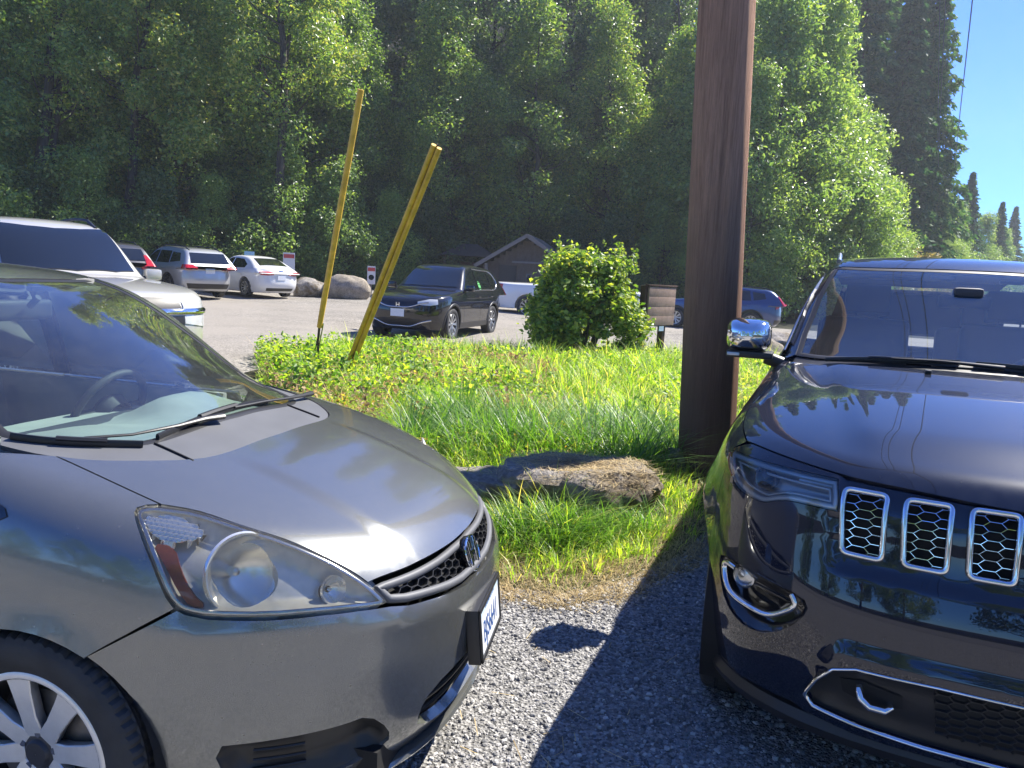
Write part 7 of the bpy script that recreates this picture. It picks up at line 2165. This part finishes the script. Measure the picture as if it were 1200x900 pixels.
def grass(name, poly, tufts, per, hmin, hmax, mat, rng, w=0.006, spread=0.07, dens=None, leanr=(0.15, 0.9), hmod=None):
    C = rand_in(poly, tufts, rng, dens)
    k = np.repeat(np.arange(tufts), per)
    a = rng.uniform(0, 2 * PI, len(k)); r = spread * np.sqrt(rng.random(len(k)))
    B = C[k] + np.stack([np.cos(a) * r, np.sin(a) * r], -1)
    th = rng.uniform(0.6, 1.15, tufts)
    if hmod is not None: th = th * hmod(C)
    h = (hmin + (hmax - hmin) * rng.random(len(k))) * th[k]
    base = np.c_[B, terrain(B[:, 0], B[:, 1]) + 0.008]
    V, F = blade_geo(base, a + rng.normal(size=len(k)) * 0.7, rng.uniform(*leanr, len(k)), h, w * rng.uniform(0.6, 1.4, len(k)), rng)
    return tag(link(name, raw_mesh(name, V, F), mat), kind='stuff')
M_GRASS = leaf_mat('grass_blade', [(0.0, (0.035, 0.085, 0.012)), (0.35, (0.105, 0.180, 0.022)), (0.75, (0.205, 0.270, 0.040)), (0.93, (0.29, 0.31, 0.07)), (1.0, (0.38, 0.31, 0.14))], 0.45, rough=0.5, spec=0.3, tcol=(1.30, 1.35, 0.42))
M_STRAW = leaf_mat('dry_grass', [(0.0, (0.20, 0.145, 0.065)), (0.5, (0.34, 0.26, 0.13)), (1.0, (0.46, 0.38, 0.21))], 0.25, rough=0.7, tcol=(1.0, 0.95, 0.8))
M_WEED = leaf_mat('weed_leaf', [(0.0, (0.030, 0.075, 0.012)), (0.45, (0.105, 0.175, 0.022)), (0.85, (0.22, 0.26, 0.038)), (0.95, (0.30, 0.28, 0.06)), (1.0, (0.30, 0.17, 0.06))], 0.45, rough=0.55, spec=0.3, tcol=(1.30, 1.35, 0.42))
rg = np.random.default_rng(77)
ISLA = np.array(ISLAND)
rock_free = lambda Q: (np.hypot((Q[:, 0] - 0.48) / 0.60, (Q[:, 1] - 5.0) / 0.38) > 0.95) & (np.hypot((Q[:, 0] + 0.10) / 0.42, (Q[:, 1] - 4.86) / 0.26) > 0.95)
edge = lambda Q: np.clip((seg_dist(Q, ISLA) - 0.02) / 0.55, 0.0, 1)
hm_ = lambda Q: (0.30 + 0.70 * np.clip(seg_dist(Q, ISLA) / 0.8, 0, 1)) * (0.85 + 0.55 * nz(Q, 0.9, 3.0))
front = [(-1.6, 5.2), (-0.7, 4.25), (-0.1, 3.82), (0.3, 3.78), (0.6, 3.98), (1.0, 4.40), (1.35, 5.0), (2.2, 7.2), (-2.6, 7.2)]
back = [(-2.3, 7.2), (2.2, 7.2), (3.4, 10.5), (6.2, 16.2), (3.0, 16.1), (-1.0, 14.2), (-4.0, 12.1), (-2.7, 8.4)]
grass('grass', front, 900, 28, 0.12, 0.44, M_GRASS, rg, 0.0085, 0.08, leanr=(0.25, 1.5), dens=lambda Q: rock_free(Q) * (0.15 + 0.85 * edge(Q)), hmod=hm_)
grass('grass', front, 1500, 10, 0.05, 0.16, M_GRASS, rg, 0.006, 0.14, dens=lambda Q: rock_free(Q) * (0.25 + 0.75 * edge(Q)))
grass('grass', back, 1700, 24, 0.16, 0.48, M_GRASS, rg, 0.016, 0.14, leanr=(0.2, 1.4), hmod=lambda Q: hm_(Q) * (1 + 0.3 * (Q[:, 1] > 9)))
grass('dry_grass', front, 520, 12, 0.03, 0.15, M_STRAW, rg, 0.004, 0.12, dens=lambda Q: rock_free(Q) * (1.0 - 0.85 * edge(Q)), leanr=(0.6, 1.8))
grass('dry_grass', [(-0.5, 3.95), (0.0, 3.55), (0.35, 3.5), (0.7, 3.72), (1.15, 4.2), (1.45, 5.0), (1.2, 5.0), (0.6, 4.35), (0.1, 4.2), (-0.3, 4.3)], 900, 8, 0.015, 0.08, M_STRAW, rg, 0.0030, 0.10, leanr=(0.9, 2.4))
grass('dry_grass', back, 520, 9, 0.12, 0.50, M_STRAW, rg, 0.007, 0.12, leanr=(0.2, 1.2))
M_TALL = leaf_mat('tall_grass_blade', [(0.0, (0.022, 0.060, 0.012)), (0.5, (0.055, 0.120, 0.020)), (1.0, (0.12, 0.19, 0.035))], 0.40, rough=0.45, spec=0.4, tcol=(1.2, 1.3, 0.42))
grass('tall_grass', [(-0.9, 5.4), (0.9, 5.5), (1.5, 6.2), (1.3, 7.2), (-0.8, 6.9)], 210, 34, 0.22, 0.58, M_TALL, rg, 0.013, 0.09, leanr=(0.3, 1.5))
grass('tall_grass', [(-0.3, 4.25), (0.3, 4.15), (0.9, 4.6), (1.2, 5.2), (0.9, 5.0), (0.1, 4.55)], 60, 34, 0.12, 0.34, M_TALL, rg, 0.009, 0.06, leanr=(0.4, 1.6), dens=rock_free)
def weeds(name, poly, plants, per, hmin, hmax, leaf, mat, rng, dens=None, rad=0.12):
    C = rand_in(poly, plants, rng, dens)
    k = np.repeat(np.arange(plants), per)
    hh = rng.uniform(hmin, hmax, plants)
    t = rng.random(len(k)) ** 0.7
    a = rng.uniform(0, 2 * PI, len(k)); r = rad * (0.25 + 0.75 * rng.random(len(k)))
    P = np.stack([C[k, 0] + np.cos(a) * r, C[k, 1] + np.sin(a) * r, terrain(C[k, 0], C[k, 1]) + 0.02 + hh[k] * t], -1)
    V, F = leaves(P, leaf, 0.62, 0.6, rng)
    return tag(link(name, raw_mesh(name, V, F, smooth=False), mat), kind='stuff')
wd = lambda Q: np.clip(0.25 + 2.4 * nz(Q, 0.75, 9.0) - 0.10 * Q[:, 0], 0.0, 1)
weeds('weeds', back, 900, 20, 0.10, 0.40, 0.06, M_WEED, rg, dens=wd, rad=0.15)
weeds('weeds', [(-2.7, 7.2), (-1.5, 5.3), (0.6, 5.6), (1.6, 7.2)], 420, 18, 0.06, 0.24, 0.045, M_WEED, rg, dens=lambda Q: rock_free(Q) * wd(Q), rad=0.12)
weeds('weeds', [(-4.0, 12.1), (-2.7, 8.4), (-2.1, 7.4), (-0.9, 9.0), (-1.8, 12.8)], 330, 22, 0.15, 0.46, 0.065, M_WEED, rg, rad=0.18)
M_DEAD = leaf_mat('dead_weed_leaf', [(0.0, (0.10, 0.065, 0.035)), (0.5, (0.20, 0.135, 0.075)), (1.0, (0.32, 0.24, 0.13))], 0.3, rough=0.7, spec=0.2, tcol=(1.0, 0.9, 0.7))
pat = lambda Q: np.clip(2.2 * nz(Q, 0.8, 21.0) + 0.25 - 0.10 * Q[:, 0], 0.0, 1)
weeds('dead_weeds', [(-3.6, 11.8), (-2.6, 8.2), (-1.4, 5.8), (0.6, 7.0), (0.4, 12.5)], 420, 22, 0.08, 0.36, 0.055, M_DEAD, rg, dens=pat, rad=0.16)
grass('dry_grass', [(-3.6, 11.8), (-2.6, 8.2), (-1.4, 5.8), (0.6, 7.0), (0.4, 12.5)], 420, 14, 0.10, 0.42, M_STRAW, rg, 0.007, 0.13, dens=pat, leanr=(0.3, 1.6))
# straw lying on the boulder
Cs = np.stack([rg.normal(size=2600) * 0.30 + 0.48, rg.normal(size=2600) * 0.20 + 5.05], -1)
def rock_top(Q):
    bo = [o for o in bpy.data.objects if o.name.startswith('boulder') and abs(o.location.x - 0.46) < 0.01][0]
    P = np.zeros(len(Q)); Pv = np.array([bo.matrix_basis @ v.co for v in bo.data.vertices]) if True else None
    for i, q in enumerate(Q):
        d = np.hypot(Pv[:, 0] - q[0], Pv[:, 1] - q[1]); near = Pv[d < 0.05]
        P[i] = near[:, 2].max() if len(near) else np.nan
    return P
zt_ = rock_top(Cs); ok_ = ~np.isnan(zt_); ok_[ok_] &= zt_[ok_] > 0.25
Bs = np.c_[Cs[ok_], zt_[ok_] + 0.002]
aa = rg.uniform(0, 2 * PI, len(Bs))
L1 = rg.uniform(0.03, 0.10, len(Bs)); e = np.stack([np.cos(aa) * L1, np.sin(aa) * L1, rg.uniform(-0.01, 0.02, len(Bs))], -1); pw = np.stack([-np.sin(aa), np.cos(aa), 0 * aa], -1) * 0.0022
Vs = np.stack([Bs - pw, Bs + pw, Bs + e + pw * 0.3, Bs + e - pw * 0.3], 1).reshape(-1, 3)
tag(link('straw', raw_mesh('straw', Vs, np.arange(len(Vs)).reshape(-1, 4)), M_STRAW), kind='stuff')
# a few dead stalks on the gravel
Bs = np.c_[rand_in([(-0.4, 2.2), (0.6, 2.2), (1.0, 4.0), (0.1, 3.6), (-0.4, 3.7)], 60, rg), np.full(60, 0.018)]
aa = rg.uniform(0, PI, 60); L1 = rg.uniform(0.02, 0.11, 60); e = np.stack([np.cos(aa) * L1, np.sin(aa) * L1, rg.uniform(0, 0.012, 60)], -1); pw = np.stack([-np.sin(aa), np.cos(aa), 0 * aa], -1) * 0.0016
Vs = np.stack([Bs - pw, Bs + pw, Bs + e + pw, Bs + e - pw], 1).reshape(-1, 3)
tag(link('straw', raw_mesh('straw', Vs, np.arange(len(Vs)).reshape(-1, 4)), M_STRAW), kind='stuff')
# ------------------------------------------------------------------ thin volume added to imitate lens glare and lift the forest shade
hz = bpy.data.materials.new('glare_veil'); hz.use_nodes = True
hn = hz.node_tree; hn.nodes.clear()
ho = hn.nodes.new('ShaderNodeOutputMaterial'); hv_ = hn.nodes.new('ShaderNodeVolumePrincipled')
hv_.inputs['Color'].default_value = (0.86, 0.93, 1.0, 1)
hv_.inputs['Density'].default_value = 0.0008
hv_.inputs['Anisotropy'].default_value = 0.35
hn.links.new(hv_.outputs[0], ho.inputs['Volume'])
hb_ = MB().box((20, 70, 20.5), (320, 240, 44)).build('haze', hz)
tag(hb_, kind='stuff')
SC.cycles.volume_bounces = 0
